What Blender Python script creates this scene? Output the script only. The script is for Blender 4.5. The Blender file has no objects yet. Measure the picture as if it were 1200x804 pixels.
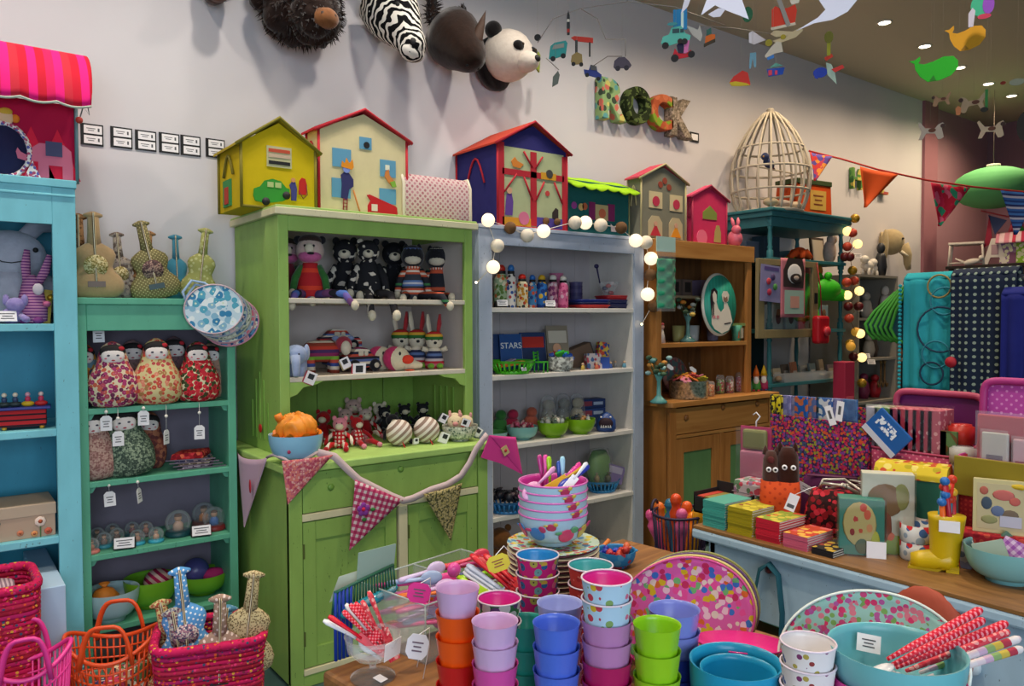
import bpy,math,random
from mathutils import Vector,Matrix,Euler
random.seed(7)
SC=bpy.context.scene
COL=SC.collection
PI=math.pi
# camera
F=907.0;YAW=.6482;PIT=-.0307;ROL=-.0038
CAM=Vector((0,0,1.5))
FW=Vector((math.sin(YAW)*math.cos(PIT),math.cos(YAW)*math.cos(PIT),math.sin(PIT)))
_r=FW.cross(Vector((0,0,1))).normalized();_u=_r.cross(FW)
RT=_r*math.cos(ROL)+_u*math.sin(ROL);UP=_u*math.cos(ROL)-_r*math.sin(ROL)
cd=bpy.data.cameras.new('camera');co=bpy.data.objects.new('camera',cd);COL.objects.link(co)
cd.sensor_width=36;cd.lens=F/1200*36;cd.clip_start=.05
m3=Matrix((RT,UP,-FW)).transposed()
co.matrix_world=Matrix.Translation(CAM)@m3.to_4x4()
SC.camera=co
# light and exposure
WALL=3.8;CEIL=3.7
SC.view_settings.view_transform='Standard';SC.view_settings.look='None'
SC.view_settings.gamma=1;SC.view_settings.use_curve_mapping=False
SC.view_settings.exposure=0.0
wd=bpy.data.worlds.new('world');SC.world=wd;wd.use_nodes=True
wd.node_tree.nodes['Background'].inputs[0].default_value=(.62,.74,1,1)
wd.node_tree.nodes['Background'].inputs[1].default_value=.8
def area(name,loc,target,sx,sy,power,col):
 l=bpy.data.lights.new(name,'AREA');l.shape='RECTANGLE';l.size=sx;l.size_y=sy;l.energy=power;l.color=col
 o=bpy.data.objects.new(name,l);COL.objects.link(o);o.location=loc
 o.rotation_euler=(Vector(target)-Vector(loc)).to_track_quat('-Z','Y').to_euler();return o
area('window_daylight',(-.6,-2.35,1.75),(-.6,3,1.3),3.4,2.3,120,(.74,.86,1))
# pixel helpers
def ray(px,py):return FW+RT*((px-600)/F)-UP*((py-402)/F)
def P(px,py,x=None,y=None,z=None,d=None):
 v=ray(px,py)
 t=x/v.x if x is not None else y/v.y if y is not None else(z-1.5)/v.z if z is not None else d
 return CAM+v*t
def AX(px,y,z):
 a=RT-FW*((px-600)/F);return-(a.y*y+a.z*(z-1.5))/a.x
def AY(px,x,z):
 a=RT-FW*((px-600)/F);return-(a.x*x+a.z*(z-1.5))/a.y
def S(px,y,z):return Vector((AX(px,y,z),y,z))
def dep(p):return(Vector(p)-CAM).dot(FW)
def m(px,p):return px*dep(p)/F
def face(p):return-math.atan2(p[0],p[1])
# materials
MATS={}
def lin(c):
 if isinstance(c,str):
  c=[int(c[i:i+2],16)/255 for i in(0,2,4)]
  c=[x/12.92 if x<=.04045 else((x+.055)/1.055)**2.4 for x in c]
 return(c[0],c[1],c[2],1)
def newmat(key,rough=.6,spec=.4):
 mt=bpy.data.materials.new(key);mt.use_nodes=True;n=mt.node_tree.nodes;b=n['Principled BSDF']
 b.inputs['Roughness'].default_value=rough;b.inputs['Specular IOR Level'].default_value=spec
 MATS[key]=mt
 return mt,n,mt.node_tree.links,b
def plain(c,rough=.6,spec=.4,var=.0,metal=0,emit=0,trans=0,sheen=0,alpha=1,coat=0,vs=12):
 key='plain_%s_%g_%g_%g_%g_%g_%g_%g_%g'%(c,rough,spec,var,metal,emit,trans,sheen,alpha)
 if key in MATS:return MATS[key]
 mt,n,l,b=newmat(key,rough,spec)
 b.inputs['Base Color'].default_value=lin(c)
 b.inputs['Metallic'].default_value=metal;b.inputs['Transmission Weight'].default_value=trans
 b.inputs['Sheen Weight'].default_value=sheen;b.inputs['Alpha'].default_value=alpha
 b.inputs['Coat Weight'].default_value=coat
 if emit:
  b.inputs['Emission Color'].default_value=lin(c);b.inputs['Emission Strength'].default_value=emit
 if var:
  t=n.new('ShaderNodeTexCoord');no=n.new('ShaderNodeTexNoise');no.inputs['Scale'].default_value=vs;no.inputs['Detail'].default_value=5
  l.new(t.outputs['Object'],no.inputs['Vector'])
  mx=n.new('ShaderNodeMix');mx.data_type='RGBA';L=lin(c)
  mx.inputs['A'].default_value=tuple(max(0,x*(1-var))for x in L[:3])+(1,)
  mx.inputs['B'].default_value=tuple(min(1,x*(1+var)+var*.02)for x in L[:3])+(1,)
  l.new(no.outputs['Fac'],mx.inputs['Factor']);l.new(mx.outputs['Result'],b.inputs['Base Color'])
 return mt
def ramp(n,cols,const=True):
 r=n.new('ShaderNodeValToRGB');cr=r.color_ramp
 if const:cr.interpolation='CONSTANT'
 while len(cr.elements)<len(cols):cr.elements.new(.5)
 for i,c in enumerate(cols):
  p,c=c if isinstance(c,tuple)and not isinstance(c[0],str)and len(c)==2 else(i/len(cols),c)
  cr.elements[i].position=p
 for i,c in enumerate(cols):
  c=c[1]if isinstance(c,tuple)and len(c)==2 else c
  cr.elements[i].color=lin(c)
 return r
def _vec(n,l,plane):
 t=n.new('ShaderNodeTexCoord')
 if plane=='3d':return t.outputs['Object']
 s=n.new('ShaderNodeSeparateXYZ');l.new(t.outputs['Object'],s.inputs[0]);c=n.new('ShaderNodeCombineXYZ')
 l.new(s.outputs[plane[0].upper()],c.inputs[0]);l.new(s.outputs[plane[1].upper()],c.inputs[1]);return c.outputs[0]
def cells(base,cols,scale,th=.35,plane='3d',rnd=1,core=None,rough=.8,rot=0,petals=0):
 """flowers or dots: voronoi cells with a base cloth between them"""
 key='cells_%s_%s_%g_%g_%s_%g_%s_%g'%(base,cols,scale,th,plane,rnd,core,rot)
 if key in MATS:return MATS[key]
 mt,n,l,b=newmat(key,rough,.25)
 v=n.new('ShaderNodeTexVoronoi');v.voronoi_dimensions='3D' if plane=='3d' else '2D'
 v.inputs['Scale'].default_value=scale;v.inputs['Randomness'].default_value=rnd
 vec=_vec(n,l,plane)
 if rot:
  mp=n.new('ShaderNodeMapping');mp.inputs['Rotation'].default_value=(0,0,rot);l.new(vec,mp.inputs['Vector']);vec=mp.outputs[0]
 l.new(vec,v.inputs['Vector'])
 se=n.new('ShaderNodeSeparateColor');l.new(v.outputs['Color'],se.inputs[0])
 rp=ramp(n,cols if isinstance(cols,(list,tuple))else[cols]);l.new(se.outputs[0],rp.inputs[0])
 src=rp.outputs[0]
 if core:
  lc=n.new('ShaderNodeMath');lc.operation='LESS_THAN';lc.inputs[1].default_value=th*.4;l.new(v.outputs['Distance'],lc.inputs[0])
  mc=n.new('ShaderNodeMix');mc.data_type='RGBA';l.new(lc.outputs[0],mc.inputs['Factor']);l.new(src,mc.inputs['A']);mc.inputs['B'].default_value=lin(core);src=mc.outputs['Result']
 lt=n.new('ShaderNodeMath');lt.operation='LESS_THAN';lt.inputs[1].default_value=th*(1.5 if plane=='3d' else 1);l.new(v.outputs['Distance'],lt.inputs[0])
 mx=n.new('ShaderNodeMix');mx.data_type='RGBA';l.new(lt.outputs[0],mx.inputs['Factor']);mx.inputs['A'].default_value=lin(base);l.new(src,mx.inputs['B'])
 l.new(mx.outputs['Result'],b.inputs['Base Color'])
 return mt
def stripes(cols,period,axis='z',rough=.8,off=0.):
 key='stripes_%s_%g_%s_%g'%(cols,period,axis,off)
 if key in MATS:return MATS[key]
 mt,n,l,b=newmat(key,rough,.25)
 t=n.new('ShaderNodeTexCoord');d=n.new('ShaderNodeVectorMath');d.operation='DOT_PRODUCT'
 ax={'x':(1,0,0),'y':(0,1,0),'z':(0,0,1),'d':(.7,0,.7),'e':(.8,0,-.6)}[axis]
 l.new(t.outputs['Object'],d.inputs[0]);d.inputs[1].default_value=[x/period for x in ax]
 a=n.new('ShaderNodeMath');a.operation='ADD';a.inputs[1].default_value=off+50;l.new(d.outputs['Value'],a.inputs[0])
 fr=n.new('ShaderNodeMath');fr.operation='FRACT';l.new(a.outputs[0],fr.inputs[0])
 rp=ramp(n,list(cols));l.new(fr.outputs[0],rp.inputs[0]);l.new(rp.outputs[0],b.inputs['Base Color'])
 return mt
def gingham(c1,c2,c3,period,ang=.3,plane='xz'):
 key='gingham_%s_%s_%g'%(c1,c2,period)
 if key in MATS:return MATS[key]
 mt,n,l,b=newmat(key,.85,.2)
 mp=n.new('ShaderNodeMapping');mp.inputs['Rotation'].default_value=(0,0,ang);mp.inputs['Scale'].default_value=(1/period,)*3
 l.new(_vec(n,l,plane),mp.inputs['Vector']);s=n.new('ShaderNodeSeparateXYZ');l.new(mp.outputs[0],s.inputs[0])
 out=[]
 for k in(0,1):
  a=n.new('ShaderNodeMath');a.operation='ADD';a.inputs[1].default_value=50;l.new(s.outputs[k],a.inputs[0])
  fr=n.new('ShaderNodeMath');fr.operation='FRACT';l.new(a.outputs[0],fr.inputs[0])
  g=n.new('ShaderNodeMath');g.operation='GREATER_THAN';g.inputs[1].default_value=.5;l.new(fr.outputs[0],g.inputs[0]);out.append(g)
 ad=n.new('ShaderNodeMath');ad.operation='ADD';l.new(out[0].outputs[0],ad.inputs[0]);l.new(out[1].outputs[0],ad.inputs[1])
 mu=n.new('ShaderNodeMath');mu.operation='MULTIPLY';mu.inputs[1].default_value=.4;l.new(ad.outputs[0],mu.inputs[0])
 rp=ramp(n,[(0.,c1),(.3,c2),(.7,c3)]);l.new(mu.outputs[0],rp.inputs[0]);l.new(rp.outputs[0],b.inputs['Base Color'])
 return mt
def painted(c,worn=None,amt=.35,rough=.5,sc=5):
 """painted wood: brushy tone change and a few scuffs"""
 key='painted_%s_%s_%g'%(c,worn,amt)
 if key in MATS:return MATS[key]
 mt,n,l,b=newmat(key,rough,.35)
 t=n.new('ShaderNodeTexCoord');mp=n.new('ShaderNodeMapping');mp.inputs['Scale'].default_value=(sc,sc,sc*.35);l.new(t.outputs['Object'],mp.inputs[0])
 no=n.new('ShaderNodeTexNoise');no.inputs['Scale'].default_value=3;no.inputs['Detail'].default_value=6;l.new(mp.outputs[0],no.inputs['Vector'])
 L=lin(c);d=tuple(x*(1-amt*.6)for x in L[:3])+(1,);e=tuple(min(1,x*(1+amt*.5)+.01)for x in L[:3])+(1,)
 mx=n.new('ShaderNodeMix');mx.data_type='RGBA';mx.inputs['A'].default_value=d;mx.inputs['B'].default_value=e;l.new(no.outputs['Fac'],mx.inputs['Factor'])
 n2=n.new('ShaderNodeTexNoise');n2.inputs['Scale'].default_value=28;n2.inputs['Detail'].default_value=4;l.new(mp.outputs[0],n2.inputs['Vector'])
 gt=n.new('ShaderNodeMath');gt.operation='GREATER_THAN';gt.inputs[1].default_value=.70;l.new(n2.outputs['Fac'],gt.inputs[0])
 m2=n.new('ShaderNodeMix');m2.data_type='RGBA';l.new(gt.outputs[0],m2.inputs['Factor']);l.new(mx.outputs['Result'],m2.inputs['A']);m2.inputs['B'].default_value=lin(worn)if worn else d
 l.new(m2.outputs['Result'],b.inputs['Base Color'])
 bp=n.new('ShaderNodeBump');bp.inputs['Strength'].default_value=.12;l.new(no.outputs['Fac'],bp.inputs['Height']);l.new(bp.outputs[0],b.inputs['Normal'])
 return mt
def wood(c1,c2,scale=8,axis='x',rough=.45):
 key='wood_%s_%s_%s'%(c1,c2,axis)
 if key in MATS:return MATS[key]
 mt,n,l,b=newmat(key,rough,.4)
 t=n.new('ShaderNodeTexCoord');mp=n.new('ShaderNodeMapping')
 mp.inputs['Scale'].default_value={'x':(.6,7,7),'y':(7,.6,7),'z':(7,7,.6)}[axis];l.new(t.outputs['Object'],mp.inputs[0])
 no=n.new('ShaderNodeTexNoise');no.inputs['Scale'].default_value=scale;no.inputs['Detail'].default_value=7;no.inputs['Distortion'].default_value=.8;l.new(mp.outputs[0],no.inputs['Vector'])
 rp=ramp(n,[(.3,c1),(.7,c2)],False);l.new(no.outputs['Fac'],rp.inputs[0]);l.new(rp.outputs[0],b.inputs['Base Color'])
 bp=n.new('ShaderNodeBump');bp.inputs['Strength'].default_value=.15;l.new(no.outputs['Fac'],bp.inputs['Height']);l.new(bp.outputs[0],b.inputs['Normal'])
 return mt
def fuzzy(c,c2=None,scale=60,bump=.6):
 """plush or knit: soft matte with fine relief"""
 key='fuzzy_%s_%s_%g'%(c,c2,scale)
 if key in MATS:return MATS[key]
 mt,n,l,b=newmat(key,.95,.1);b.inputs['Sheen Weight'].default_value=.25
 t=n.new('ShaderNodeTexCoord');no=n.new('ShaderNodeTexNoise');no.inputs['Scale'].default_value=scale;no.inputs['Detail'].default_value=4;l.new(t.outputs['Object'],no.inputs['Vector'])
 L=lin(c);M2=lin(c2)if c2 else tuple(x*.7 for x in L[:3])+(1,)
 mx=n.new('ShaderNodeMix');mx.data_type='RGBA';mx.inputs['A'].default_value=M2;mx.inputs['B'].default_value=L;l.new(no.outputs['Fac'],mx.inputs['Factor']);l.new(mx.outputs['Result'],b.inputs['Base Color'])
 bp=n.new('ShaderNodeBump');bp.inputs['Strength'].default_value=bump;bp.inputs['Distance'].default_value=.004;l.new(no.outputs['Fac'],bp.inputs['Height']);l.new(bp.outputs[0],b.inputs['Normal'])
 return mt
def blotch(c1,c2,scale,th=.5,rough=.9):
 """two-colour patches (cow spots, leopard)"""
 key='blotch_%s_%s_%g'%(c1,c2,scale)
 if key in MATS:return MATS[key]
 mt,n,l,b=newmat(key,rough,.15)
 t=n.new('ShaderNodeTexCoord');no=n.new('ShaderNodeTexNoise');no.inputs['Scale'].default_value=scale;no.inputs['Detail'].default_value=1.5;l.new(t.outputs['Object'],no.inputs['Vector'])
 rp=ramp(n,[(0.,c1),(th,c2)]);l.new(no.outputs['Fac'],rp.inputs[0]);l.new(rp.outputs[0],b.inputs['Base Color'])
 return mt
def clear(c='f4f8fa',rough=.05,a=.16):
 """thin clear plastic film or moulded acrylic"""
 key='clear_%s_%g_%g'%(c,rough,a)
 if key in MATS:return MATS[key]
 mt=bpy.data.materials.new(key);mt.use_nodes=True;n=mt.node_tree.nodes;l=mt.node_tree.links;n.clear();MATS[key]=mt
 o=n.new('ShaderNodeOutputMaterial');tr=n.new('ShaderNodeBsdfTransparent');gl=n.new('ShaderNodeBsdfPrincipled' if a>.06 else 'ShaderNodeBsdfGlossy');mx=n.new('ShaderNodeMixShader')
 gl.inputs[0].default_value=lin(c);gl.inputs['Roughness'].default_value=rough
 lw=n.new('ShaderNodeLayerWeight');lw.inputs[0].default_value=.25;ad=n.new('ShaderNodeMath');ad.operation='MULTIPLY_ADD';ad.inputs[1].default_value=.3;ad.inputs[2].default_value=a;ad.use_clamp=True
 l.new(lw.outputs['Fresnel'],ad.inputs[0]);l.new(ad.outputs[0],mx.inputs[0]);l.new(tr.outputs[0],mx.inputs[1]);l.new(gl.outputs[0],mx.inputs[2]);l.new(mx.outputs[0],o.inputs[0])
 return mt
WHITE=plain('e8e4da',.6);BLACK=plain('121214',.6);PAPER=plain('ece9ea',.7);INK=plain('55565a',.8)
# mesh builder
class MB:
 def __init__(s):s.v=[];s.f=[];s.s=[]
 def add(s,vs,fs,smooth=True,T=None):
  o=len(s.v);s.v+=[(T@Vector(v))if T else Vector(v)for v in vs]
  s.f+=[tuple(i+o for i in f)for f in fs];s.s+=[smooth]*len(fs);return s
 def bx(s,x0,x1,y0,y1,z0,z1,T=None):
  v=[(x,y,z)for x in(x0,x1)for y in(y0,y1)for z in(z0,z1)]
  return s.add(v,[(0,1,3,2),(4,6,7,5),(0,4,5,1),(2,3,7,6),(0,2,6,4),(1,5,7,3)],False,T)
 def poly(s,pts,a,b,ax='y',T=None,smooth=False):
  """closed outline (u, w) pushed from a to b along ax"""
  g={'y':lambda p,t:(p[0],t,p[1]),'z':lambda p,t:(p[0],p[1],t),'x':lambda p,t:(t,p[0],p[1])}[ax]
  n=len(pts);v=[g(p,a)for p in pts]+[g(p,b)for p in pts]
  s.add(v,[tuple(range(n)),tuple(range(2*n-1,n-1,-1))],False,T)
  return s.add(v,[(i,i+n,(i+1)%n+n,(i+1)%n)for i in range(n)],smooth,T)
 def lathe(s,pr,n=24,c=(0,0,0),sx=1,sy=1,T=None,smooth=True,ring=False,caps=True):
  if ring:pr=list(pr)+[pr[0]]
  v=[];f=[]
  for r,z in pr:
   for k in range(n):
    a=2*PI*k/n;v.append((c[0]+r*sx*math.cos(a),c[1]+r*sy*math.sin(a),c[2]+z))
  for i in range(len(pr)-1):
   for k in range(n):
    k2=(k+1)%n;f.append((i*n+k,i*n+k2,(i+1)*n+k2,(i+1)*n+k))
  if pr[0][0]>1e-6 and caps and not ring:f.append(tuple(range(n-1,-1,-1)))
  if pr[-1][0]>1e-6 and caps and not ring:f.append(tuple(range((len(pr)-1)*n,len(pr)*n)))
  return s.add(v,f,smooth,T)
 def loft(s,rings,n=20,T=None,smooth=True):
  """rings (z, half width x, half depth y[, cx, cy])"""
  v=[];f=[]
  for q in rings:
   z,a,b=q[:3];cx,cy=(q[3],q[4])if len(q)>4 else(0,0)
   for k in range(n):
    t=2*PI*k/n;v.append((cx+a*math.cos(t),cy+b*math.sin(t),z))
  for i in range(len(rings)-1):
   for k in range(n):
    k2=(k+1)%n;f.append((i*n+k,i*n+k2,(i+1)*n+k2,(i+1)*n+k))
  f.append(tuple(range(n-1,-1,-1)));f.append(tuple(range((len(rings)-1)*n,len(rings)*n)))
  return s.add(v,f,smooth,T)
 def ell(s,c,r,T=None,nu=18,nv=11):
  if not hasattr(r,'__len__'):r=(r,r,r)
  pr=[(math.sin(PI*i/nv),-math.cos(PI*i/nv))for i in range(nv+1)]
  v=[];f=[]
  for q,z in pr:
   for k in range(nu):
    t=2*PI*k/nu;v.append((c[0]+r[0]*q*math.cos(t),c[1]+r[1]*q*math.sin(t),c[2]+r[2]*z))
  for i in range(nv):
   for k in range(nu):
    k2=(k+1)%nu;f.append((i*nu+k,i*nu+k2,(i+1)*nu+k2,(i+1)*nu+k))
  return s.add(v,f,True,T)
 def tube(s,pts,r,n=8,closed=False,T=None,flat=1):
  pts=[Vector(p)for p in pts];L=len(pts);rr=r if hasattr(r,'__len__')else[r]*L
  v=[];f=[];up=None
  for i,p in enumerate(pts):
   if closed:t=pts[(i+1)%L]-pts[i-1]
   else:t=pts[min(i+1,L-1)]-pts[max(i-1,0)]
   t.normalize()
   if up is None:up=t.orthogonal().normalized()
   up=(up-t*up.dot(t));up=up.normalized()if up.length>1e-6 else t.orthogonal().normalized()
   w=t.cross(up)
   for k in range(n):
    a=2*PI*k/n;v.append(p+(up*math.cos(a)+w*math.sin(a)*flat)*rr[i])
  for i in range(L if closed else L-1):
   for k in range(n):
    k2=(k+1)%n;j=(i+1)%L;f.append((i*n+k,i*n+k2,j*n+k2,j*n+k))
  if not closed:
   f.append(tuple(range(n-1,-1,-1)));f.append(tuple(range((L-1)*n,L*n)))
  return s.add(v,f,True,T)
 def sheet(s,fn,nu,nv,T=None,smooth=True):
  v=[fn(i/nu,j/nv)for j in range(nv+1)for i in range(nu+1)]
  f=[(j*(nu+1)+i,j*(nu+1)+i+1,(j+1)*(nu+1)+i+1,(j+1)*(nu+1)+i)for j in range(nv)for i in range(nu)]
  return s.add(v,f,smooth,T)
 def build(s,name,mat,parent=None,world=False,bev=0,solid=0,loc=None,rot=None):
  me=bpy.data.meshes.new(name);off=parent.location if(world and parent)else Vector((0,0,0))
  me.from_pydata([tuple(v-off)for v in s.v],[],s.f)
  me.polygons.foreach_set('use_smooth',s.s);me.update();me.materials.append(mat)
  o=bpy.data.objects.new(name,me);COL.objects.link(o);o.parent=parent
  if loc:o.location=loc
  if rot:o.rotation_euler=rot
  if bev:
   b=o.modifiers.new('bevel','BEVEL');b.width=bev;b.segments=2;b.limit_method='ANGLE'
  if solid:
   k=o.modifiers.new('solid','SOLIDIFY');k.thickness=solid;k.offset=0
  return o
def tag(o,label,cat,group=None):
 o['label']=label;o['category']=cat
 if group:o['group']=group
 return o
def thing(name,label,cat,loc=(0,0,0),rz=0,group=None,rot=None,scale=None):
 o=bpy.data.objects.new(name,None);COL.objects.link(o);o.empty_display_size=.05
 o.location=loc;o.rotation_euler=rot if rot else(0,0,rz)
 if scale:o.scale=(scale,)*3
 return tag(o,label,cat,group)
def struct(name,mb,mat,parent=None,**k):
 o=mb.build(name,mat,parent,**k)
 if not parent:o['kind']='structure'
 return o
def board(parent,name,mat,*b,bev=.003):
 """one board (or a few boxes making one board) in world coordinates"""
 q=MB()
 for x in b:q.bx(*x)
 return q.build(name,mat,parent,world=True,bev=bev)
def copy_tree(o,parent=None):
 c=o.copy();COL.objects.link(c);c.parent=parent
 for ch in list(o.children):copy_tree(ch,c)
 return c
def rot_to(a,b):
 """matrix that carries +Z from a to b"""
 a=Vector(a);d=Vector(b)-a
 return Matrix.Translation(a)@d.to_track_quat('Z','Y').to_matrix().to_4x4()
def TR(loc=(0,0,0),rot=(0,0,0),sc=1):
 return Matrix.Translation(Vector(loc))@Euler(rot).to_matrix().to_4x4()@Matrix.Scale(sc,4)
def text_mesh(name,body,size,ext,mat,parent=None,bevel=0,align='CENTER',fat=0):
 cu=bpy.data.curves.new(name,'FONT');cu.body=body;cu.size=size;cu.align_x=align;cu.extrude=ext;cu.bevel_depth=bevel;cu.bevel_resolution=2;cu.offset=fat
 o=bpy.data.objects.new(name,cu);COL.objects.link(o)
 me=bpy.data.meshes.new_from_object(o.evaluated_get(bpy.context.evaluated_depsgraph_get()));me.name=name
 bpy.data.objects.remove(o);bpy.data.curves.remove(cu);me.materials.clear();me.materials.append(mat)
 o=bpy.data.objects.new(name,me);COL.objects.link(o);o.parent=parent;return o
 # the room
wallm=plain('cdcacd',.9,.1,.04,vs=3);ceilm=plain('bdb3a0',.9,.1);pinkm=plain('a8808a',.9,.1,.05,vs=3)
XL,YF,XE=-3.2,-2.6,9.8
struct('floor',MB().bx(XL,XE+1,YF,4.4,-.1,0),painted('3d5a58','2a3a3a',.4,.6))
struct('ceiling',MB().bx(XL,XE+1,YF,4.4,CEIL,CEIL+.1),ceilm)
struct('wall_back',MB().bx(XL,8.12,WALL,WALL+.12,0,CEIL),wallm)
struct('trim_1',MB().bx(8.12,8.4,WALL-.03,WALL+.14,0,CEIL),plain('9a6a74',.9,.1))
struct('wall_side',MB().bx(8.4,XE+.1,WALL+.05,WALL+.2,0,CEIL),pinkm)
struct('wall_right',MB().bx(XE,XE+.15,YF,WALL+.05,0,CEIL),plain('8d6a78',.9,.1,.05,vs=3))
struct('wall_left',MB().bx(XL-.12,XL,YF,4.2,0,CEIL),wallm)
fw=MB()
fw.bx(XL,-2.4,YF-.12,YF,0,CEIL);fw.bx(1.2,XE,YF-.12,YF,0,CEIL);fw.bx(-2.4,1.2,YF-.12,YF,0,.5);fw.bx(-2.4,1.2,YF-.12,YF,3.0,CEIL)
struct('wall_front',fw,wallm)
wf=MB()
for x in(-2.4,-.63,1.14):wf.bx(x,x+.06,YF-.1,YF-.02,.5,3.0)
for z in(.5,2.94):wf.bx(-2.4,1.2,YF-.1,YF-.02,z,z+.06)
w1=struct('window_1',wf,painted('5aa0a8'))
struct('pane',MB().bx(-2.34,1.14,YF-.065,YF-.06,.56,2.94),clear(),w1)
spots=[(8.64,3.18),(8.02,3.15),(7.3,3.10),(6.5,3.03),(5.74,2.97)]
spots+=[(5.74-.77*k,2.97-.012*k)for k in range(1,10)]
trimm=plain('d8d2c4',.4);lampm=plain('fff0d6',.5,emit=14)
for i,(x,y)in enumerate(spots):
 pos=('farthest along the row','second farthest','third farthest','fourth farthest','nearest in view')[i]if i<5 else None
 t=thing('ceiling_downlight','round recessed white ceiling downlight, %s'%pos if pos else 'round recessed ceiling downlight outside the picture','downlight',(x,y,CEIL),group='row of ceiling downlights')
 MB().lathe([(.040,0),(.056,0),(.054,-.008),(.043,-.008)],24,ring=True).build('trim_ring',trimm,t)
 MB().lathe([(0,-.004),(.042,-.004),(.042,-.001)],24).build('lamp_face',lampm,t)
 ld=bpy.data.lights.new('downlight_beam','SPOT');ld.energy=58 if i<5 else 52;ld.color=(1,.76,.5)if i<7 else(1,.9,.78);ld.spot_size=2.6;ld.spot_blend=1;ld.shadow_soft_size=.05
 lo=bpy.data.objects.new('downlight_beam',ld);COL.objects.link(lo);lo.parent=t;lo.location=(0,0,-.03);lo.rotation_euler=(.05,0,0)
for i,(x,y)in enumerate([(-.8,.9),(.9,.9),(2.6,.9),(4.3,.9),(6.2,.9)]):
 t=thing('ceiling_downlight','round recessed ceiling downlight outside the picture','downlight',(x,y,CEIL),group='row of ceiling downlights')
 MB().lathe([(.040,0),(.056,0),(.054,-.008),(.043,-.008)],24,ring=True).build('trim_ring',trimm,t)
 MB().lathe([(0,-.004),(.042,-.004),(.042,-.001)],24).build('lamp_face',lampm,t)
 ld=bpy.data.lights.new('downlight_beam','SPOT');ld.energy=115;ld.color=(1,.84,.66);ld.spot_size=2.0;ld.spot_blend=.8;ld.shadow_soft_size=.06
 lo=bpy.data.objects.new('downlight_beam',ld);COL.objects.link(lo);lo.parent=t;lo.location=(0,0,-.03)
 # furniture
 # tall sky-blue cabinet at the left edge
BY=3.35;BX1=.463;BX0=-.42
blue=painted('78c4d0','5a7a80');blue_shaded=painted('2f93ad','2a7088',.3)  # inside is the same blue paint, with shade put into its colour
t=thing('bookcase','tall sky-blue painted bookcase at the left edge with scalloped header','bookcase',(0,3.55,0))
board(t,'side_panel',blue,(BX1-.02,BX1-.002,BY+.02,3.78,0,2.0));board(t,'side_panel',blue,(BX0,BX0+.02,BY+.02,3.78,0,2.0))
board(t,'back_panel',blue_shaded,(BX0,BX1,3.765,3.785,.05,2.0),bev=0)
board(t,'side_lining',blue_shaded,(BX1-.035,BX1-.02,BY+.02,3.765,.05,1.95),bev=0)
board(t,'top',blue,(BX0-.01,BX1+.004,BY-.008,3.79,2.0,2.03))
board(t,'post',blue,(BX1-.078,BX1,BY,BY+.025,0,2.0));board(t,'post',blue,(BX0,BX0+.078,BY,BY+.025,0,2.0))
hd=[(BX1-.078,2.0),(BX1-.078,1.862),(.12,1.862),(.11,1.885),(.085,1.90),(.05,1.905),(-.02,1.905),(-.06,1.885),(-.07,1.862),(BX0+.078,1.862),(BX0+.078,2.0)]
MB().poly(hd,BY,BY+.022).build('header',blue,t,world=True)
board(t,'moulding',blue,(BX0,BX1,BY-.006,BY,1.965,1.975))
for z in(1.49,1.093,.685,.2):board(t,'shelf',blue,(BX0+.02,BX1-.02,BY+.01,3.765,z-.028,z))
board(t,'plinth',blue,(BX0,BX1,BY-.01,BY+.02,.0,.17))
# low sea-green shelf unit
TY=3.45;TX0,TX1=.472,1.085;TZ=[1.150,.857,.562,.264]
sea=painted('5cac8c','447a66');seain=plain('7a7280',.9,.1,.1)
t=thing('shelf_unit','sea-green painted open shelf unit between blue bookcase and lime dresser','shelf unit',(.78,3.6,0))
for x in(TX0,TX1-.03):board(t,'side_panel',sea,(x,x+.03,TY+.012,3.775,0,1.57))
board(t,'post',sea,(TX0,TX0+.035,TY,TY+.02,0,1.57));board(t,'post',sea,(TX1-.035,TX1,TY,TY+.02,0,1.57))
board(t,'back_panel',seain,(TX0+.03,TX1-.03,3.765,3.78,.1,1.57),bev=0)
board(t,'top',sea,(TX0,TX1+.01,TY-.012,3.785,1.565,1.592));board(t,'header',sea,(TX0+.035,TX1-.035,TY,TY+.02,1.46,1.565))
for z in TZ:
 board(t,'shelf',sea,(TX0+.03,TX1-.03,TY+.004,3.765,z-.024,z))
 for s,x in((1,TX0+.03),(-1,TX1-.03)):
  MB().poly([(x,z-.024),(x+s*.03,z-.024),(x+s*.018,z-.045),(x,z-.05)],TY+.022,TY+.2).build('bracket',sea,t,world=True)
board(t,'plinth',plain('8fc0ae',.6),(TX0-.02,TX1,TY-.01,TY+.01,.03,.1))
# lime-green dresser
GY=2.957;CZ=.92;HY=3.2;GX0,GX1=1.112,2.135;HX0,HX1=1.19,2.178
lime=painted('90b458','5d7a38');lime_lit=painted('a6c86c','6a8a40');cream=painted('ded6ae','a89a70',.25);limein=painted('7aa044','4d6a30');hin=plain('cabfb8',.9,.1,.06)  # paler lime for the tops: strong light put into the paint colour
t=thing('dresser','lime green painted dresser with open hutch, cream trim and two cupboard doors','dresser',(1.62,3.35,0))
board(t,'countertop',lime_lit,(GX0,GX1,GY,3.78,CZ-.032,CZ),bev=.006)
board(t,'side_panel',lime,(GX0+.03,GX0+.055,GY+.035,3.77,.02,CZ-.032));board(t,'side_panel',lime,(GX1-.045,GX1-.02,GY+.035,3.77,.02,CZ-.032))
for x in(GX0+.03,GX1-.075):board(t,'post',lime,(x,x+.055,GY+.03,GY+.06,.0,CZ-.032))
cx=(GX0+GX1)/2+.035;fx0=GX0+.085;fx1=GX1-.075
dr=board(t,'drawer',lime,(fx0+.004,fx1-.004,GY+.034,GY+.05,.715,CZ-.04))
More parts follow.
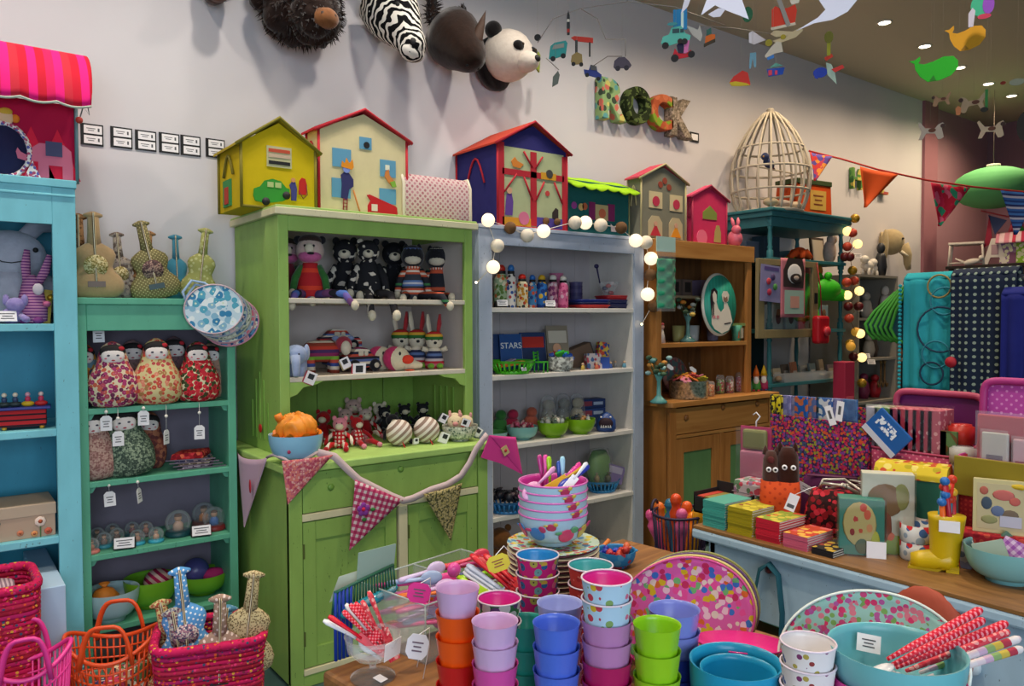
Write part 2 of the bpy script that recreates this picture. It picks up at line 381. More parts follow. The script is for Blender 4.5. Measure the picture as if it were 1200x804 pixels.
for px in(388,470):
 p=P(px,571 if px==388 else 550,y=GY+.03)
 MB().lathe([(0,0),(.014,0),(.014,.004),(.008,.008),(0,.009)],16,T=TR((p.x,GY+.034,p.z),(PI/2,0,0))).build('keyhole_plate',plain('6f9a40',.4),dr,world=False).location=-t.location
board(t,'rail',cream,(fx0,fx1,GY+.03,GY+.055,.682,.712));board(t,'rail',cream,(fx0,fx1,GY+.03,GY+.055,.05,.075))
board(t,'divider',cream,(cx-.022,cx+.022,GY+.03,GY+.055,.075,.682))
for a,b in((fx0+.004,cx-.03),(cx+.028,fx1-.004)):
 d=board(t,'door',lime,(a,a+.055,GY+.036,GY+.054,.078,.678),(b-.055,b,GY+.036,GY+.054,.078,.678),(a+.055,b-.055,GY+.036,GY+.054,.6,.678),(a+.055,b-.055,GY+.036,GY+.054,.078,.16))
 q=MB().bx(a+.05,b-.05,GY+.046,GY+.053,.15,.61).build('door_panel',lime,d);q.location=-t.location
 for z in(.2,.56):MB().bx(a-.004,a+.006,GY+.033,GY+.04,z-.03,z+.03).build('hinge',plain('58662e',.5),d).location=-t.location
board(t,'gap_shade',BLACK,(cx-.033,cx-.024,GY+.05,GY+.058,.078,.69),bev=0)  # black strip stands in for the shade between door and divider
board(t,'plinth',lime,(GX0+.03,GX1-.02,GY+.036,GY+.05,0,.05));board(t,'cupboard_back',limein,(GX0+.05,GX1-.04,3.75,3.765,.02,CZ-.03),bev=0)
board(t,'cupboard_floor',limein,(fx0,fx1,GY+.055,3.75,.05,.07),bev=0)
HT=1.985;H1=P(332,349,y=HY).z;H2=P(332,443,y=HY).z
board(t,'hutch_side',lime,(HX0,HX0+.025,HY+.02,3.77,CZ,HT-.04));board(t,'hutch_side',lime,(HX1-.025,HX1,HY+.02,3.77,CZ,HT-.04))
for s,x in((1,HX0+.025),(-1,HX1-.025)):
 board(t,'side_lining',hin,(min(x,x+s*.006),max(x,x+s*.006),HY+.02,3.755,H2,HT-.08),bev=0)
board(t,'hutch_post',lime,(HX0,HX0+.045,HY,HY+.024,CZ,HT-.04));board(t,'hutch_post',lime,(HX1-.045,HX1,HY,HY+.024,CZ,HT-.04))
board(t,'hutch_header',lime,(HX0+.045,HX1-.045,HY,HY+.024,HT-.105,HT-.04))
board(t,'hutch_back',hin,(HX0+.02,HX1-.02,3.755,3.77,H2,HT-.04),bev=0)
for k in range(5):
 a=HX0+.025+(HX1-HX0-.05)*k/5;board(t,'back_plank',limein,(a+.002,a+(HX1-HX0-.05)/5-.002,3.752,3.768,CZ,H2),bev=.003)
board(t,'hutch_top',lime_lit,(HX0-.015,HX1+.015,HY-.02,3.785,HT-.012,HT));board(t,'cornice',cream,(HX0-.02,HX1+.02,HY-.026,HY+.02,HT-.04,HT-.01));board(t,'cornice',cream,(HX0-.02,HX0+.01,HY+.02,3.78,HT-.04,HT-.01))
for z in(H1,H2):board(t,'hutch_shelf',painted('cfc6b4','a89a80',.2),(HX0+.025,HX1-.025,HY+.003,3.755,z-.022,z))
for s,x in((1,HX0+.045),(-1,HX1-.045)):
 pts=[(x,H2-.022),(x+s*.15,H2-.022),(x+s*.12,H2-.035),(x+s*.06,H2-.045),(x+s*.03,H2-.075),(x,H2-.085)]
 MB().poly(pts,HY+.002,HY+.02).build('corner_bracket',lime,t,world=True)
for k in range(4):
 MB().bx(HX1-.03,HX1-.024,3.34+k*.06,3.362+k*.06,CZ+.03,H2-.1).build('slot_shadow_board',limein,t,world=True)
for k in range(5):MB().bx(HX0-.004,HX0,3.34+k*.05,3.352+k*.05,CZ+.05,CZ+.05+.22*math.sin((k+.7)/5.4*PI)+.08).build('side_slat',painted('7aa544','5d7a38'),t,world=True)
# pale grey bookcase
EY=3.37;EX0,EX1=2.335,3.59;EZ=[P(660,q,y=EY).z for q in(361,436,514,592)]
grey=painted('a8b3c6','7a8090',.25);gwhite=painted('d6d2cb','a8a39c',.15);gin=plain('b6afb0',.9,.1,.06)
t=thing('bookcase','pale blue-grey painted bookcase with white shelves beside the lime dresser','bookcase',(2.96,3.58,0))
ET=2.005
board(t,'post',grey,(EX0,EX0+.085,EY,EY+.025,0,ET-.02));board(t,'post',grey,(EX1-.085,EX1,EY,EY+.025,0,ET-.02))
board(t,'header',grey,(EX0+.085,EX1-.085,EY,EY+.025,ET-.105,ET-.02));board(t,'top',grey,(EX0-.01,EX1+.01,EY-.012,3.785,ET-.02,ET))
for x in(EX0,EX1-.02):board(t,'side_panel',grey,(x,x+.02,EY+.025,3.78,0,ET-.02))
board(t,'side_lining',gwhite,(EX1-.095,EX1-.02,EY+.012,3.765,.05,ET-.06),bev=0);board(t,'side_lining',gwhite,(EX0+.02,EX0+.095,EY+.012,3.765,.05,ET-.06),bev=0)
for k in range(6):
 a=EX0+.02+(EX1-EX0-.04)*k/6;board(t,'back_plank',gin,(a+.001,a+(EX1-EX0-.04)/6-.001,3.765,3.78,.05,ET-.03),bev=.002)
for z in EZ+[.06]:board(t,'shelf',gwhite,(EX0+.08,EX1-.08,EY+.006,3.765,z-.026,z))
# pine cupboard with open hutch
WY=3.25;WX0,WX1=3.70,4.80;WZ=.975
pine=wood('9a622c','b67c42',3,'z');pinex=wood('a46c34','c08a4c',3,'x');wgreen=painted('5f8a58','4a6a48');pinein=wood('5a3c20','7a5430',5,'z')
t=thing('cupboard','orange pine cupboard with green door panels and an open hutch','cupboard',(4.25,3.5,0))
MB().poly([(WX0-.03,WY-.0),(WX0-.01,WY-.03),(WX1+.02,WY-.03),(WX1+.04,WY),(WX1+.04,3.78),(WX0-.03,3.78)],WZ-.03,WZ,'z').build('countertop',pinex,t,world=True,bev=.008)
for x in(WX0,WX1-.025):board(t,'side_panel',pine,(x,x+.025,WY+.02,3.77,0,WZ-.03))
for x in(WX0,WX1-.06):board(t,'post',pine,(x,x+.06,WY,WY+.03,0,WZ-.03))
d=board(t,'drawer',pinex,(WX0+.065,WX1-.065,WY+.006,WY+.025,WZ-.21,WZ-.045))
for px,py in((805,490),(848,477),(888,473)):
 p=P(px,py,y=WY);MB().lathe([(0,0),(.022,0),(.02,.006),(.01,.012),(0,.013)],14,T=TR((p.x,WY+.006,p.z),(PI/2,0,0))).build('knob_plate',plain('8a5a2c',.4),d).location=-t.location
board(t,'rail',pinex,(WX0+.06,WX1-.06,WY,WY+.025,WZ-.235,WZ-.215));board(t,'rail',pinex,(WX0+.06,WX1-.06,WY,WY+.025,.05,.1))
wc=P(846,560,y=WY).x
board(t,'divider',pine,(wc-.02,wc+.02,WY,WY+.025,.1,WZ-.235))
for a,b in((WX0+.062,wc-.022),(wc+.022,WX1-.062)):
 z0,z1=.105,WZ-.24
 d=board(t,'door',pine,(a,a+.075,WY+.004,WY+.024,z0,z1),(b-.075,b,WY+.004,WY+.024,z0,z1),(a+.075,b-.075,WY+.004,WY+.024,z1-.09,z1),(a+.075,b-.075,WY+.004,WY+.024,z0,z0+.09))
 MB().bx(a+.07,b-.07,WY+.014,WY+.022,z0+.08,z1-.08).build('door_panel',wgreen,d).location=-t.location
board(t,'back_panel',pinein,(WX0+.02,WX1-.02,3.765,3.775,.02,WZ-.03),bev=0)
VY=3.33;VX0,VX1=3.66,4.64;VT=P(830,285,y=VY).z;V1=P(830,401,y=VY).z;V2=1.655
board(t,'hutch_side',pine,(VX0,VX0+.025,VY+.02,3.77,WZ,VT));board(t,'hutch_side',pine,(VX1-.025,VX1,VY+.02,3.77,WZ,VT))
board(t,'hutch_post',pine,(VX0,VX0+.05,VY,VY+.025,WZ,VT-.1));board(t,'hutch_post',pine,(VX1-.05,VX1,VY,VY+.025,WZ,VT-.1))
board(t,'hutch_header',pinex,(VX0-.01,VX1+.015,VY-.012,VY+.02,VT-.11,VT));board(t,'hutch_top',pinex,(VX0,VX1,VY+.02,3.78,VT-.02,VT))
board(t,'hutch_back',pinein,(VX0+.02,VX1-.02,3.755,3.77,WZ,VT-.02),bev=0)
board(t,'hutch_shelf',pinex,(VX0+.025,VX1-.025,VY+.003,3.755,V1-.028,V1));board(t,'hutch_shelf',plain('8a7a60',.7),(VX0+.025,VX1-.025,VY+.12,3.755,V2-.02,V2))
dx0,dx1=VX1+.012,AX(957,VY-.03,1.7);z1=P(880,302,y=VY-.03).z;z0=P(880,397,y=VY-.03).z
gm=painted('8a7c58','5a5038')
d=board(t,'glazed_door',gm,(dx0,dx0+.075,VY-.045,VY-.02,z0,z1),(dx1-.075,dx1,VY-.045,VY-.02,z0,z1),(dx0+.075,dx1-.075,VY-.045,VY-.02,z1-.045,z1),(dx0+.075,dx1-.075,VY-.045,VY-.02,z0,z0+.06))
MB().bx(dx0+.07,dx1-.07,VY-.034,VY-.031,z0+.05,z1-.04).build('pane',clear(a=.05),d).location=-t.location
MB().bx(dx1-.055,dx1-.02,VY-.052,VY-.045,(z0+z1)/2-.03,(z0+z1)/2+.05).build('lock_plate',BLACK,d).location=-t.location
DOORX0,DOORX1,DOORZ0,DOORZ1=dx0,dx1,z0,z1
# dark teal open shelf with turned posts
AYF=3.36;AX0=AX(902,AYF,1.8);AX1=AX(985,AYF,1.8);AT=P(903,243,y=AYF-.03).z
teal=painted('2c7078','1d4a52',.3)
t=thing('shelf_unit','dark teal open shelf unit with turned posts under the birdcage','shelf unit',((AX0+AX1)/2,3.56,0))
MB().bx(AX0-.07,AX1+.09,AYF-.07,3.79,AT-.025,AT).build('top',teal,t,world=True,bev=.008)
board(t,'cornice',teal,(AX0-.05,AX1+.07,AYF-.05,3.785,AT-.06,AT-.025));board(t,'apron',teal,(AX0-.02,AX1+.04,AYF-.025,3.78,AT-.13,AT-.06))
AZ=[P(945,q,y=AYF).z for q in(305,386,446)]+[.62,.12]
for z in AZ:board(t,'shelf',teal,(AX0-.03,AX1+.03,AYF-.03,3.78,z-.025,z))
zs=sorted(AZ)
for x in(AX0,AX1):
 for y in(AYF,3.75):
  pr=[(.024,0)]
  lv=[0]+zs+[AT-.06]
  for a,b in zip(lv[:-1],lv[1:]):
   h=b-a
   pr+=[(.024,a+.01),(.024,a+.05),(.014,a+.06),(.021,a+.075),(.013,a+.09),(.018,a+h*.5),(.013,b-.09),(.021,b-.075),(.014,b-.06),(.024,b-.05),(.024,b-.01)]
  MB().lathe(pr,12,(x,y,0)).build('turned_post',teal,t,world=True)
board(t,'back_panel',plain('1a3a40',.8),(AX0,AX0+(AX1-AX0)*.55,3.77,3.785,.1,AZ[0]),bev=0)
# pale blue sales table on the right
TBZ=.78;TBX=AX(812,AY(812,P(812,615,z=.78).x,.78),.78);TBY=P(812,615,z=.78).y
tblue=painted('a3bccb','5d6468',.3);twood=wood('6d4a26','94693a',5,'y')
t=thing('display_table','pale blue painted table with worn brown top carrying books and suitcases','table',(TBX+.4,1.0,0))
board(t,'tabletop',twood,(TBX,TBX+.85,-.15,TBY,TBZ-.012,TBZ),bev=.002);board(t,'top_edge',tblue,(TBX-.004,TBX+.85,-.154,TBY+.004,TBZ-.045,TBZ-.012),bev=.008)
board(t,'apron',tblue,(TBX+.035,TBX+.06,.98,TBY-.04,TBZ-.27,TBZ-.045));board(t,'apron',tblue,(TBX+.035,TBX+.8,TBY-.07,TBY-.045,TBZ-.27,TBZ-.045))
board(t,'drawer_front',tblue,(TBX+.03,TBX+.055,.1,.975,TBZ-.27,TBZ-.05))
for x in(TBX+.04,TBX+.76):
 for y in(-.1,TBY-.1):board(t,'leg',tblue,(x,x+.06,y,y+.06,0,TBZ-.045))
kp=P(1172,785,x=TBX+.03)
MB().lathe([(0,0),(.02,.004),(.026,.016),(.02,.026),(0,.03)],16,T=TR((TBX+.03,.86,.6),(0,-PI/2,0))).build('knob',plain('c9d4da',.3),t,world=True)
MB().lathe([(0,0),(.012,0),(.012,.014),(0,.018)],12,T=TR(tuple(P(903,667,x=TBX+.035)),(0,-PI/2,0))).build('peg',plain('7a2c30',.4),t,world=True)
board(t,'lower_shelf',wood('5a3418','7a4a24',5,'y'),(TBX+.06,TBX+.8,-.08,TBY-.06,.42,.45))
# brown table in the foreground
FZ=.75;FA=.137
fc=P(377,786,z=FZ)
fwood=wood('6a4322','9a6a38',4,'x')
t=thing('display_table','brown wooden table crowded with melamine cups and bowls in the foreground','table',(fc.x,fc.y,0),FA)
MB().bx(0,.86,-1.25,0,FZ-.04,FZ).build('tabletop',fwood,t,bev=.01)
MB().bx(.05,.81,-1.2,-.05,FZ-.12,FZ-.04).build('apron',fwood,t)
for x in(.05,.75):
 for y in(-.11,-1.2):MB().bx(x,x+.06,y,y+.06,0,FZ-.04).build('leg',fwood,t,bev=.004)
t=thing('stool','brown wooden stool behind the plates carrying a blue bowl','stool',(1.74,1.70,0),.1)
MB().bx(-.16,.16,-.15,.15,FZ-.03,FZ).build('seat',fwood,t,bev=.008)
for x in(-.13,.1):
 for y in(-.12,.09):MB().bx(x,x+.03,y,y+.03,0,FZ-.03).build('leg',fwood,t)
 # grey cube shelves further along the wall
cubem=plain('8a857c',.8,.2,.05);cubein=plain('4a4744',.9)
for k,(x0,x1,z1,yy)in enumerate([(6.1,6.75,1.86,3.35),(6.8,7.75,1.5,3.35)]):
 t=thing('cube_shelf',('tall grey cube shelf behind the hanging bauble garland','lower grey cube shelf under the plush elephant head')[k],'shelf',((x0+x1)/2,3.55,0),group='grey cube shelves')
 for x in(x0,x1-.02):board(t,'side_panel',cubem,(x,x+.02,yy,3.78,0,z1),bev=0)
 zz=[.02,.42,.8,1.16,1.5,1.86]if k==0 else[.02,.4,.8,1.14,1.5]
 for z in zz:board(t,'shelf',cubem,(x0+.02,x1-.02,yy,3.78,z-.02,z),bev=0)
 board(t,'back_panel',cubein,(x0+.02,x1-.02,3.765,3.78,.02,z1),bev=0)
 # dark cabinet in the pink corner
t=thing('sideboard','black cabinet in the far pink corner carrying small houses','cabinet',(8.6,2.9,0))
dk=plain('1c1718',.5);bx0,bx1=8.0,8.45;by0,by1=1.3,AY(1110,8.0,1.8);bz=P(1115,312,x=8.0).z
board(t,'carcass',dk,(bx0+.02,bx1,by0,by1,0,bz-.03));board(t,'top',dk,(bx0,bx1+.02,by0-.02,by1+.02,bz-.03,bz))
for k in range(3):board(t,'door',plain('241d1e',.4),(bx0+.008,bx0+.02,by0+.02+k*(by1-by0)/3,by0-.02+(k+1)*(by1-by0)/3,.1,bz-.08))
SBX,SBZ=bx0,bz
# shared makers
def text_lines(parent,w,h,n,y,cx=0,cz=0,mat=INK,T=None):
 """printed lines on a card, thin ink strips"""
 q=MB()
 for i in range(n):
  L=w*(.8,.55,.7,.4)[i%4];z=cz+h*(.5-(i+.5)/n)
  q.bx(cx-L/2,cx+L/2,y-.0004,y,z-h/n*.18,z+h/n*.18,T)
 o=q.build('printing',mat,parent);o['kind']='stuff';return o
def price_card(p,rz,label,w=.05,h=.035,holder=True,border=False):
 t=thing('price_card',label,'price card',p,rz,'price cards')
 T=TR((0,0,h/2+.004),(-.35,0,0))
 if holder:MB().poly([(.0,0),(.04,0),(.02,h)],-w/2-.004,w/2+.004,'x').build('holder',BLACK,t)
 c=MB().bx(-w/2,w/2,-.0135,-.0115,-h/2,h/2,T).build('card',BLACK if border else PAPER,t)
 if border:MB().bx(-w*.28,w*.28,-.0142,-.0135,-h*.3,h*.3,T).build('picture',plain('7a766e',.7),c)
 else:text_lines(c,w,h*.7,3,-.0136,T=T)
 return t
def hang_tag(parent,p0,L,w=.042,h=.06,sway=0):
 """swing tag on a string with a bead, hung from p0 (local to parent)"""
 p0=Vector(p0);p1=p0+Vector((0,-.004,-L))
 MB().tube([p0,p0+Vector((0,-.012,-.01)),p1],.0009,5).build('tag_string',plain('e6e2dc',.8),parent)
 MB().ell(p0+Vector((0,-.012,-L*.45)),.007,nu=10,nv=6).build('bead',WHITE,parent)
 T=TR(p1,(0,0,sway))
 o=MB().poly([(-w/2,-h),(w/2,-h),(w/2,-h*.18),(w*.25,0),(-w*.25,0),(-w/2,-h*.18)],-.0008,.0008,T=T).build('swing_tag',PAPER,parent)
 text_lines(o,w*.75,h*.5,3,-.0009,cz=-h*.55,T=T)
def guitar(p,h,rz,tilt,m1,label,hole=None,bridge=None,group='fabric toy guitars',lean=0,tagL=0,wide=.27):
 """stuffed fabric guitar: waisted body, long neck, cross-shaped head"""
 t=thing('fabric_guitar',label,'toy guitar',p,group=group,rot=(lean,tilt,rz))
 W=h*wide
 R=[(0,.3,.35),(.02,.75,.8),(.08,.97,1),(.17,1,1),(.25,.88,.95),(.32,.66,.8),(.37,.6,.75),(.43,.68,.8),(.5,.74,.8),(.56,.66,.7),(.61,.42,.5),(.64,.24,.36)]
 MB().loft([(z*h,a*W,b*W*.42)for z,a,b in R],24).build('body',m1,t)
 MB().loft([(.6*h,W*.26,W*.22),(.75*h,W*.22,W*.2),(.93*h,W*.2,W*.18),(.94*h,W*.1,W*.1)],12).build('neck',m1,t)
 MB().loft([(0,.012*h,.012*h),(.03*h,.026*h,.026*h),(.08*h,.045*h,.045*h),(.12*h,.045*h,.045*h),(.17*h,.026*h,.026*h),(.2*h,.012*h,.012*h)],10,T=TR((-.1*h,0,.955*h),(0,PI/2,0))).build('head',m1,t)
 fr=W*.42
 MB().tube([(0,-fr*1.0,.12*h),(0,-fr*1.02,.25*h),(0,-fr*.8,.4*h),(0,-fr*.82,.5*h),(0,-fr*.56,.62*h),(0,-fr*.5,.75*h),(0,-fr*.46,.93*h),(0,-fr*.5,.98*h)],W*.05,6).build('strings',stripes(('2a2420','d8c49a','6a4a2a','e8dcc0'),W*.1,'x'),t)
 if hole:MB().lathe([(0,0),(W*.42,0),(W*.42,.003),(0,.006)],20,T=TR((0,-fr*.9,.37*h),(PI/2+.15,0,0))).build('sound_hole',hole,t)
 if bridge:MB().bx(-W*.3,W*.3,-.004,.004,-W*.11,W*.11,TR((0,-fr*1.04,.16*h))).build('bridge',bridge,t)
 if tagL:hang_tag(t,(.0,-fr*.6,0.0),tagL)
 return t
def bowl(name,label,p,R,h,mo,mi=None,foot=.5,group=None,cat='bowl',curve=.55,thick=.004,n=32):
 t=thing(name,label,cat,p,group=group)
 k=[(foot*R,0),(foot*R,h*.12),(R*(foot+.12),h*.16)]
 pr=[]
 for i in range(9):
  a=i/8;pr.append((R*foot+(R-R*foot)*math.sin(a*PI/2)**(curve*1.6),h*.13+(h*.87)*(1-math.cos(a*PI/2))**1.0))
 out=[(0,0),(foot*R,0),(foot*R*.96,h*.1)]+pr[0:]
 MB().lathe(out,n,caps=False).build('outside',mo,t)
 inn=[(R,h),(R-thick,h-.001)]+[(max(r-thick,.001),z+.003)for r,z in reversed(pr[:-1])]+[(0,h*.13+.003)]
 MB().lathe(inn,n,caps=False).build('inside',mi or mo,t)
 return t
 # blue bookcase contents
x1=AX(90,3.42,2.1);th0=2.03;thz=P(85,118,y=3.42).z
mag=plain('a8123c',.85,.15,.12,vs=9);rf=stripes(('c8102e','e8187a','c8102e','d81858','e8187a','c8283a'),.17,'x')
t=thing('puppet_theatre','crimson fabric puppet theatre with scalloped striped roof and elephant','toy house',(x1-.36,3.58,th0))
MB().bx(-.36,.36,-.16,.17,0,thz-th0-.02).build('walls',mag,t)
def roofc(u,v):
 a=v*2.0;z=.25*math.sin(a*.9)-.045;y=-.21-.04*math.cos(a*1.4)+.16*(1-math.cos(a*.8))
 if v<.13:z-=.012*abs(math.sin(u*PI*7))-.012
 return(-.40+.80*u+.012*math.sin(v*3),y,thz-th0+z)
MB().sheet(roofc,56,14).build('roof',rf,t,solid=.006)
MB().tube([roofc(i/70,0)for i in range(71)],.005,6).build('roof_piping',plain('b9bfb0',.8),t)
MB().tube([(.36,-.163,0),(.36,-.163,thz-th0)],.007,6).build('corner_piping',plain('5d7d84',.8),t);MB().tube([(-.36,-.163,.003),(.36,-.163,.003)],.006,6).build('base_piping',plain('b9bfb0',.8),t)
red=plain('d4143a',.85)
for px in(37,68):
 a=AX(px,3.42,2.1)-t.location.x;MB().poly([(a-.075,.01),(a+.075,.01),(a,.2)],-.164,-.16).build('tent_patch',red,t)
pkm=plain('cf6a84',.85)
a=AX(57,3.42,2.1)-t.location.x
el=[(-.1,.075),(-.105,.1),(-.1,.115),(-.09,.1),(-.07,.09),(-.055,.12),(-.03,.14),(.05,.142),(.075,.12),(.08,.06),(.08,.012),(.045,.012),(.045,.06),(.0,.06),(.0,.012),(-.035,.012),(-.035,.07),(-.06,.07),(-.08,.07)]
e=MB().poly([(a+x,z)for x,z in el],-.168,-.16).build('elephant_patch',pkm,t)
MB().bx(a-.01,a+.045,-.171,-.168,.095,.15).build('saddle_cloth',plain('4a4a6a',.85),e)
pw=P(4,185,y=3.42);aw=pw.x-t.location.x
MB().lathe([(0,0),(.075,0),(.075,.004),(0,.006)],24,T=TR((aw,-.162,.1),(PI/2,0,0)),sy=1.2).build('window_opening',plain('1e1e46',.9),t)
MB().tube([(aw+.082*math.cos(q),-.166,.1+.098*math.sin(q))for q in[PI*2*i/24 for i in range(24)]],.009,6,True).build('window_frill',cells('e6dcd8',['b04a6a','5a5aa0'],90,.35),t)
MB().poly([(aw+.06,.0),(aw+.09,.07),(aw+.12,.0)],-.176,-.164).build('curtain',cells('e6dcd8',['b04a6a','5a5aa0'],90,.35),t)
ah=AX(7,3.42,2.2)-t.location.x;zh=P(7,138,y=3.42).z-th0
h=MB().ell((ah,-.165,zh),(.026,.008,.026)).build('clown_face',plain('e0b890',.8),t)
MB().ell((ah,-.167,zh+.022),(.022,.008,.014)).build('clown_hat',plain('c8a030',.8),h);MB().ell((ah+.03,-.164,zh),(.014,.007,.016)).build('clown_hair',plain('d8781e',.8),h)
lp=[(.366,-.165,.34),(.40,-.17,.31),(.405,-.17,.27),(.385,-.168,.3),(.372,-.165,.25)]
MB().tube(lp,.003,6).build('tie_cord',plain('7a8a88',.8),t);MB().ell((.37,-.17,.245),.013).build('bobble',plain('b83a30',.7),t)
z=1.49
gp=fuzzy('b9bac6','9a9caa',40)
p=S(14,3.60,z)
t=thing('plush_rabbit','large pale grey plush rabbit with stitched smile on top blue shelf','plush toy',p,face(p)*.6)
MB().loft([(0,.1,.08),(.05,.145,.11),(.12,.14,.11),(.17,.11,.09),(.2,.09,.08)],20).build('body',gp,t)
MB().ell((0,0,.26),(.125,.1,.105)).build('head',gp,t)
MB().tube([(.04,.02,.33),(.10,.03,.4),(.2,.04,.40)],[.035,.042,.03],10,flat=.6).build('ear',gp,t);MB().tube([(-.05,.02,.33),(-.10,.03,.39),(-.16,.03,.36)],[.035,.04,.03],10,flat=.6).build('ear',gp,t)
MB().tube([(.11,.0,.16),(.17,-.04,.1),(.2,-.08,.06)],[.04,.04,.03],10).build('arm',gp,t)
for s in(-1,1):MB().ell((.07*s+.01,-.086,.285),.01,nu=8,nv=6).build('eye',BLACK,t)
MB().tube([(-.06,-.088,.255),(-.03,-.098,.235),(.0,-.101,.232),(.03,-.098,.238),(.06,-.088,.258)],.002,5).build('smile',BLACK,t)
p=S(38,3.45,z);st=stripes(('7a3a7a','c88aa8'),.011,'z')
t=thing('plush_rabbit','small purple and pink striped plush rabbit on top blue shelf','plush toy',p,-.2)
MB().loft([(0,.03,.03),(.012,.05,.045),(.06,.052,.045),(.11,.042,.036),(.16,.03,.026),(.185,.012,.012)],18).build('body',st,t)
MB().tube([(-.015,0,.16),(-.018,0,.22),(-.012,0,.28)],[.017,.02,.012],10,flat=.5).build('ear',st,t);MB().tube([(.02,0,.15),(.045,0,.2),(.062,0,.262)],[.017,.02,.012],10,flat=.5).build('ear',st,t)
MB().ell((.025,-.04,.13),(.018,.008,.022)).build('face_patch',plain('c9bfc4',.9),t);MB().ell((.05,-.02,.075),(.014,.02,.012)).build('arm',plain('c0638a',.9),t)
for s in(-1,1):MB().ell((.022*s,-.03,.012),(.018,.025,.014)).build('foot',plain('7a3a7a',.9),t)
p=S(54,3.44,z);t=thing('hang_card','narrow yellow card leaning beside the striped plush rabbit','card',p,.2)
MB().bx(-.014,.014,-.001,.001,0,.13,TR((0,0,0),(-.05,.1,0))).build('card',plain('a8903a',.6),t);MB().ell((.016,-.004,.1),.012).build('coin',plain('b8922a',.35,metal=.6),t)
p=S(14,3.43,z);t=thing('plush_dog','little lilac corduroy plush dog under the grey rabbit','plush toy',p,-.3);li=fuzzy('a79acb','7a6aa8',70)
MB().ell((0,0,.03),(.04,.03,.03)).build('body',li,t);MB().ell((.015,-.01,.07),(.032,.028,.028)).build('head',li,t)
for s in(-1,1):MB().ell((.015+.03*s,-.01,.088),(.012,.012,.022)).build('ear',li,t);MB().tube([(.03*s,-.01,.03),(.05*s+.01,-.05,.015)],.012,8).build('leg',li,t)
price_card(S(8,3.40,z),.1,'white price card lying before the lilac plush dog',.06,.04,False)
z=1.093;p=S(28,3.46,z)
t=thing('musical_toy','red striped wooden musical toy with little riders on a blue top','toy',p,-.12)
MB().bx(-.075,.075,-.055,.055,.012,.075).build('drum_box',stripes(('b8242a','b8242a','2c1620'),.02,'z'),t,bev=.004);MB().bx(-.09,.09,-.065,.065,.075,.084).build('top_plate',plain('2a3480',.5),t,bev=.003)
for sx in(-.06,.06):
 for sy in(-.045,.045):MB().ell((sx,sy,.007),(.009,.009,.007),nu=10,nv=6).build('foot',plain('c0942c',.4),t)
for k,(x,c1,c2)in enumerate([(-.06,'2c3a3a','e8d8c0'),(-.025,'2c3a3a','e8d8c0'),(.015,'d8b020','e0a0b0'),(.058,'c82a2a','e8c8c0')]):
 f=MB().ell((x,-.01,.094),(.022,.013,.011),nu=12,nv=8).build('rider',plain(c1,.5),t)
 MB().loft([(.1,.008,.008),(.115,.01,.009),(.122,.005,.005)],10,TR((x,-.01,0))).build('rider_body',plain('c83a5a' if k>1 else '3a4a6a',.5),f);MB().ell((x,-.01,.129),.009,nu=10,nv=7).build('rider_head',plain(c2,.5),f)
z=.685;p=S(18,3.46,z);bh=.125
t=thing('keepsake_box','beige cardboard box printed with flowers on the blue bookcase','box',p,0)
kb=plain('b49a84',.8,.15,.06)
MB().bx(-.16,.125,-.07,.16,0,bh*.72).build('box_body',kb,t,bev=.002);MB().bx(-.163,.128,-.073,.163,bh*.66,bh).build('lid',plain('b9a48e',.8,.15,.06),t,bev=.002)
for x,zz,c,r in[(.075,.06,'e8d0c0',.02),(.01,.025,'c87a5a',.012),(.055,.016,'d8905a',.012),(.1,.02,'c8604a',.014),(-.07,.07,'3a5a60',.02),(-.1,.03,'e0c8a8',.02)]:
 f=MB().lathe([(0,0),(r,0),(r*.9,.002),(0,.002)],7,T=TR((x,-.0745,zz),(PI/2,0,0))).build('flower_print',plain(c,.8),t)
 MB().lathe([(0,.002),(r*.4,.002),(0,.003)],8,T=TR((x,-.0745,zz),(PI/2,0,0))).build('flower_eye',plain('b85a3a',.8),f)
MB().bx(.073,.077,-.075,-.073,.0,.045).build('flower_stem',plain('4a6a3a',.8),t)
def woven_basket(name,label,p,rz,w,d,h,mats,taper=.85,rnd=4):
 """basket of stacked fabric coils with a thick rim"""
 t=thing(name,label,'basket',p,rz,'woven pink fabric baskets')
 n=int(h/.016)
 def ringpts(k,gr=1):
  s=taper+(1-taper)*k/n;pts=[]
  for i in range(40):
   a=2*PI*i/40;c,s_=math.cos(a),math.sin(a);e=.35
   pts.append((w/2*s*gr*math.copysign(abs(c)**e,c),d/2*s*gr*math.copysign(abs(s_)**e,s_),k*.016+.008))
  return pts
 for k in range(n):
  MB().tube(ringpts(k),.0098,6,True).build('coil',mats[k%len(mats)],t)
 MB().tube([(x,y,z+.008)for x,y,z in ringpts(n)],.016,8,True).build('rim',mats[0],t)
 MB().bx(-w/2*taper*.9,w/2*taper*.9,-d/2*taper*.9,d/2*taper*.9,.005,.012).build('base',mats[1],t)
 return t
def sari(c):
 return cells(c,['e83a7a','b01440','7a2a3a','d8a03a','3a4a6a','e05a2a','d81860','b01440','981230'],85,.27,rough=.75)
SARI=[sari('c41454'),sari('a81034'),sari('b0185c'),sari('981230'),sari('b82448')]
p=S(-6,3.22,0)
woven_basket('woven_basket','tall pink woven fabric basket beside the pale blue box',(AX(-2,3.17,.3)-.02,3.17,0),.0,.27,.3,.60,SARI,.92)
p=(AX(5,3.17,.55)-.03,3.17,.0)
t=thing('rolled_cloth','rolled striped cloth standing in the tall pink woven basket','cloth',(p[0],p[1],.02))
MB().loft([(0,.06,.06),(.5,.065,.065),(.58,.06,.06)],14).build('roll',stripes(('c9b0b8','8a7080'),.012,'x'),t)
p0=P(46,690,y=3.17);p1=P(77,685,y=3.17)
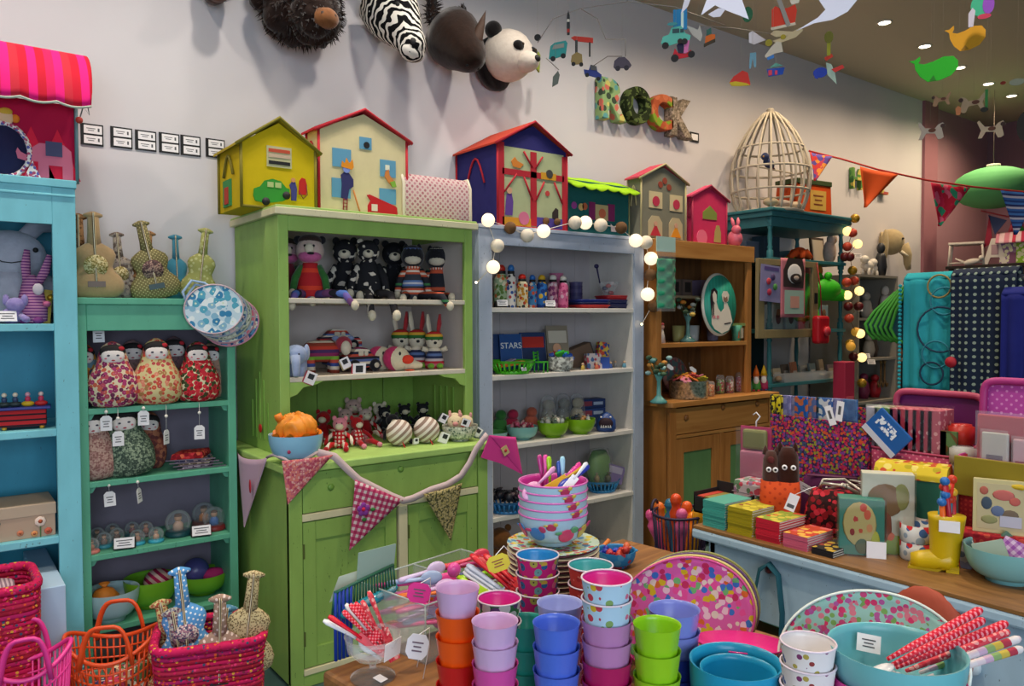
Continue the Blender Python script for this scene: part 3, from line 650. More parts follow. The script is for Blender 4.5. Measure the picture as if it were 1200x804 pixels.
tag(MB().bx(p0.x,p1.x,3.17,3.74,.205,p1.z).build('box_file',plain('a9c4dc',.6,.3,.04),bev=.004),'long pale blue cardboard box jutting from the bottom blue shelf','box')
# plastic carrier baskets on the floor
def lattice_basket(name,label,p,rz,w,d,h,mat,vertical=False):
 t=thing(name,label,'basket',p,rz,'plastic carrier baskets')
 N=44
 def pt(a,z):
  s=.78+.22*z/h;dip=.035*math.cos(2*a)*(z/h)**2
  return(w/2*s*math.cos(a),d/2*s*math.sin(a),z+dip)
 def ring(z,r,name,nn=48):MB().tube([pt(2*PI*i/nn,z)for i in range(nn)],r,6,True).build(name,mat,t)
 ring(h,.008,'rim');ring(h*.86,.004,'hoop');ring(.01,.006,'base_ring')
 MB().lathe([(0,.004),(w/2*.78,.004),(w/2*.78,.009),(0,.009)],40,sy=d/w).build('base',mat,t)
 if vertical:
  for i in range(N):MB().tube([pt(2*PI*i/N,.01),pt(2*PI*i/N,h*.5),pt(2*PI*i/N,h)],.0035,5).build('rib',mat,t)
 else:
  for z in(.62,.74):ring(h*z,.004,'hoop')
  for i in range(N):
   a=2*PI*i/N;MB().tube([pt(a,h*.62),pt(a,h)],.004,5).build('rib',mat,t)
  for s in(1,-1):
   for i in range(0,N,2):
    a=2*PI*i/N;MB().tube([pt(a+s*.55*k/6,h*(.03+.59*k/6))for k in range(7)],.004,5).build('lattice_bar',mat,t)
 for s in(1,-1):
  pts=[]
  for i in range(13):
   u=-1+2*i/12;pts.append((w*.27*math.copysign(abs(u)**.6,u),s*(d/2+.004),h*.98-.035+(.14*(1-abs(u)**2.6))))
  MB().tube(pts,.012,8,flat=.6).build('handle',mat,t)
 return t
orange=plain('e4501e',.35,.5)
p=P(133,770,d=2.8)
ob=lattice_basket('carrier_basket','orange plastic lattice carrier basket with two loop handles on the floor',(p.x,p.y,0),-.35,.31,.26,.345,orange)
p=P(30,780,d=2.52)
pb=lattice_basket('carrier_basket','bright pink ribbed plastic carrier basket at the bottom left corner',(p.x,p.y,0),-.1,.26,.18,.40,plain('e83a94',.35,.5),True)
for k in range(5):
 c=['ece6da','2a3a6a','c83a5a','d8c8a0','5a7a4a'][k];p=ob.location+Vector(((k-2)*.035,-.03+.03*(k%2),.02+.006*k))
 tag(MB().bx(-.05,.05,-.035,.035,0,.16+.01*k).build('folded_cloth',cells(c,['3a4a5a','d8d0c0','b8405a'],60,.3),loc=p,rot=(.1*k-.2,.1,.6*k)),['white','navy','rose','sand','green'][k]+' printed folded cloth inside the orange basket','cloth','folded cloths in the orange basket')
p=P(247,770,d=2.78);GBX,GBY=p.x,p.y
woven_basket('woven_basket','square pink woven fabric basket full of toy guitars',(GBX,GBY,0),-.30,.36,.30,.37,SARI,.88)
def gb(px,py,h,tilt,lean,mat,label,dx=0,hole=None,bridge=None,rz=-.35,zb=.03):
 """guitar whose head lands on pixel; foot stands inside the basket"""
 hd=P(px,py,d=2.72+dx)
 q=Vector((GBX+(hd.x-GBX)*.5,GBY+(hd.y-GBY)*.6,.0));ax=(hd-q);L=.36;q=hd-ax.normalized()*L;ax=hd-q
 g=guitar(q,L/.97,0,0,mat,label,hole,bridge,'fabric toy guitars',wide=.27)
 R=ax.to_track_quat('Z','Y').to_matrix().to_4x4()
 z=ax.normalized();yv=-(CAM-q);yv=(yv-z*yv.dot(z)).normalized();xv=yv.cross(z)
 g.rotation_euler=Matrix((xv,yv,z)).transposed().to_euler()
 return g
dotb=cells('5a9ad4',['e4ecf2'],62,.22,'xz',0,rot=.5);dotg=cells('a08474',['e4d0c8'],55,.24,'xz',0,rot=.5);floralg=cells('b8b4a8',['5a4a5a','7a7a8a','8a5a6a'],120,.36);creamg=cells('c9b98e',['8a7450','6a5a40'],150,.3)
gb(210,668,.6,0,0,dotb,'sky blue dotted fabric guitar sticking highest out of the pink basket',0,cells('4a4a6a',['d8c8c0','a87a8a'],160,.4))
gb(258,700,.6,0,0,dotg,'mauve-brown dotted fabric guitar at the front of the pink basket',-.06,None,plain('3a2a2c',.8))
gb(298,672,.6,0,0,creamg,'cream speckled fabric guitar at the right of the pink basket',.02)
gb(202,716,.6,0,0,floralg,'grey sprigged fabric guitar at the left of the pink basket',-.02)
gb(266,712,.6,0,0,cells('4a80a0',['8ab0c8'],90,.3),'teal blue fabric guitar at the back of the pink basket',.10)
gb(188,706,.6,0,0,cells('c8b87e',['8a6a4a','a8503a'],120,.35),'yellow patterned fabric guitar leaning over the left rim',.06)
# sea-green shelf contents
z=1.592
def onpx(px,y,z,pyt):p=S(px,y,z);return p,P(px,pyt,y=y).z-z
brown=blotch('6a4a30','9a7450',60,.5);tan=fuzzy('b89a72','a88a62',80,.2);olive=cells('7a7048',['c8bc86'],90,.2,'xz',0,rot=.78)
hole1=cells('c8b078',['8a7a40','e0d0a0'],170,.4)
for px,y,top,w,tilt,mt,lb,ho,br,tg in[(93,3.70,250,.27,0,brown,'leopard brown fabric guitar half hidden at the far left of the row',None,None,0),(113,3.57,248,.3,-.02,tan,'tan fabric guitar with lace sound hole and grey bridge',hole1,plain('7a6a66',.8),.12),(143,3.64,272,.27,-.06,cells('8a8078',['6a5a50','a89a8a'],80,.4),'grey leopard fabric guitar behind the tan one',hole1,None,0),(186,3.55,258,.3,-.2,olive,'olive fabric guitar with cream dots leaning left',cells('6a4a4a',['a88a7a','4a3a3a'],170,.4),plain('4a5a60',.8),0),(170,3.70,270,.27,.06,brown,'brown leopard fabric guitar behind the olive dotted one',None,None,0),(208,3.66,275,.22,-.02,fuzzy('4a90a4','3a7a90',60,.2),'teal blue fabric guitar in the middle of the row',None,None,0),(231,3.57,266,.25,.13,cells('9a9a58',['b8b880'],60,.25),'light green fabric guitar leaning right beside the bibs',None,None,0)]:
 p,h=onpx(px,y,z,top);guitar(p,h,face(p)*.5,tilt,mt,lb,ho,br,'fabric toy guitars',0,tg,w)
bp=S(249,3.39,P(249,350,y=3.40).z)
bc=[cells('c8dce6',['3a84b0','5aa8c0','e8f0f0','8ab8d0'],38,.42,core='d8e8d0'),cells('7a98a8',['3a5a7a','a8b8a8','c8a8a8'],70,.4),cells('b0b4a0',['6a7a6a','4a6a8a','c8c8b8'],80,.4),cells('98a8b8',['3a6a9a','c86a7a','d8d8c8'],60,.4),cells('5a8ab0',['d8d0c0','2a4a7a','c8909a'],70,.4)]
bn=['pale blue floral','slate sprigged','sage sprigged','grey-blue flowered','bright blue flowered']
for k in range(5):
 t=thing('baby_bib','%s round baby bib, %s of the hanging stack'%(bn[k],['front','second','third','fourth','rearmost'][k]),'bib',bp+Vector((.018*k,.0075*k,-.014*k)),group='baby bibs',rot=(0,-.12-.03*k,-.2))
 r=.118
 pts=[(r*math.cos(a),r*.88*math.sin(a)-.045)for a in[2*PI*i/36 for i in range(36)]]
 MB().poly(pts,-.003,.003,smooth=True).build('bib_panel',bc[k],t,bev=.002)
 MB().tube([(x,-.003,zz)for x,zz in pts],.0035,5,True).build('bib_piping',plain(['c8b0b8','9aa0b0','a8a898','b88a98','c88aa0'][k],.8),t)
 MB().tube([(-.1,0,-.02),(-.112,0,.04),(-.07,.02,.085),(-.02,.03,.07),(0,.0,.045)],.006,6).build('bib_tie',plain('9ab4d0',.8),t)
skin=plain('e8dcd6',.8);hair=plain('1a1618',.8);lip=plain('a8283a',.7)
def ragdoll(p,h,rz,cloth,label,w=.345,tags=(),lean=0,tilt=0,flower=True):
 t=thing('rag_doll',label,'rag doll',p,group='nesting-shaped rag dolls',rot=(lean,tilt,rz));W=h*w
 R=[(0,.5,.5),(.03,.8,.8),(.12,.97,1),(.24,1,1),(.36,.98,.97),(.48,.88,.88),(.58,.73,.74),(.66,.62,.65),(.75,.57,.6),(.84,.5,.55),(.92,.4,.44),(.97,.24,.26),(1,.05,.05)]
 MB().loft([(z*h,a*W,b*W*.72)for z,a,b in R],24).build('body',cloth,t)
 f=MB().ell((0,-W*.34,h*.775),(W*.44,W*.16,h*.13)).build('face',skin,t)
 MB().ell((0,-W*.24,h*.85),(W*.49,W*.22,h*.105)).build('hair',hair,t)
 for s in(-1,1):
  MB().ell((s*W*.17,-W*.49,h*.79),(W*.06,W*.02,h*.014),nu=10,nv=6).build('eye',plain('3a3a4a',.6),f);MB().ell((s*W*.27,-W*.46,h*.745),(W*.05,W*.02,h*.014),nu=8,nv=6).build('cheek',plain('d87a84',.8),f)
 MB().ell((0,-W*.485,h*.715),(W*.07,W*.02,h*.011),nu=10,nv=6).build('mouth',lip,f)
 if flower:MB().ell((W*.3,-W*.36,h*.89),(W*.13,W*.08,h*.035),nu=10,nv=6).build('hair_flower',plain('b8202c',.8),t)
 for dx,L,sw in tags:hang_tag(t,(dx,-W*.5,.0),L,sway=sw)
 return t
fl1=cells('d8c8a8',['8a2a5a','a83a6a','b84a5a','6a2a4a','c8604a'],62,.40,core='c86a8a');fl2=cells('cfc08a',['c8523a','b84a4a','a87a4a','d8846a'],56,.34,core='d8b08a');fl3=cells('d8d0a8',['b81c2a','c82a3a','d03a40','3a4a2a'],66,.46,core='7a1420')
z=TZ[0]
for px,y,top,c,lb,tg,w in[(133,3.49,400,fl1,'plum-flowered rag doll, left of the front three',((-.03,.03,0),(.012,.095,.1)),.37),(184,3.49,396,fl2,'cream rag doll with orange rosettes, middle of the front three',((-.055,.02,0),(.03,.105,1.0)),.36),(232,3.50,400,fl3,'red-flowered rag doll, right of the front three',((.0,.1,0),),.36),(98,3.60,402,cells('8a3a3a',['b86a2a','3a5a7a','c8923a','6a8a9a'],36,.45),'dark red and orange patchwork rag doll at the shelf edge',(),.34),(156,3.66,398,cells('6a5a5a',['8a6a6a'],50,.4),'dim mauve rag doll standing behind the plum-flowered doll',(),.34),(205,3.67,394,cells('5a4a50',['7a5a60'],50,.4),'dark patterned rag doll in the gap behind the front dolls',(),.34),(247,3.62,402,cells('9a7a70',['b8907a'],60,.4),'dusty pink rag doll half hidden behind the red-flowered doll',(),.34)]:
 p,h=onpx(px,y,z,top);ragdoll(p,h,face(p)*.7,c,lb,w,tg)
z=TZ[1]
for px,y,top,c,lb,tg,w,ti in[(113,3.52,480,cells('a88078',['8a605a','b8988a'],130,.4),'dusty pink speckled rag doll on the second shelf',((.04,.05,0),),.32,-.05),(153,3.52,476,cells('5a6a58',['3a4a40','8a9a80'],130,.4),'grey-green speckled rag doll on the second shelf',((.02,.05,1.1),),.36,-.1),(170,3.64,482,cells('8a4a40',['a86a50','6a3a3a'],60,.4),'rust-red rag doll behind the grey-green one',(),.33,.1)]:
 p,h=onpx(px,y,z,top);ragdoll(p,h,face(p)*.7,c,lb,w,tg,0,ti,False)
for k,(c,cs)in enumerate([('5a4a5a',['a89aa8','3a2a4a']),('a8988a',['6a5a50','c8b8a8']),('8a7a80',['3a3a5a','b8a0a8']),('b0202c',['8a1420','d83a40','e86a4a'])]):
 p=S(224+(3-k)*3,3.56,z+.013*k)
 t=thing('folded_purse',['dark violet folded fabric purse at the bottom of the pile','beige folded fabric purse in the pile','grey patterned folded fabric purse in the pile','crimson floral folded fabric purse on top of the pile'][k],'purse',p,-.1-.06*k,'folded fabric purses')
 MB().loft([(0,.10,.06),(.004,.115,.07),(.010,.115,.07),(.014 if k<3 else.03,.105,.062)],4,TR((0,0,0),(0,0,PI/4))).build('purse_body',cells(c,cs,60,.4),t,bev=.003);MB().bx(-.1,.1,-.083,-.078,.003,.007,TR((0,.0,0))).build('zip',plain('6a5a6a',.5),t)
z=TZ[2];glass=clear('dfe8ea',.03,.10)
def globe(p,r,label,base,fig,cat='snow globe'):
 t=thing('snow_globe',label,cat,p,0,'snow globes')
 MB().lathe([(0,0),(r*.95,0),(r*1.05,r*.12),(r*.95,r*.4),(r*.8,r*.45),(0,r*.45)],20).build('base',plain(base,.4),t)
 MB().lathe([(r*.82,r*.45)]+[(r*math.cos(a),r*1.05+r*math.sin(a))for a in[-.55+i*(PI/2+.55)/8 for i in range(9)]],20,caps=False).build('dome',glass,t)
 f=MB().loft([(r*.45,r*.42,r*.35),(r*.9,r*.4,r*.32),(r*1.15,r*.2,r*.2)],12).build('figurine',plain(fig,.6),t)
 MB().ell((0,0,r*1.4),(r*.3,r*.28,r*.3),nu=12,nv=8).build('figurine_head',plain('b88a6a',.6),f);MB().ell((0,.0,r*1.58),(r*.3,r*.28,r*.16),nu=12,nv=6).build('figurine_hair',plain('5a3a2a',.7),f)
for i,(px,y,b,fg,lb)in enumerate([(107,3.50,'c8746a','a86a4a','small snow globe with coral base at the shelf front'),(122,3.56,'3a8a9a','7a5a4a','small snow globe on teal base beside the coral one'),(137,3.60,'4a7a8a','6a4a40','small teal snow globe behind the left price card'),(99,3.60,'8a5a50','7a4a3a','small dim snow globe at the far left of the shelf'),(114,3.66,'5a6a6a','5a4a3a','small grey snow globe in the back left'),(132,3.69,'5a6a6a','6a5a4a','small dark snow globe in the back row'),(155,3.67,'4a7a80','8a4a4a','small snow globe in the back with red figure'),(161,3.52,'3aa0b8','b8846a','small snow globe on bright blue base, left of the pair'),(183,3.51,'3aa0b8','c89a7a','small snow globe on bright blue base, right of the pair'),(171,3.64,'6a5a5a','a86a5a','small rosy snow globe behind the bright blue pair')]):
 globe(S(px,y,z),.031,lb,b,fg)
globe(S(209,3.56,z),.054,'large snow globe with dark teal base and two children','1d4a50','c8a088');globe(S(239,3.66,z),.052,'large snow globe with orange figure at the back right','6a4a4a','c87a3a');globe(S(251,3.56,z),.050,'large snow globe with cobalt back and red base','8a2a2a','3a6ab0')
price_card(S(146,3.475,z),-.25,'price card in black holder among the small snow globes',.075,.042);price_card(S(236,3.475,z),-.2,'price card in black holder before the large snow globes',.075,.042)
z=TZ[3]
def cracker(p,r,c,label,cat='toy ball'):
 t=thing('gauze_ball',label,cat,p,random.random()*3);mt=plain(c,.5,.3,.3,vs=30)
 pr=[(0,0)]+[(r*math.sin(PI*i/10)*(1+.05*(-1)**i),r*(1-math.cos(PI*i/10)))for i in range(1,10)]+[(0,2*r)]
 MB().lathe(pr,20).build('ball',mt,t);MB().lathe([(0,2*r-.01),(r*.12,2*r),(r*.4,2*r+r*.3),(r*.36,2*r+r*.3),(0,2*r)],10).build('wrapper_frill',mt,t);return t
bl=plain('a9c6cc',.35,.5);gr=plain('7ab82a',.35,.5);grin=plain('6aa824',.4)
def label_on(t,R,z,a,w=.05,h=.024,c='e6dede'):
 o=MB().bx(-w/2,w/2,-.001,.001,-h/2,h/2,TR((R*math.sin(a),-R*math.cos(a),z),(.6,0,a))).build('price_sticker',plain(c,.7),t);return o
p=S(131,3.53,z);h=P(131,690,y=3.53).z-z;b1=bowl('bowl','pale blue bowl holding an orange wrapped ball on the bottom shelf',p,.106,h,bl,group='bowls on the sea-green shelf');label_on(b1,.086,h*.62,-.2,c='e6b8c0')
cracker(p+Vector((-.025,0,.03)),.055,'c8782a','orange gauze-wrapped ball in the pale blue bowl');tag(MB().ell((0,0,0),(.03,.02,.02)).build('gauze_bundle',plain('b8402a',.7),loc=p+Vector((.05,-.02,.075))),'little red gauze bundle in the pale blue bowl','ball')
p=S(177,3.60,z);h=P(177,676,y=3.60).z-z;b1=bowl('bowl','lime green bowl with striped crimson ball, left of the green pair',p,.108,h,gr,grin,group='bowls on the sea-green shelf');label_on(b1,.088,h*.62,-.1)
tag(MB().ell((0,0,0),.06).build('striped_ball',stripes(('a01848','c8a8a0','8a1440','b89a90'),.05,'d'),loc=p+Vector((.03,0,.095))),'crimson and cream striped ball in the left green bowl','ball')
p=S(238,3.63,z);h=P(238,670,y=3.63).z-z;b1=bowl('bowl','lime green bowl with blue and magenta balls, right of the green pair',p,.108,h,gr,grin,group='bowls on the sea-green shelf');label_on(b1,.088,h*.62,-.3)
tag(MB().ell((0,0,0),.058).build('glass_ball',plain('4a4a8a',.25,.5,.3),loc=p+Vector((-.03,0,.105))),'dark blue swirled ball in the right green bowl','ball');tag(MB().ell((0,0,0),(.05,.04,.03)).build('felt_ball',plain('a82068',.8),loc=p+Vector((.035,-.035,.085))),'magenta ball in the right green bowl','ball')
for k,(xa,xb,ya,yb)in enumerate([(95,120,143,170),(130,154,147,173),(159,182,151,176),(187,209,154,179),(212,234,157,182),(241,263,161,184)]):
 a=P(xa,ya,y=WALL);b=P(xb,yb+3,y=WALL)
 t=thing('wall_label','black wall plate with two white labels, number %s from the left'%['one','two','three','four','five','six'][k],'wall label',((a.x+b.x)/2,WALL,(a.z+b.z)/2),group='black label plates on the wall')
 w,h=.088,abs(a.z-b.z)*.93
 MB().bx(-w/2,w/2,-.006,0,-h/2,h/2).build('plate',BLACK,t)
 for s in(-1,1):
  l_=MB().bx(-w*.36,w*.44,-.008,-.006,s*h*.235-h*.19,s*h*.235+h*.19).build('label_card',PAPER,t)
  text_lines(l_,w*.5,h*.18,2,-.0081,-w*.05,s*h*.235);MB().bx(w*.25,w*.33,-.0085,-.008,s*h*.235-h*.08,s*h*.235+h*.08).build('barcode',INK,l_)
  # toy houses
def patch(parent,name,pts,y,mat,th=.004):
 return MB().poly(pts,y-th,y).build(name,mat,parent)
def rect(x0,x1,z0,z1):return[(x0,z0),(x1,z0),(x1,z1),(x0,z1)]
def disc(x,z,r,n=14,sx=1):return[(x+r*sx*math.cos(2*PI*i/n),z+r*math.sin(2*PI*i/n))for i in range(n)]
def house(a,b,c,y,zb,eave,peak,label,mats,over=.015,rear=None):
 """gabled fabric house seen at the front-left: a, b front corners, c rear-left corner in pixels"""
 x0,x1=AX(a,y,zb),AX(b,y,zb);yr=rear or min(AY(c,x0,zb),3.785)
 ze=P(b,eave,y=y).z-zb;zp=P((a+b)/2,peak,y=y).z-zb;w=(x1-x0)/2;d=yr-y
 t=thing('toy_house',label,'toy house',(x0+w,y,zb),group='fabric toy houses')
 MB().poly([(-w,0),(w,0),(w,ze),(0,zp-.012),(-w,ze)],0,d).build('walls',mats['wall'],t,bev=.003)
 for s in(-1,1):
  q=math.hypot(w,zp-ze);ux,uz=s*w/q,-(zp-ze)/q
  pts=[(0,zp),(ux*(q+.03),zp+uz*(q+.03)),(ux*(q+.03),zp+uz*(q+.03)+.012),(0,zp+.014)]
  MB().poly(pts,-over,d+.005).build('roof_panel',mats['roof'],t,bev=.002)
 pip=mats['pipe']
 MB().tube([(-w-.025,-over,ze-.012),(0,-over,zp+.008),(w+.025,-over,ze-.012)],.008,6).build('roof_piping',pip,t)
 for x in(-w,w):MB().tube([(x,-.002,0),(x,-.002,ze)],.0065,6).build('corner_piping',pip,t)
 MB().tube([(-w,-.002,.005),(w,-.002,.005)],.006,6).build('base_piping',pip,t)
 MB().tube([(-w-.004,d,0),(-w-.004,d,ze)],.006,6).build('corner_piping',pip,t)
 hp=[(-w-.008,d*(.28+.44*i/8),ze*.55+ze*.32*math.sin(PI*i/8))for i in range(9)]
 MB().tube(hp,.006,6).build('side_handle',mats.get('handle',pip),t)
 return t,w,ze,zp,d
zt=HT
ylw=plain('c6ac14',.85,.15,.1,vs=20)
t,w,ze,zp,d=house(283,370,258,3.34,zt,178,141,'yellow fabric garage house with green car on the dresser',dict(wall=ylw,roof=plain('b09a18',.85),pipe=plain('7a7020',.85)))
k=w/43.5
def fx(px):return(px-326.5)*k
def fz(py):return(246-py)*m(1,t.location)
q=patch(t,'window_patch',rect(fx(312),fx(341),fz(197),fz(173)),0,plain('b8b48a',.85))
for z_,c in((191,'1c1c20'),(183,'c0a890'),(177,'b84a30')):patch(q,'shelf_picture',rect(fx(314),fx(339),fz(z_+3),fz(z_-1)),-.004,plain(c,.85),.002)
car=[(296,232),(297,224),(304,221),(309,214),(318,211),(328,213),(334,220),(338,221),(338,231),(330,236),(310,240),(298,238)]
q=patch(t,'car_patch',[(fx(x),fz(y_))for x,y_ in car],0,plain('2f8a2c',.85),.006)
patch(q,'car_window',rect(fx(312),fx(319),fz(221),fz(215)),-.006,plain('a8b878',.85),.002);patch(q,'car_window',rect(fx(321),fx(328),fz(221),fz(215)),-.006,plain('a8b878',.85),.002)
for x,y_ in((310,238),(334,229)):MB().lathe([(0,0),(4.5*k,0),(4.5*k,.004),(0,.005)],14,T=TR((fx(x),-.006,fz(y_)),(PI/2,0,0))).build('wheel',BLACK,q)
q=patch(t,'figure_patch',[(fx(x),fz(y_))for x,y_ in[(340,234),(340,222),(338,216),(341,212),(345,212),(347,220),(346,234)]],0,plain('3a3a78',.85),.005)
patch(q,'figure_head',disc(fx(342.5),fz(210),2.6*k),-.003,plain('c88a5a',.85),.004)
q=patch(t,'pump_patch',[(fx(x),fz(y_))for x,y_ in[(349,226),(350,210),(353,206),(357,207),(359,214),(358,226)]],0,plain('b81e1a',.85),.006)
MB().tube([(fx(350),-.008,fz(224)),(fx(354),-.008,fz(231)),(fx(359),-.008,fz(226)),(fx(358),-.008,fz(214))],.002,5).build('pump_hose',plain('6a2a2a',.8),q)
MB().poly([(d*.42,.02),(d*.78,.02),(d*.78,ze*.5),(d*.42,ze*.5)],-w-.006,-w,'x').build('door_patch',plain('3a8a4a',.85),t);MB().poly([(d*.52,.03),(d*.68,.03),(d*.68,ze*.38),(d*.52,ze*.38)],-w-.01,-w-.006,'x').build('figure_patch',plain('b83a2a',.85),t)
crm=plain('d2c49a',.9,.1,.08,vs=20);rdp=plain('b0182a',.8)
t,w,ze,zp,d=house(374,477,361,3.38,zt,166,131,'cream fabric fire station house with red piping on the dresser',dict(wall=crm,roof=rdp,pipe=rdp))
k=w/51.5
def fx(px):return(px-425.5)*k
def fz(py):return(243-py)*m(1,t.location)
sky=plain('5a94b4',.85)
for a,b,c_,e in((389,410,187,166),(444,463,192,172),(388,409,222,200),(443,463,224,206),(420,434,163,149)):patch(t,'window_patch',rect(fx(a),fx(b),fz(c_),fz(e)),0,sky)
patch(t,'cat_patch',disc(fx(428),fz(158),3.5*k),-.004,BLACK,.003)
q=patch(t,'firefighter_patch',[(fx(x),fz(y_))for x,y_ in[(398,222),(399,206),(398,196),(402,192),(407,193),(412,200),(412,208),(407,212),(405,224)]],-.003,plain('2a2a60',.85),.005)
patch(q,'face_patch',disc(fx(404),fz(189),4*k),-.008,plain('7a8ad0',.85),.003);patch(q,'flame_helmet',[(fx(x),fz(y_))for x,y_ in[(398,187),(399,180),(402,183),(404,176),(407,182),(411,177),(412,186),(410,189)]],-.008,plain('d8861a',.85),.004)
for x in(400,404):MB().tube([(fx(x),-.006,fz(242)),(fx(x+1),-.006,fz(222))],.0025,5).build('ladder_rail',plain('8a1a20',.8),t)
for i in range(5):MB().tube([(fx(400),-.007,fz(240-4*i)),(fx(405),-.007,fz(240-4*i))],.002,5).build('ladder_rung',plain('8a1a20',.8),t)
MB().tube([(fx(412),-.006,fz(212)),(fx(418),-.006,fz(232)),(fx(421),-.006,fz(241))],.004,5).build('hose_patch',plain('c07a3a',.8),t)
q=patch(t,'fire_engine_patch',[(fx(x),fz(y_))for x,y_ in[(429,243),(429,228),(432,222),(428,216),(431,215),(462,226),(464,228),(465,243)]],0,plain('b8161e',.85),.006)
patch(q,'engine_window',rect(fx(433),fx(440),fz(234),fz(226)),-.006,plain('d8c8b8',.85),.002)
q=patch(t,'climber_patch',[(fx(x),fz(y_))for x,y_ in[(449,192),(450,186),(454,183),(455,190),(461,197),(458,203),(453,198)]],-.004,plain('c87a3a',.85),.004)
patch(q,'climber_arms',rect(fx(450),fx(455),fz(184),fz(178)),-.004,plain('d8d8c8',.85),.003);patch(q,'climber_legs',[(fx(455),fz(198)),(fx(461),fz(196)),(fx(463),fz(203)),(fx(458),fz(204))],-.008,plain('7aa83a',.85),.003)
x0,x1=AX(474,3.36,2.05),AX(552,3.36,2.05);hz=P(520,209,y=3.40).z-zt
t=thing('quilted_bag','rose lattice quilted wash bag lying on the dresser cornice','bag',((x0+x1)/2,3.45,zt));w=(x1-x0)/2
qm=cells('cbb4b0',['a86a74','b8808a'],48,.33,'xz',0,rot=.78)
pf=[(-.075,.0),(-.085,.03),(-.083,hz*.8),(-.06,hz),(.06,hz),(.083,hz*.8),(.085,.03),(.075,0)]
MB().poly(pf,-w,w,'x',smooth=True).build('bag_body',qm,t,bev=.008)
for s in(-1,1):MB().tube([(s*w,y_,z_)for y_,z_ in pf],.008,6,True).build('edge_binding',plain('d8cdb8',.85),t)
MB().bx(w-.004,w+.003,-.086,-.083,.03,.06).build('side_label',PAPER,t)
# knitted toys on the upper shelves
cre=fuzzy('ddd3bc','c8bca4',70);knitred=fuzzy('b8242a','8a1418',70);dark=fuzzy('26262c','17171c',60)
def sitdoll(p,h,rz,label,body,head,arm,leg,hand=cre,foot=cre,headr=.2,extra=None,legs=((-.12,-.3),(.16,-.28)),cat='knitted toy',group='knitted toys on the top shelf',droop=.0,legl=1,armd=1):
 t=thing('knitted_doll',label,cat,p,rz,group)
 MB().loft([(0,.16*h,.15*h),(.08*h,.2*h,.17*h),(.25*h,.19*h,.16*h),(.42*h,.15*h,.13*h),(.55*h,.11*h,.1*h),(.6*h,.05*h,.05*h)],16).build('body',body,t)
 hz_=.58*h+headr*h*.75
 hd=MB().ell((0,-.02*h,hz_),(headr*h,headr*h*.85,headr*h)).build('head',head,t)
 for s in(-1,1):
  MB().tube([(s*.12*h,0,.5*h),(s*.22*h,-.06*h,.32*h),(s*.25*h,-.14*h,.14*h)],[.06*h,.058*h,.05*h],10).build('arm',arm,t)
  MB().ell((s*.255*h,-.16*h,.09*h),(.055*h,.055*h,.07*h),nu=12,nv=8).build('hand',hand,t)
 for s,(dx,dz)in zip((-1,1),legs):
  a=Vector((s*.1*h,-.1*h,.07*h));b=a+Vector((dx*h*legl,-.3*h*legl,-.0*h));c=b+Vector((dx*.25*h,-.14*h,dz*h*.3))
  b.z=max(b.z,.055*h)
  MB().tube([a,(a+b)/2+Vector((0,0,.02*h)),b,c],[.065*h,.062*h,.058*h,.05*h],10).build('leg',leg,t)
  MB().ell(c+Vector((dx*.1*h,-.03*h,-.02*h)),(.058*h,.06*h,.075*h),nu=12,nv=8).build('foot',foot,t)
 if extra:extra(t,hd,hz_,h,headr*h)
 return t
def bearhead(muz,ear=None,nose=BLACK):
 def fn(t,hd,z,h,r):
  MB().ell((0,-r*.8,z-r*.25),(r*.5,r*.35,r*.38),nu=12,nv=8).build('muzzle',muz,hd)
  MB().ell((0,-r*1.15,z-r*.1),(r*.16,r*.1,r*.12),nu=8,nv=6).build('nose',nose,hd)
  for s in(-1,1):
   MB().ell((s*r*.7,0,z+r*.85),(r*.32,r*.2,r*.32),nu=10,nv=7).build('ear',ear or muz,hd);MB().ell((s*r*.36,-r*.78,z+r*.2),r*.09,nu=8,nv=6).build('eye',BLACK,hd)
 return fn
z=H1;cowm=blotch('26262a','d8cfc0',26,.62);cow2=blotch('1c1c20','3a3a3e',30,.6)
band=stripes(('3a3c44','3a3c44','3a3c44','c8583a','e8d8c8','c8583a','3a3c44','5a7ab0','c8c8d0','5a7ab0'),.10,'z');limb=stripes(('26262e','26262e','26262e','c8583a','e0d0c0','c8583a','26262e','3a7a4a'),.085,'z')
legm=stripes(('7a4a7a','6a5aa0','4a6ab0','26262e'),.09,'y')
def monkey(t,hd,z,h,r):
 MB().ell((0,-r*.55,z-r*.45),(r*.85,r*.55,r*.45),nu=14,nv=9).build('muzzle',fuzzy('c86a9a','a84a7a'),hd);MB().ell((0,-r*.9,z+r*.1),(r*.35,r*.25,r*.4),nu=10,nv=8).build('face',cre,hd)
 MB().ell((r*.1,-r*1.08,z-r*.25),(r*.26,r*.1,r*.1),T=None,nu=10,nv=6).build('mouth',BLACK,hd);MB().ell((0,0,z+r*.75),(r*.9,r*.7,r*.45),nu=14,nv=8).build('cap',fuzzy('4a3a34','2a201c'),hd)
 for s in(-1,1):MB().ell((s*r*.85,0,z+r*.8),(r*.3,r*.2,r*.3),nu=10,nv=7).build('ear',dark,hd);MB().ell((s*r*.3,-r*.95,z+r*.3),r*.1,nu=8,nv=6).build('eye',BLACK,hd)
def kd(px,y,top):p=S(px,y,z);return p,(P(px,top,y=y).z-z)
p,h=kd(364,3.38,274);sitdoll(p,h,-.45,'knitted monkey with red jumper and pink muzzle, left end of top shelf',stripes(('b8242a','b8242a','d8402a','b8242a'),.08,'z'),fuzzy('cdb8ae','b89a90'),fuzzy('3a7a3a','2a5a2a'),legm,cre,cre,.21,monkey,((-.1,-.5),(.42,-.5)))
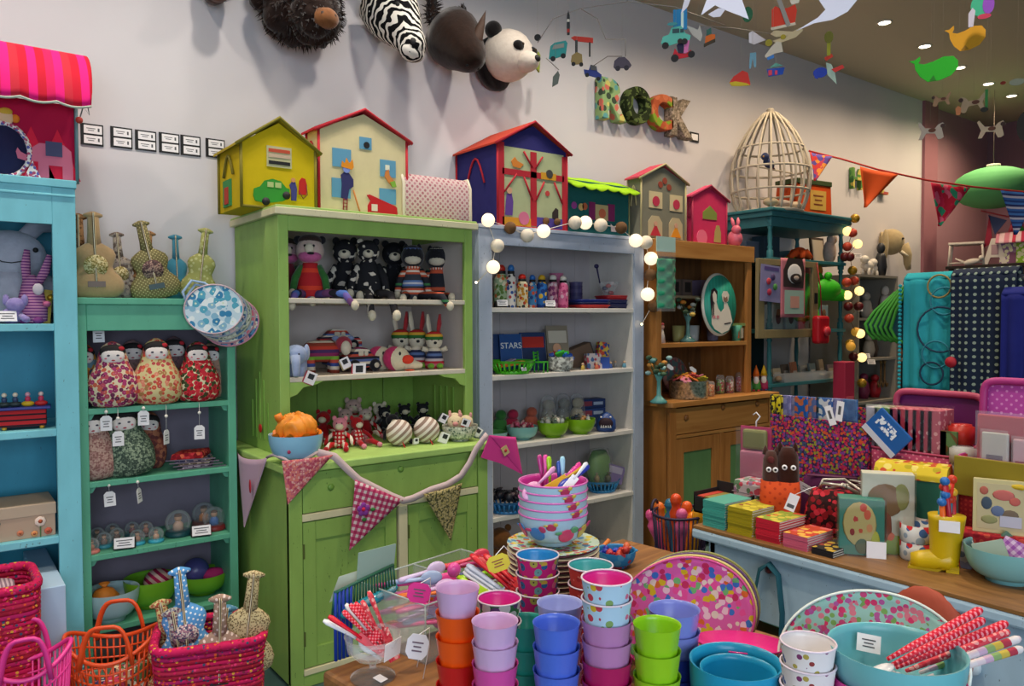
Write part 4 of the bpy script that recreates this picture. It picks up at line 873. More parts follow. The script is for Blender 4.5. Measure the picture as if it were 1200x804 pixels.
p,h=kd(337,3.52,275);sitdoll(p,h,-.3,'dim knitted monkey with rosy body behind the shelf post',fuzzy('7a2a3a'),fuzzy('b89aa0'),fuzzy('3a5a3a'),legm,cre,cre,.19,monkey)
p,h=kd(432,3.42,270);sitdoll(p,h*1.0,-.45,'black and cream spotted knitted cow, middle of the three cows',cowm,cowm,cowm,blotch('3a3638','b8aea0',30,.6),cre,cre,.16,bearhead(cre,cowm),((.1,-.9),(.2,-.9)))
p,h=kd(405,3.55,272);sitdoll(p,h,-.5,'dark spotted knitted cow, left of the three cows',blotch('222226','b0a89c',24,.62),cowm,cowm,dark,cre,cre,.18,bearhead(cre,dark),((-.1,0),(.1,0)))
p,h=kd(462,3.56,276);sitdoll(p,h,-.4,'near black speckled knitted cow, right of the three cows',cow2,cow2,cowm,dark,cre,cre,.18,bearhead(cre,dark),((-.1,0),(.1,0)))
def cat(t,hd,z,h,r):
 MB().ell((0,-r*.6,z-r*.3),(r*.72,r*.45,r*.42),nu=12,nv=8).build('muzzle',cre,hd);MB().ell((0,0,z+r*.55),(r*.85,r*.8,r*.4),nu=14,nv=8).build('cap',stripes(('d8cfc0','5a6a9a','26262e'),.03,'z'),hd)
 for s in(-1,1):MB().lathe([(r*.28,0),(r*.2,r*.25),(0,r*.45)],8,(s*r*.55,0,z+r*.7)).build('ear',dark,hd)
 MB().lathe([(r*.6,0),(r*.68,r*.1),(r*.6,r*.2)],14,(0,0,z-r*1.05)).build('collar',stripes(('c8583a','e0c8b8'),.014,'x'),hd)
p,h=kd(484,3.38,281);sitdoll(p,h,-.5,'black knitted cat with blue and white striped belly',band,dark,limb,limb,cre,cre,.19,cat,((-.05,-.1),(.35,-.5)))
p,h=kd(512,3.46,283);sitdoll(p,h,-.55,'black knitted cat with red banded sleeves at the right end',stripes(('26262e','26262e','26262e','c8583a','26262e'),.09,'z'),dark,limb,limb,cre,cre,.19,cat,((-.1,0),(.1,0)))
# second shelf
z=H2
def swing_card(p,rz,label,tilt,w=.045,c='a83040'):
 t=thing('price_card',label,'price card',p,group='square price cards with dark picture',rot=(.15,tilt,rz))
 MB().bx(-w/2,w/2,-.001,.001,-w*.6,w*.6).build('card',PAPER,t);MB().bx(-w*.28,w*.28,-.002,-.001,-w*.1,w*.42).build('picture',plain('23262a',.5),t);MB().bx(-w/2-.006,w/2-.006,.001,.003,-w*.6-.004,w*.6-.004).build('backing',plain(c,.6),t)
p=S(346,3.28,z);elm=fuzzy('9aa8c4','7f8eb0',60);t=thing('knitted_elephant','pale blue knitted elephant at the left end of the second shelf','knitted toy',p,-.5)
MB().loft([(0,.04,.045),(.03,.052,.06),(.08,.05,.06),(.11,.03,.04)],16).build('body',elm,t);MB().ell((.008,-.05,.095),(.05,.045,.045)).build('head',elm,t)
MB().tube([(.012,-.085,.09),(.016,-.1,.055),(.016,-.1,.02),(.016,-.108,.005)],[.022,.018,.015,.012],10).build('trunk',elm,t)
for s in(-1,1):MB().ell((.008+s*.045,-.03,.105),(.014,.03,.036),nu=12,nv=8).build('ear',elm,t);MB().ell((.008+s*.02,-.09,.1),.004,nu=8,nv=6).build('eye',BLACK,t);MB().loft([(0,.018,.018),(.04,.016,.016)],10,TR((s*.028,-.035,0))).build('leg',elm,t)
def softcar(p,rz,label,L,mt):
 t=thing('knitted_car',label,'knitted toy',p,rz,'striped knitted cars');
 MB().poly([(-L/2,.02),(L/2,.02),(L/2,.05),(L*.42,.07),(L*.25,.075),(L*.12,.105),(-L*.2,.11),(-L*.36,.08),(-L/2,.065)],-.04,.04,smooth=True).build('body',mt,t,bev=.012)
 for s in(-1,1):
  for e in(-.28,.28):
   w_=MB().lathe([(0,-.014),(.026,-.012),(.03,0),(.026,.012),(0,.014)],16,T=TR((e*L,s*.045,.03),(PI/2,0,0))).build('wheel',dark,t);MB().lathe([(0,-.016),(.013,-.016),(.013,.016),(0,.016)],12,T=TR((e*L,s*.045,.03),(PI/2,0,0))).build('hub',cre,w_)
 for a,b in((-.16,-.02),(0,.1)):MB().bx(a*L,b*L,-.046,.046,.075,.097).build('window',cre,t,bev=.006)
 return t
carm=stripes(('b83a3a','26263a','d8ccb8','5a7ab0','7a2a3a','b8402a','cfc4b0'),.055,'z')
softcar(S(398,3.62,z)+Vector((0,0,.09)),-.2,'striped knitted car on top of the stack of toys',.21,carm);softcar(S(422,3.38,z),.1,'striped knitted car with black wheels standing on the second shelf',.2,stripes(('26262e','b84a3a','26263a','d8ccb8','5a6aa0'),.06,'z'));softcar(S(404,3.62,z),-.1,'striped knitted car under the stacked one',.21,carm)
p=S(378,3.40,z);cm=stripes(('8a3a2a','d8ccb8','3a4a8a','b84a3a','7aa83a','8a2a5a','4a2a5a','b83a2a'),.125,'z')
t=thing('knitted_cow','brown and purple striped knitted cow standing behind price cards','knitted toy',p,-.25)
MB().loft([(0,.035,.04),(.02,.05,.055),(.12,.05,.055),(.15,.035,.04),(.16,.01,.01)],16,TR((-.08,0,.1),(0,PI/2,0))).build('body',cm,t)
for x in(-.06,.05):
 for y_ in(-.03,.03):MB().loft([(0,.024,.024),(.08,.022,.022)],12,TR((x,y_,0))).build('leg',cm,t)
MB().ell((.095,-.02,.13),(.04,.035,.04)).build('head',fuzzy('a83a4a'),t);MB().ell((.1,-.05,.115),(.024,.02,.034)).build('muzzle',cre,t)
for s in(-1,1):MB().ell((.095+s*.035,-.01,.16),(.018,.012,.012),nu=10,nv=6).build('ear',fuzzy('7a8ab0'),t)
swing_card(S(340,3.50,z+.1),-.3,'square price card standing at the back left corner',0);swing_card(S(364,3.185,z-.005),-.4,'square price card with red backing hanging over the shelf edge',.4);swing_card(S(405,3.26,z+.05),-.3,'square price card leaning on the striped toys',-.45,.042,'9a8a5a')
def bird(p,rz,label,r,mt,back):
 t=thing('knitted_goose',label,'knitted toy',p,rz,'knitted geese heads')
 MB().ell((0,0,r),(r*1.05,r*.7,r)).build('body',mt,t);MB().ell((-r*.25,0,r*1.02),(r*.98,r*.6,r*1.02)).build('back_piping',back,t)
 MB().loft([(0,r*.5,r*.45),(r*.8,r*.38,r*.35),(r*1.5,r*.22,r*.2),(r*1.6,r*.05,r*.05)],14,TR((r*.5,-r*.1,r*.6),(0,PI/2+.12,0))).build('neck',mt,t)
 MB().ell((r*.75,-r*.62,r*.95),(r*.5,r*.14,r*.38),nu=12,nv=8).build('beak',plain('d83a20',.8),t)
 for s in(-1,):MB().ell((r*.1,-r*.68,r*1.45),(r*.1,r*.06,r*.16),nu=8,nv=6).build('eye',BLACK,t)
 MB().ell((r*.9,-r*.5,r*.06),(r*.45,r*.3,r*.06),nu=10,nv=6).build('foot',plain('d84a20',.8),t);return t
pk=fuzzy('c83a6a','a82850')
bird(S(466,3.30,z),-.35,'cream knitted goose with orange beak at the front',.058,fuzzy('e2d8b8','cfc2a0',80),pk);bird(S(447,3.38,z),-.35,'cream knitted goose with pink back, middle goose',.058,fuzzy('d8ccb0','c0b294',80),pk);bird(S(424,3.50,z),-.35,'magenta knitted goose at the back',.055,fuzzy('b02860','8a1c48',80),pk)
def krabbit(p,h,rz,label,e1):
 t=thing('knitted_rabbit',label,'knitted toy',p,rz,'knitted rabbits with striped hats')
 MB().loft([(0,.15*h,.12*h),(.1*h,.18*h,.14*h),(.25*h,.14*h,.12*h),(.36*h,.1*h,.09*h)],16).build('body',stripes(('b82a3a','d8687a','b82a3a','c8b8b8','2a3050','5a70a0','2a3050','ded4c0','ded4c0'),h*.4,'z'),t)
 hd=MB().ell((0,0,.48*h),(.15*h,.13*h,.14*h)).build('head',cre,t);MB().ell((0,.01*h,.55*h),(.165*h,.145*h,.12*h)).build('hat',stripes(('2f6a30','2f6a30','d8a83a','b8282c'),h*.18,'z',off=.35),hd)
 MB().ell((0,-.14*h,.46*h),(.03*h,.02*h,.025*h),nu=8,nv=6).build('nose',BLACK,hd)
 for s in(-1,1):
  MB().ell((s*.06*h,-.125*h,.51*h),.012*h,nu=8,nv=6).build('eye',BLACK,hd);MB().tube([(s*.07*h,.01*h,.62*h),(s*.1*h,.02*h,.8*h),(s*.11*h,.02*h,.97*h)],[.045*h,.06*h,.03*h],10,flat=.5).build('ear',e1 if s>0 else cre,hd)
  MB().tube([(s*.12*h,0,.32*h),(s*.22*h,-.05*h,.36*h)],[.04*h,.045*h],8).build('arm',cre,t);MB().ell((s*.08*h,-.14*h,.05*h),(.065*h,.09*h,.05*h),nu=12,nv=8).build('foot',fuzzy('8ab83a','6a9a2a'),t)
for px,y,top,lb in((509,3.34,366,'knitted rabbit with striped hat and green feet, nearest of three'),(489,3.44,363,'knitted rabbit with striped hat, middle of the three'),(470,3.50,363,'knitted rabbit with striped hat, left of the three')):
 p=S(px,y,z);krabbit(p,P(px,top,y=y).z-z,-.4,lb,fuzzy('b8383c','98242c'))
swing_card(S(421,3.235,z+.012),-.2,'flat cream price card lying at the shelf edge',0,.06)
# dresser counter
z=CZ
p=S(347,3.035,z)
R=m(31,p);b=bowl('bowl','sky blue footed bowl with orange gauze on the dresser corner',p,R,P(347,508,y=3.035).z-z,plain('8cc0dc',.3,.5),plain('a8c8da',.3,.5),.45)
MB().ell((-R*.55,-R*.74,R*.55),(.008,.004,.008),nu=8,nv=6).build('printed_dot',plain('a8305a',.5),b)
om=plain('e07a14',.45,.4,.35,vs=40,trans=.0);p2=p+Vector((0,0,.045))
def crumple(R0,h,seed,zc,flat=1):
 rr=random.Random(seed);K=[(rr.uniform(2,9),rr.uniform(2,9),rr.uniform(0,6),rr.uniform(.03,.08))for _ in range(9)]
 def fn(u,v):
  a=u*2*PI;b_=PI*(v-.5);k=1+sum(A*math.sin(p_*math.cos(a)*math.cos(b_)*2+q_*math.sin(a)*2+w_+v*5)for p_,q_,w_,A in K)
  return(R0*k*math.cos(b_)*math.cos(a),R0*k*math.cos(b_)*math.sin(a),zc+h*k*math.sin(b_)*flat)
 return fn
t=thing('gauze_bundle','bright orange crinkled gauze bundle heaped in the sky blue bowl','gauze bundle',p2)
MB().sheet(crumple(R*.7,.035,3,.04),48,20).build('lower_layer',om,t);MB().sheet(crumple(R*.66,.058,5,.095),48,24).build('upper_layer',plain('e08a24',.45,.4,.3,vs=40),t)
MB().sheet(lambda u,v:(R*(.55+.36*v)*(1+.06*math.sin(u*75))*math.cos(u*6.28),R*(.55+.36*v)*(1+.06*math.sin(u*75))*math.sin(u*6.28),.045+.03*v+.01*math.sin(u*60)*v),120,4).build('frill',om,t)
MB().tube([(-R*.5,0,.12),(-R*.68,0,.15),(-R*.8,0,.148)],[.014,.018,.006],8).build('gauze_tip',om,t)
rw=stripes(('b81c24','b81c24','d8ccbc','d8ccbc'),.032,'x');rw2=stripes(('b81c24','b81c24','d8ccbc'),.03,'z');rdot=cells('b81c24',['d8ccbc'],60,.3,'xz',0);kr=fuzzy('b01a22','86101a',70);pinkt=fuzzy('d88a9a','c06a7e',70)
def lyingdoll(p,rz,label,h,leg,body,head,foot,group,arms=True,lying=True):
 t=thing('knitted_doll',label,'knitted toy',p,rz,group)
 MB().loft([(0,.1*h,.08*h),(.08*h,.14*h,.11*h),(.25*h,.13*h,.1*h),(.4*h,.08*h,.07*h)],14,TR((0,0,.0),(-.25,0,0))).build('body',body,t)
 hd=MB().ell((0,.1*h,.5*h),(.16*h,.14*h,.15*h)).build('head',head,t)
 MB().ell((0,-.02*h,.47*h),(.09*h,.06*h,.07*h),nu=10,nv=7).build('muzzle',cre,hd)
 for s in(-1,1):
  MB().ell((s*.12*h,.12*h,.63*h),(.05*h,.04*h,.06*h),nu=10,nv=7).build('ear',head,hd);MB().ell((s*.055*h,-.02*h,.54*h),.015*h,nu=8,nv=6).build('eye',BLACK,hd)
  MB().tube([(s*.08*h,-.06*h,.08*h),(s*.16*h,-.3*h,.12*h),(s*.2*h,-.52*h,.07*h)],[.06*h,.06*h,.055*h],10).build('leg',leg,t);MB().ell((s*.205*h,-.56*h,.065*h),(.06*h,.07*h,.06*h),nu=12,nv=8).build('foot',foot,t)
  MB().tube([(s*.11*h,.06*h,.33*h),(s*.24*h,-.02*h,.22*h),(s*.3*h,-.14*h,.1*h)],[.045*h,.045*h,.04*h],10).build('arm',leg,t)
 return t
G='knitted dolls on the dresser counter'
for px,y,h,rz,lg,bd,hd_,ft,lb in[(398,3.25,.21,-.3,rw,rdot,pinkt,kr,'red and white striped knitted doll nearest the orange gauze'),(421,3.27,.2,.35,kr,rdot,kr,pinkt,'red dotted knitted doll with pink feet at the front'),(405,3.5,.22,-.2,rw,cells('d8ccbc',['b81c24'],50,.32),fuzzy('c8a8a0'),kr,'white knitted doll with red spots in the heap'),(430,3.5,.21,.1,rw,kr,fuzzy('c8b0a8'),pinkt,'red bodied knitted doll in the back of the heap'),(378,3.48,.22,-.4,rw2,kr,kr,kr,'red knitted doll behind the orange gauze'),(446,3.62,.22,0,rw,cells('cfc0b0',['a81c24'],50,.32),cre,kr,'cream knitted doll with red spots at the back wall'),(462,3.26,.2,.2,dark,dark,dark,dark,'all black knitted doll flopped at the front'),(452,3.56,.2,.1,dark,cowm,cowm,dark,'black and cream knitted panda, left of the back row'),(475,3.58,.2,.0,dark,cowm,cowm,dark,'black and cream knitted panda, middle of the back row'),(496,3.58,.2,-.1,dark,cowm,cowm,dark,'black and cream knitted panda, right of the back row'),(414,3.66,.26,-.2,rw2,rw2,fuzzy('c8a8a0'),kr,'tall red striped knitted doll against the back boards')]:
 lyingdoll(S(px,y,z),rz+face(S(px,y,z))*.6,lb,h,lg,bd,hd_,ft,G)
kb=stripes(('8a7468','d8cfc4','a08a7c','d8cfc4'),.05,'e')
for px,y,lb in((468,3.14,'taupe and cream striped knitted ball, left one'),(500,3.13,'taupe and cream striped knitted ball, right one')):
 p=S(px,y,z);r=m(15.5,p);t=thing('knitted_ball',lb,'ball',p+Vector((0,0,r)),group='striped knitted balls',rot=(0,.2,-.4));MB().ell((0,0,0),r).build('ball',kb,t);MB().tube([(r*.3,-r*.7,-r*.6),(r*.5,-r*1.05,-r*.9)],.003,5).build('tag_ribbon',plain('b81c24',.7),t)
swing_card(S(488,3.05,z+.03),-.2,'narrow price tag standing between the striped balls',0,.022,'b8b4a8')
swing_card(S(521,3.06,z+.028),-.3,'price tag with red ribbon between ball and pig bowl',.4,.04,'d8d4cc')
p=S(539,3.10,z);R=m(21,p);b=bowl('bowl','silver patterned bowl of knitted pigs on the dresser',p,R,.075,cells('b8b8a8',['7a8a7a','d8d8c8','5a6a5a'],90,.3),plain('a8a89a',.4),.5)
pg=fuzzy('d8c8a4','c4b28e',80)
for i,(dx,dy,dz)in enumerate([(-.028,0,.065),(.034,.0,.06),(0,.045,.07)]):
 t=thing('knitted_pig',['cream knitted pig at the left of the bowl','cream knitted pig at the right of the bowl','cream knitted pig peeping at the back of the bowl'][i],'knitted toy',p+Vector((dx,dy,dz)),-.5,'knitted pigs in the bowl')
 MB().ell((0,0,.025),(.036,.034,.034)).build('head',pg,t);MB().ell((0,-.032,.02),(.014,.01,.011),nu=10,nv=6).build('snout',plain('c88a84',.8),t)
 for s in(-1,1):MB().ell((s*.024,0,.058),(.008,.006,.014),nu=8,nv=6).build('ear',plain('c8908a',.8),t);MB().ell((s*.014,-.03,.032),.0035,nu=6,nv=5).build('eye',BLACK,t)
swing_card(S(520,3.12,z+.11),-.3,'dark price card stuck at the left of the pig bowl',.5,.036,'2a2c30');swing_card(S(546,3.02,z+.095),-.3,'price card with red ribbon lying over the pig bowl',-1.2,.036,'b83a34');swing_card(S(560,3.05,z+.04),-.5,'white tag hanging at the right of the pig bowl',.6,.036,'d8d8d4')
# fabric bunting on the dresser
t=thing('bunting','fabric bunting with patterned pennants draped over the lime dresser','bunting',P(388,537,y=GY-.006))
tp=plain('cdb8b8',.85);pinkd=plain('c8a8b8',.85)
yb=GY-.008
def tape(pts,w=.03):
 w3=[P(x,y_,y=yb)for x,y_ in pts];v=[];f=[]
 q=[w3[0]]
 for i in range(len(w3)-1):
  for k in(1,2,3,4):q.append(w3[i].lerp(w3[i+1],k/4))
 for i,p_ in enumerate(q):
  d_=(q[min(i+1,len(q)-1)]-q[max(i-1,0)]).normalized();nn=Vector((-d_.z,0,d_.x));nn=nn if nn.z>0 else-nn
  v+=[p_+nn*w/2,p_-nn*w/2]
 for i in range(len(q)-1):f.append((2*i,2*i+1,2*i+3,2*i+2))
 return MB().add(v,f).build('tape',tp,t,world=True,solid=.0035)
tape([(372,530),(392,535),(405,548),(420,562),(440,572),(458,581),(473,587),(484,584),(505,574),(524,568),(540,558),(550,543),(558,526),(571,509)])
def pennant(pts,mat,y=yb-.003,fold=.012):
 pv=[P(a,b_,y=y)for a,b_ in pts];A,B,C_=pv
 fn=lambda u,v:tuple((A.lerp(B,u)).lerp(C_,v)+Vector((0,-fold*math.sin(u*PI)*(1-v)-.002,0)))
 return MB().sheet(fn,10,12).build('pennant',mat,t,world=True,solid=.003)
zc=pennant([(330,540),(390,533),(337,591)],cells('c86a78',['e0a8a0','d87a70','b84a60'],110,.42))
g1=pennant([(416,562),(472,586),(409,645)],gingham('d8c8c8','c0587a','a82a58',.026,.35))
for i in range(5):
 a=2*PI*i/5+.3;c_=P(426,597,y=yb-.02);MB().ell(c_+Vector((.017*math.cos(a),0,.017*math.sin(a))),(.013,.004,.013),nu=10,nv=6).build('petal',plain('8a3a9a',.85),g1).location=-t.location
MB().ell(P(426,597,y=yb-.023),(.009,.005,.009),nu=10,nv=6).build('flower_eye',plain('c8204a',.85),g1).location=-t.location
for a,b_ in((437,597),(427,609)):MB().ell(P(a,b_,y=yb-.018),(.012,.004,.008),nu=10,nv=6).build('leaf',plain('3a7a3a',.85),g1).location=-t.location
pennant([(496,579),(541,566),(528,634)],cells('7a7450',['b8a878','4a4a30','a89a60'],130,.42))
hot=plain('d03a8a',.8);h1=pennant([(573,510),(604,512),(612,556)],hot);pv=[P(563,536,y=yb),P(573,510,y=yb),P(612,556,y=yb),P(586,543,y=yb)]
MB().add([v+Vector((0,-.004,0))for v in pv],[(0,1,2,3)],False).build('pennant_fold',hot,t,world=True,solid=.003)
c_=P(592,528,y=yb-.014);MB().bx(-.017,.017,-.003,.003,-.022,.022,TR(c_,(0,-.5,0))).build('applique',plain('c8b07a',.85),h1).location=-t.location
MB().ell(c_+Vector((0,-.005,0)),(.008,.003,.008),nu=8,nv=6).build('applique_heart',plain('b8283a',.8),h1).location=-t.location
xs=GX0-.008
A,B,C_=P(279,530,x=xs),P(313,536,x=xs),P(287,618,x=xs)
pn=MB().sheet(lambda u,v:tuple(A.lerp(B,u).lerp(C_,v)+Vector((-.012*math.sin(u*6)*(1-v)-.003,0,-.02*math.sin(u*PI)*(1-v)))),10,12).build('pennant',plain('c4a4b8',.85),t,world=True,solid=.003)
MB().ell(P(293,570,x=xs-.012),(.003,.014,.03),nu=10,nv=6).build('applique_flower',plain('b82a3a',.8),pn).location=-t.location
pp=[P(313,536,x=xs),P(320,533,x=xs),P(333,541,y=GY+.01)+Vector((0,0,.012)),P(345,545,z=CZ+.006),P(372,530,y=yb)]
MB().tube(pp,.006,6).build('tape',tp,t,world=True)
MB().ell(P(305,502,x=HX0-.012),(.004,.02,.02),nu=12,nv=8).build('red_badge',plain('b81e1e',.5),bpy.data.objects['dresser'],world=False).location=-bpy.data.objects['dresser'].location
# on top of the grey bookcase and pine cupboard
zt=ET
navy=plain('2c2a66',.85,.15,.1,vs=20);redf=plain('a8182a',.8);pale=plain('a8b088',.85,.1,.08,vs=20)
t,w,ze,zp,d=house(583,664,534,3.39,zt,180,145,'navy fabric barn house with red timber frame on the grey bookcase',dict(wall=navy,roof=plain('b8402c',.8,.2,.15,vs=30),pipe=redf,handle=redf),.02)
k=w/40.5
def fx(px):return(px-623.5)*k
def fz(py):return(261-py)*m(1,t.location)
patch(t,'panel_patch',rect(fx(588),fx(660),fz(260),fz(170)),0,pale,.002)
y0=-.002
for a,b,c_,e in((583,590,260,166),(658,664,260,172),(620,627,258,172),(588,660,202,195)):patch(t,'timber',rect(fx(a),fx(b),fz(c_),fz(e)),y0,redf,.004)
for(a,b),(c_,e)in[((612,173),(622,190)),((634,176),(626,190)),((604,200),(590,222)),((612,202),(622,228)),((636,205),(626,228)),((648,204),(658,228))]:
 MB().tube([(fx(a),y0-.003,fz(b)),(fx(c_),y0-.003,fz(e))],.006,4).build('brace',redf,t)
q=patch(t,'farmer_patch',[(fx(x),fz(y_))for x,y_ in[(591,248),(592,232),(593,224),(598,222),(600,232),(599,248)]],y0,plain('5a3a8a',.85));patch(q,'farmer_head',disc(fx(595.5),fz(220),3*k),y0-.004,plain('c89a7a',.85),.003)
patch(t,'hay_patch',rect(fx(588),fx(620),fz(260),fz(250)),y0,plain('c88a20',.85));patch(t,'trough_patch',rect(fx(627),fx(658),fz(260),fz(247)),y0,plain('4a3a8a',.85));patch(t,'pig_patch',disc(fx(612),fz(250),6*k),y0-.002,plain('c86a8a',.85))
patch(t,'hen_patch',[(fx(x),fz(y_))for x,y_ in[(600,192),(598,186),(602,181),(605,185),(612,188),(608,193)]],y0,plain('c8782a',.85));patch(t,'nest_patch',rect(fx(632),fx(650),fz(202),fz(194)),y0-.002,plain('c8901e',.85));patch(t,'goose_patch',disc(fx(642),fz(195),4*k),y0-.004,plain('3a3a3a',.85))
patch(t,'horse_patch',[(fx(x),fz(y_))for x,y_ in[(646,248),(646,240),(650,234),(653,236),(653,248)]],y0,plain('2a2020',.85));patch(t,'lamp_patch',disc(fx(640),fz(218),2.5*k),y0,plain('b83a3a',.85))
y=3.47;x0,x1=AX(664,y,zt),AX(737,y,zt);h=P(700,222,y=y).z-zt;w=(x1-x0)/2
t=thing('toy_stall','teal fabric market stall with scalloped lime awning','toy house',((x0+x1)/2,y,zt),group='fabric toy houses')
MB().bx(-w,w,0,.26,0,h+.04).build('walls',plain('1e5a5c',.85,.15,.1,vs=20),t,bev=.003)
def awn(u,v):
 z_=h+.09-.10*v**1.3-(.014*abs(math.sin(u*PI*6))if v>.99 else 0);return(-w-.02+(2*w+.04)*u,.17-.25*v,z_+.004*math.sin(u*14))
MB().sheet(awn,48,10).build('awning',plain('9acb1a',.8,.2,.06),t,solid=.005)
k=w/36.5
def fx(px):return(px-700.5)*k
def fz(py):return(265-py)*m(1,t.location)
q=patch(t,'window_patch',rect(fx(696),fx(711),fz(246),fz(228)),0,plain('b8a878',.85));patch(q,'shopkeeper',disc(fx(704),fz(238),4*k),-.004,plain('c86a4a',.85),.003)
for a,b in((689,696),(711,719)):patch(t,'shutter',rect(fx(a),fx(b),fz(246),fz(226)),0,plain('7a1e5a',.85))
for a,b,c_ in((676,250,'c89020'),(680,233,'c8a86a'),(672,232,'8a3a8a'),(684,232,'a85a3a')):patch(t,'fruit_patch',disc(fx(a),fz(b),3*k),0,plain(c_,.85))
for a,b in((718,253),(725,252)):patch(t,'butterfly_patch',[(fx(a-3),fz(b+5)),(fx(a+3),fz(b+5)),(fx(a+3.5),fz(b-4)),(fx(a),fz(b)),(fx(a-3.5),fz(b-4))],0,plain('d8c8cc',.85))
for s in(-1,1):MB().tube([(s*w,-.002,0),(s*w,-.002,h)],.005,6).build('corner_piping',plain('8a8a5a',.85),t)
gw=plain('7a7868',.85,.15,.1,vs=20)
t,w,ze,zp,d=house(751,803,736,3.40,VT,215,194,'grey fabric dolls house with pink roof and arched windows',dict(wall=gw,roof=plain('c0485c',.85,.15,.15,vs=30),pipe=plain('b0a478',.85)),.012)
k=w/26
def fx(px):return(px-777)*k
def fz(py):return(277-py)*m(1,t.location)
for a,b in((760,240),(784,241)):q=patch(t,'window_patch',rect(fx(a),fx(a+15),fz(b),fz(b-19)),0,plain('c8b890',.85));patch(q,'furniture_patch',disc(fx(a+7.5),fz(b-8),4*k),-.004,plain('b82a4a',.85),.003)
for a,c_ in((767,'b82a3a'),(791,'d88a1a')):
 q=patch(t,'arch_patch',[(fx(a-8),fz(274)),(fx(a+8),fz(274)),(fx(a+8),fz(256)),(fx(a+4),fz(249)),(fx(a-4),fz(249)),(fx(a-8),fz(256))],0,plain('b8a884',.85));patch(q,'dress_patch',[(fx(a-6),fz(272)),(fx(a+6),fz(272)),(fx(a),fz(258))],-.004,plain(c_,.85),.003);patch(q,'head_patch',disc(fx(a),fz(258),2*k),-.005,plain('c89a80',.85),.003)
for a,b in((773,212),(783,214),(778,207)):patch(t,'flower_patch',disc(fx(a),fz(b),2.6*k),0,plain('8a3a2a',.85))
pkw=plain('c8305e',.85,.15,.1,vs=20)
t,w,ze,zp,d=house(811,851,806,3.42,VT,235,219,'bright pink fabric cottage at the end of the house row',dict(wall=pkw,roof=plain('d84a70',.85),pipe=plain('a83050',.85)),.01)
k=w/20
def fx(px):return(px-831)*k
def fz(py):return(282-py)*m(1,t.location)
patch(t,'arch_window',[(fx(823),fz(252)),(fx(839),fz(252)),(fx(839),fz(244)),(fx(831),fz(236)),(fx(823),fz(244))],0,plain('7a8a3a',.85));patch(t,'rabbit_patch',[(fx(836),fz(278)),(fx(844),fz(278)),(fx(844),fz(266)),(fx(842),fz(258)),(fx(839),fz(258)),(fx(837),fz(266))],0,plain('a8985a',.85));patch(t,'pig_patch',disc(fx(822),fz(274),6*k),0,plain('e06a8a',.85))
p=S(861,3.40,VT);t=thing('rabbit_lamp','pink rabbit figurine sitting at the end of the pine hutch','figurine',p,.9);rp_=plain('d86a80',.4,.4);r=m(11,p)
MB().ell((.0,0,r*.85),(r,r*.8,r*.9)).build('body',rp_,t);MB().ell((-r*.55,-.0,r*1.75),(r*.55,r*.5,r*.5)).build('head',rp_,t)
for s in(-1,1):MB().tube([(-r*.45,s*r*.2,r*2.1),(-r*.2,s*r*.3,r*2.7),(.0,s*r*.35,r*3.1)],[r*.16,r*.2,r*.08],8).build('ear',rp_,t)
MB().ell((r*.9,0,r*.6),r*.3,nu=10,nv=7).build('tail',rp_,t)
# cotton ball string lights on the grey bookcase
t=thing('string_light','string of white and brown cotton ball lights along the grey bookcase','string lights',P(660,270,y=EY-.04))
ballm=plain('e8dcc8',.9);litm=plain('ffe6c4',.9,emit=1.1);brm=plain('6a4a2c',.8,.3,.2);
bl_=[(581,311,1),(578,313,1),(583,288,0),(572,258,1),(598,267,2),(618,276,0),(637,271,1),(674,261,0),(686,261,1),(704,264,0),(728,267,2),(745,282,1),(757,284,0),(763,303,1),(762,322,2),(759,345,1),(766,359,2)]
pts=[]
for px,py,kd_ in bl_[1:]:
 yy=EY-.045
 p=P(px,py,y=yy);r=m(8 if kd_<2 else 7.2,p);MB().ell(p,r,nu=16,nv=10).build('cotton_ball',(ballm,litm,brm)[kd_],t,world=True);pts.append(p+Vector((0,.012,.004)))
pts=[P(560,330,y=EY-.03)]+pts+[P(752,380,y=EY-.03)]
MB().tube(pts,.0022,5).build('cable',plain('d8d0c4',.7),t,world=True)
for px,py in((558,331),(752,380)):MB().ell(P(px,py,y=EY-.03),.006,nu=8,nv=6).build('bare_bulb',plain('ffd9a0',.5,emit=12),t,world=True)
for px,py,c_ in((640,259,2),(653,260,2)):MB().ell(P(px,py,y=EY+.0)+Vector((0,0,.0)),.02,nu=14,nv=9).build('cotton_ball',brm,t,world=True)
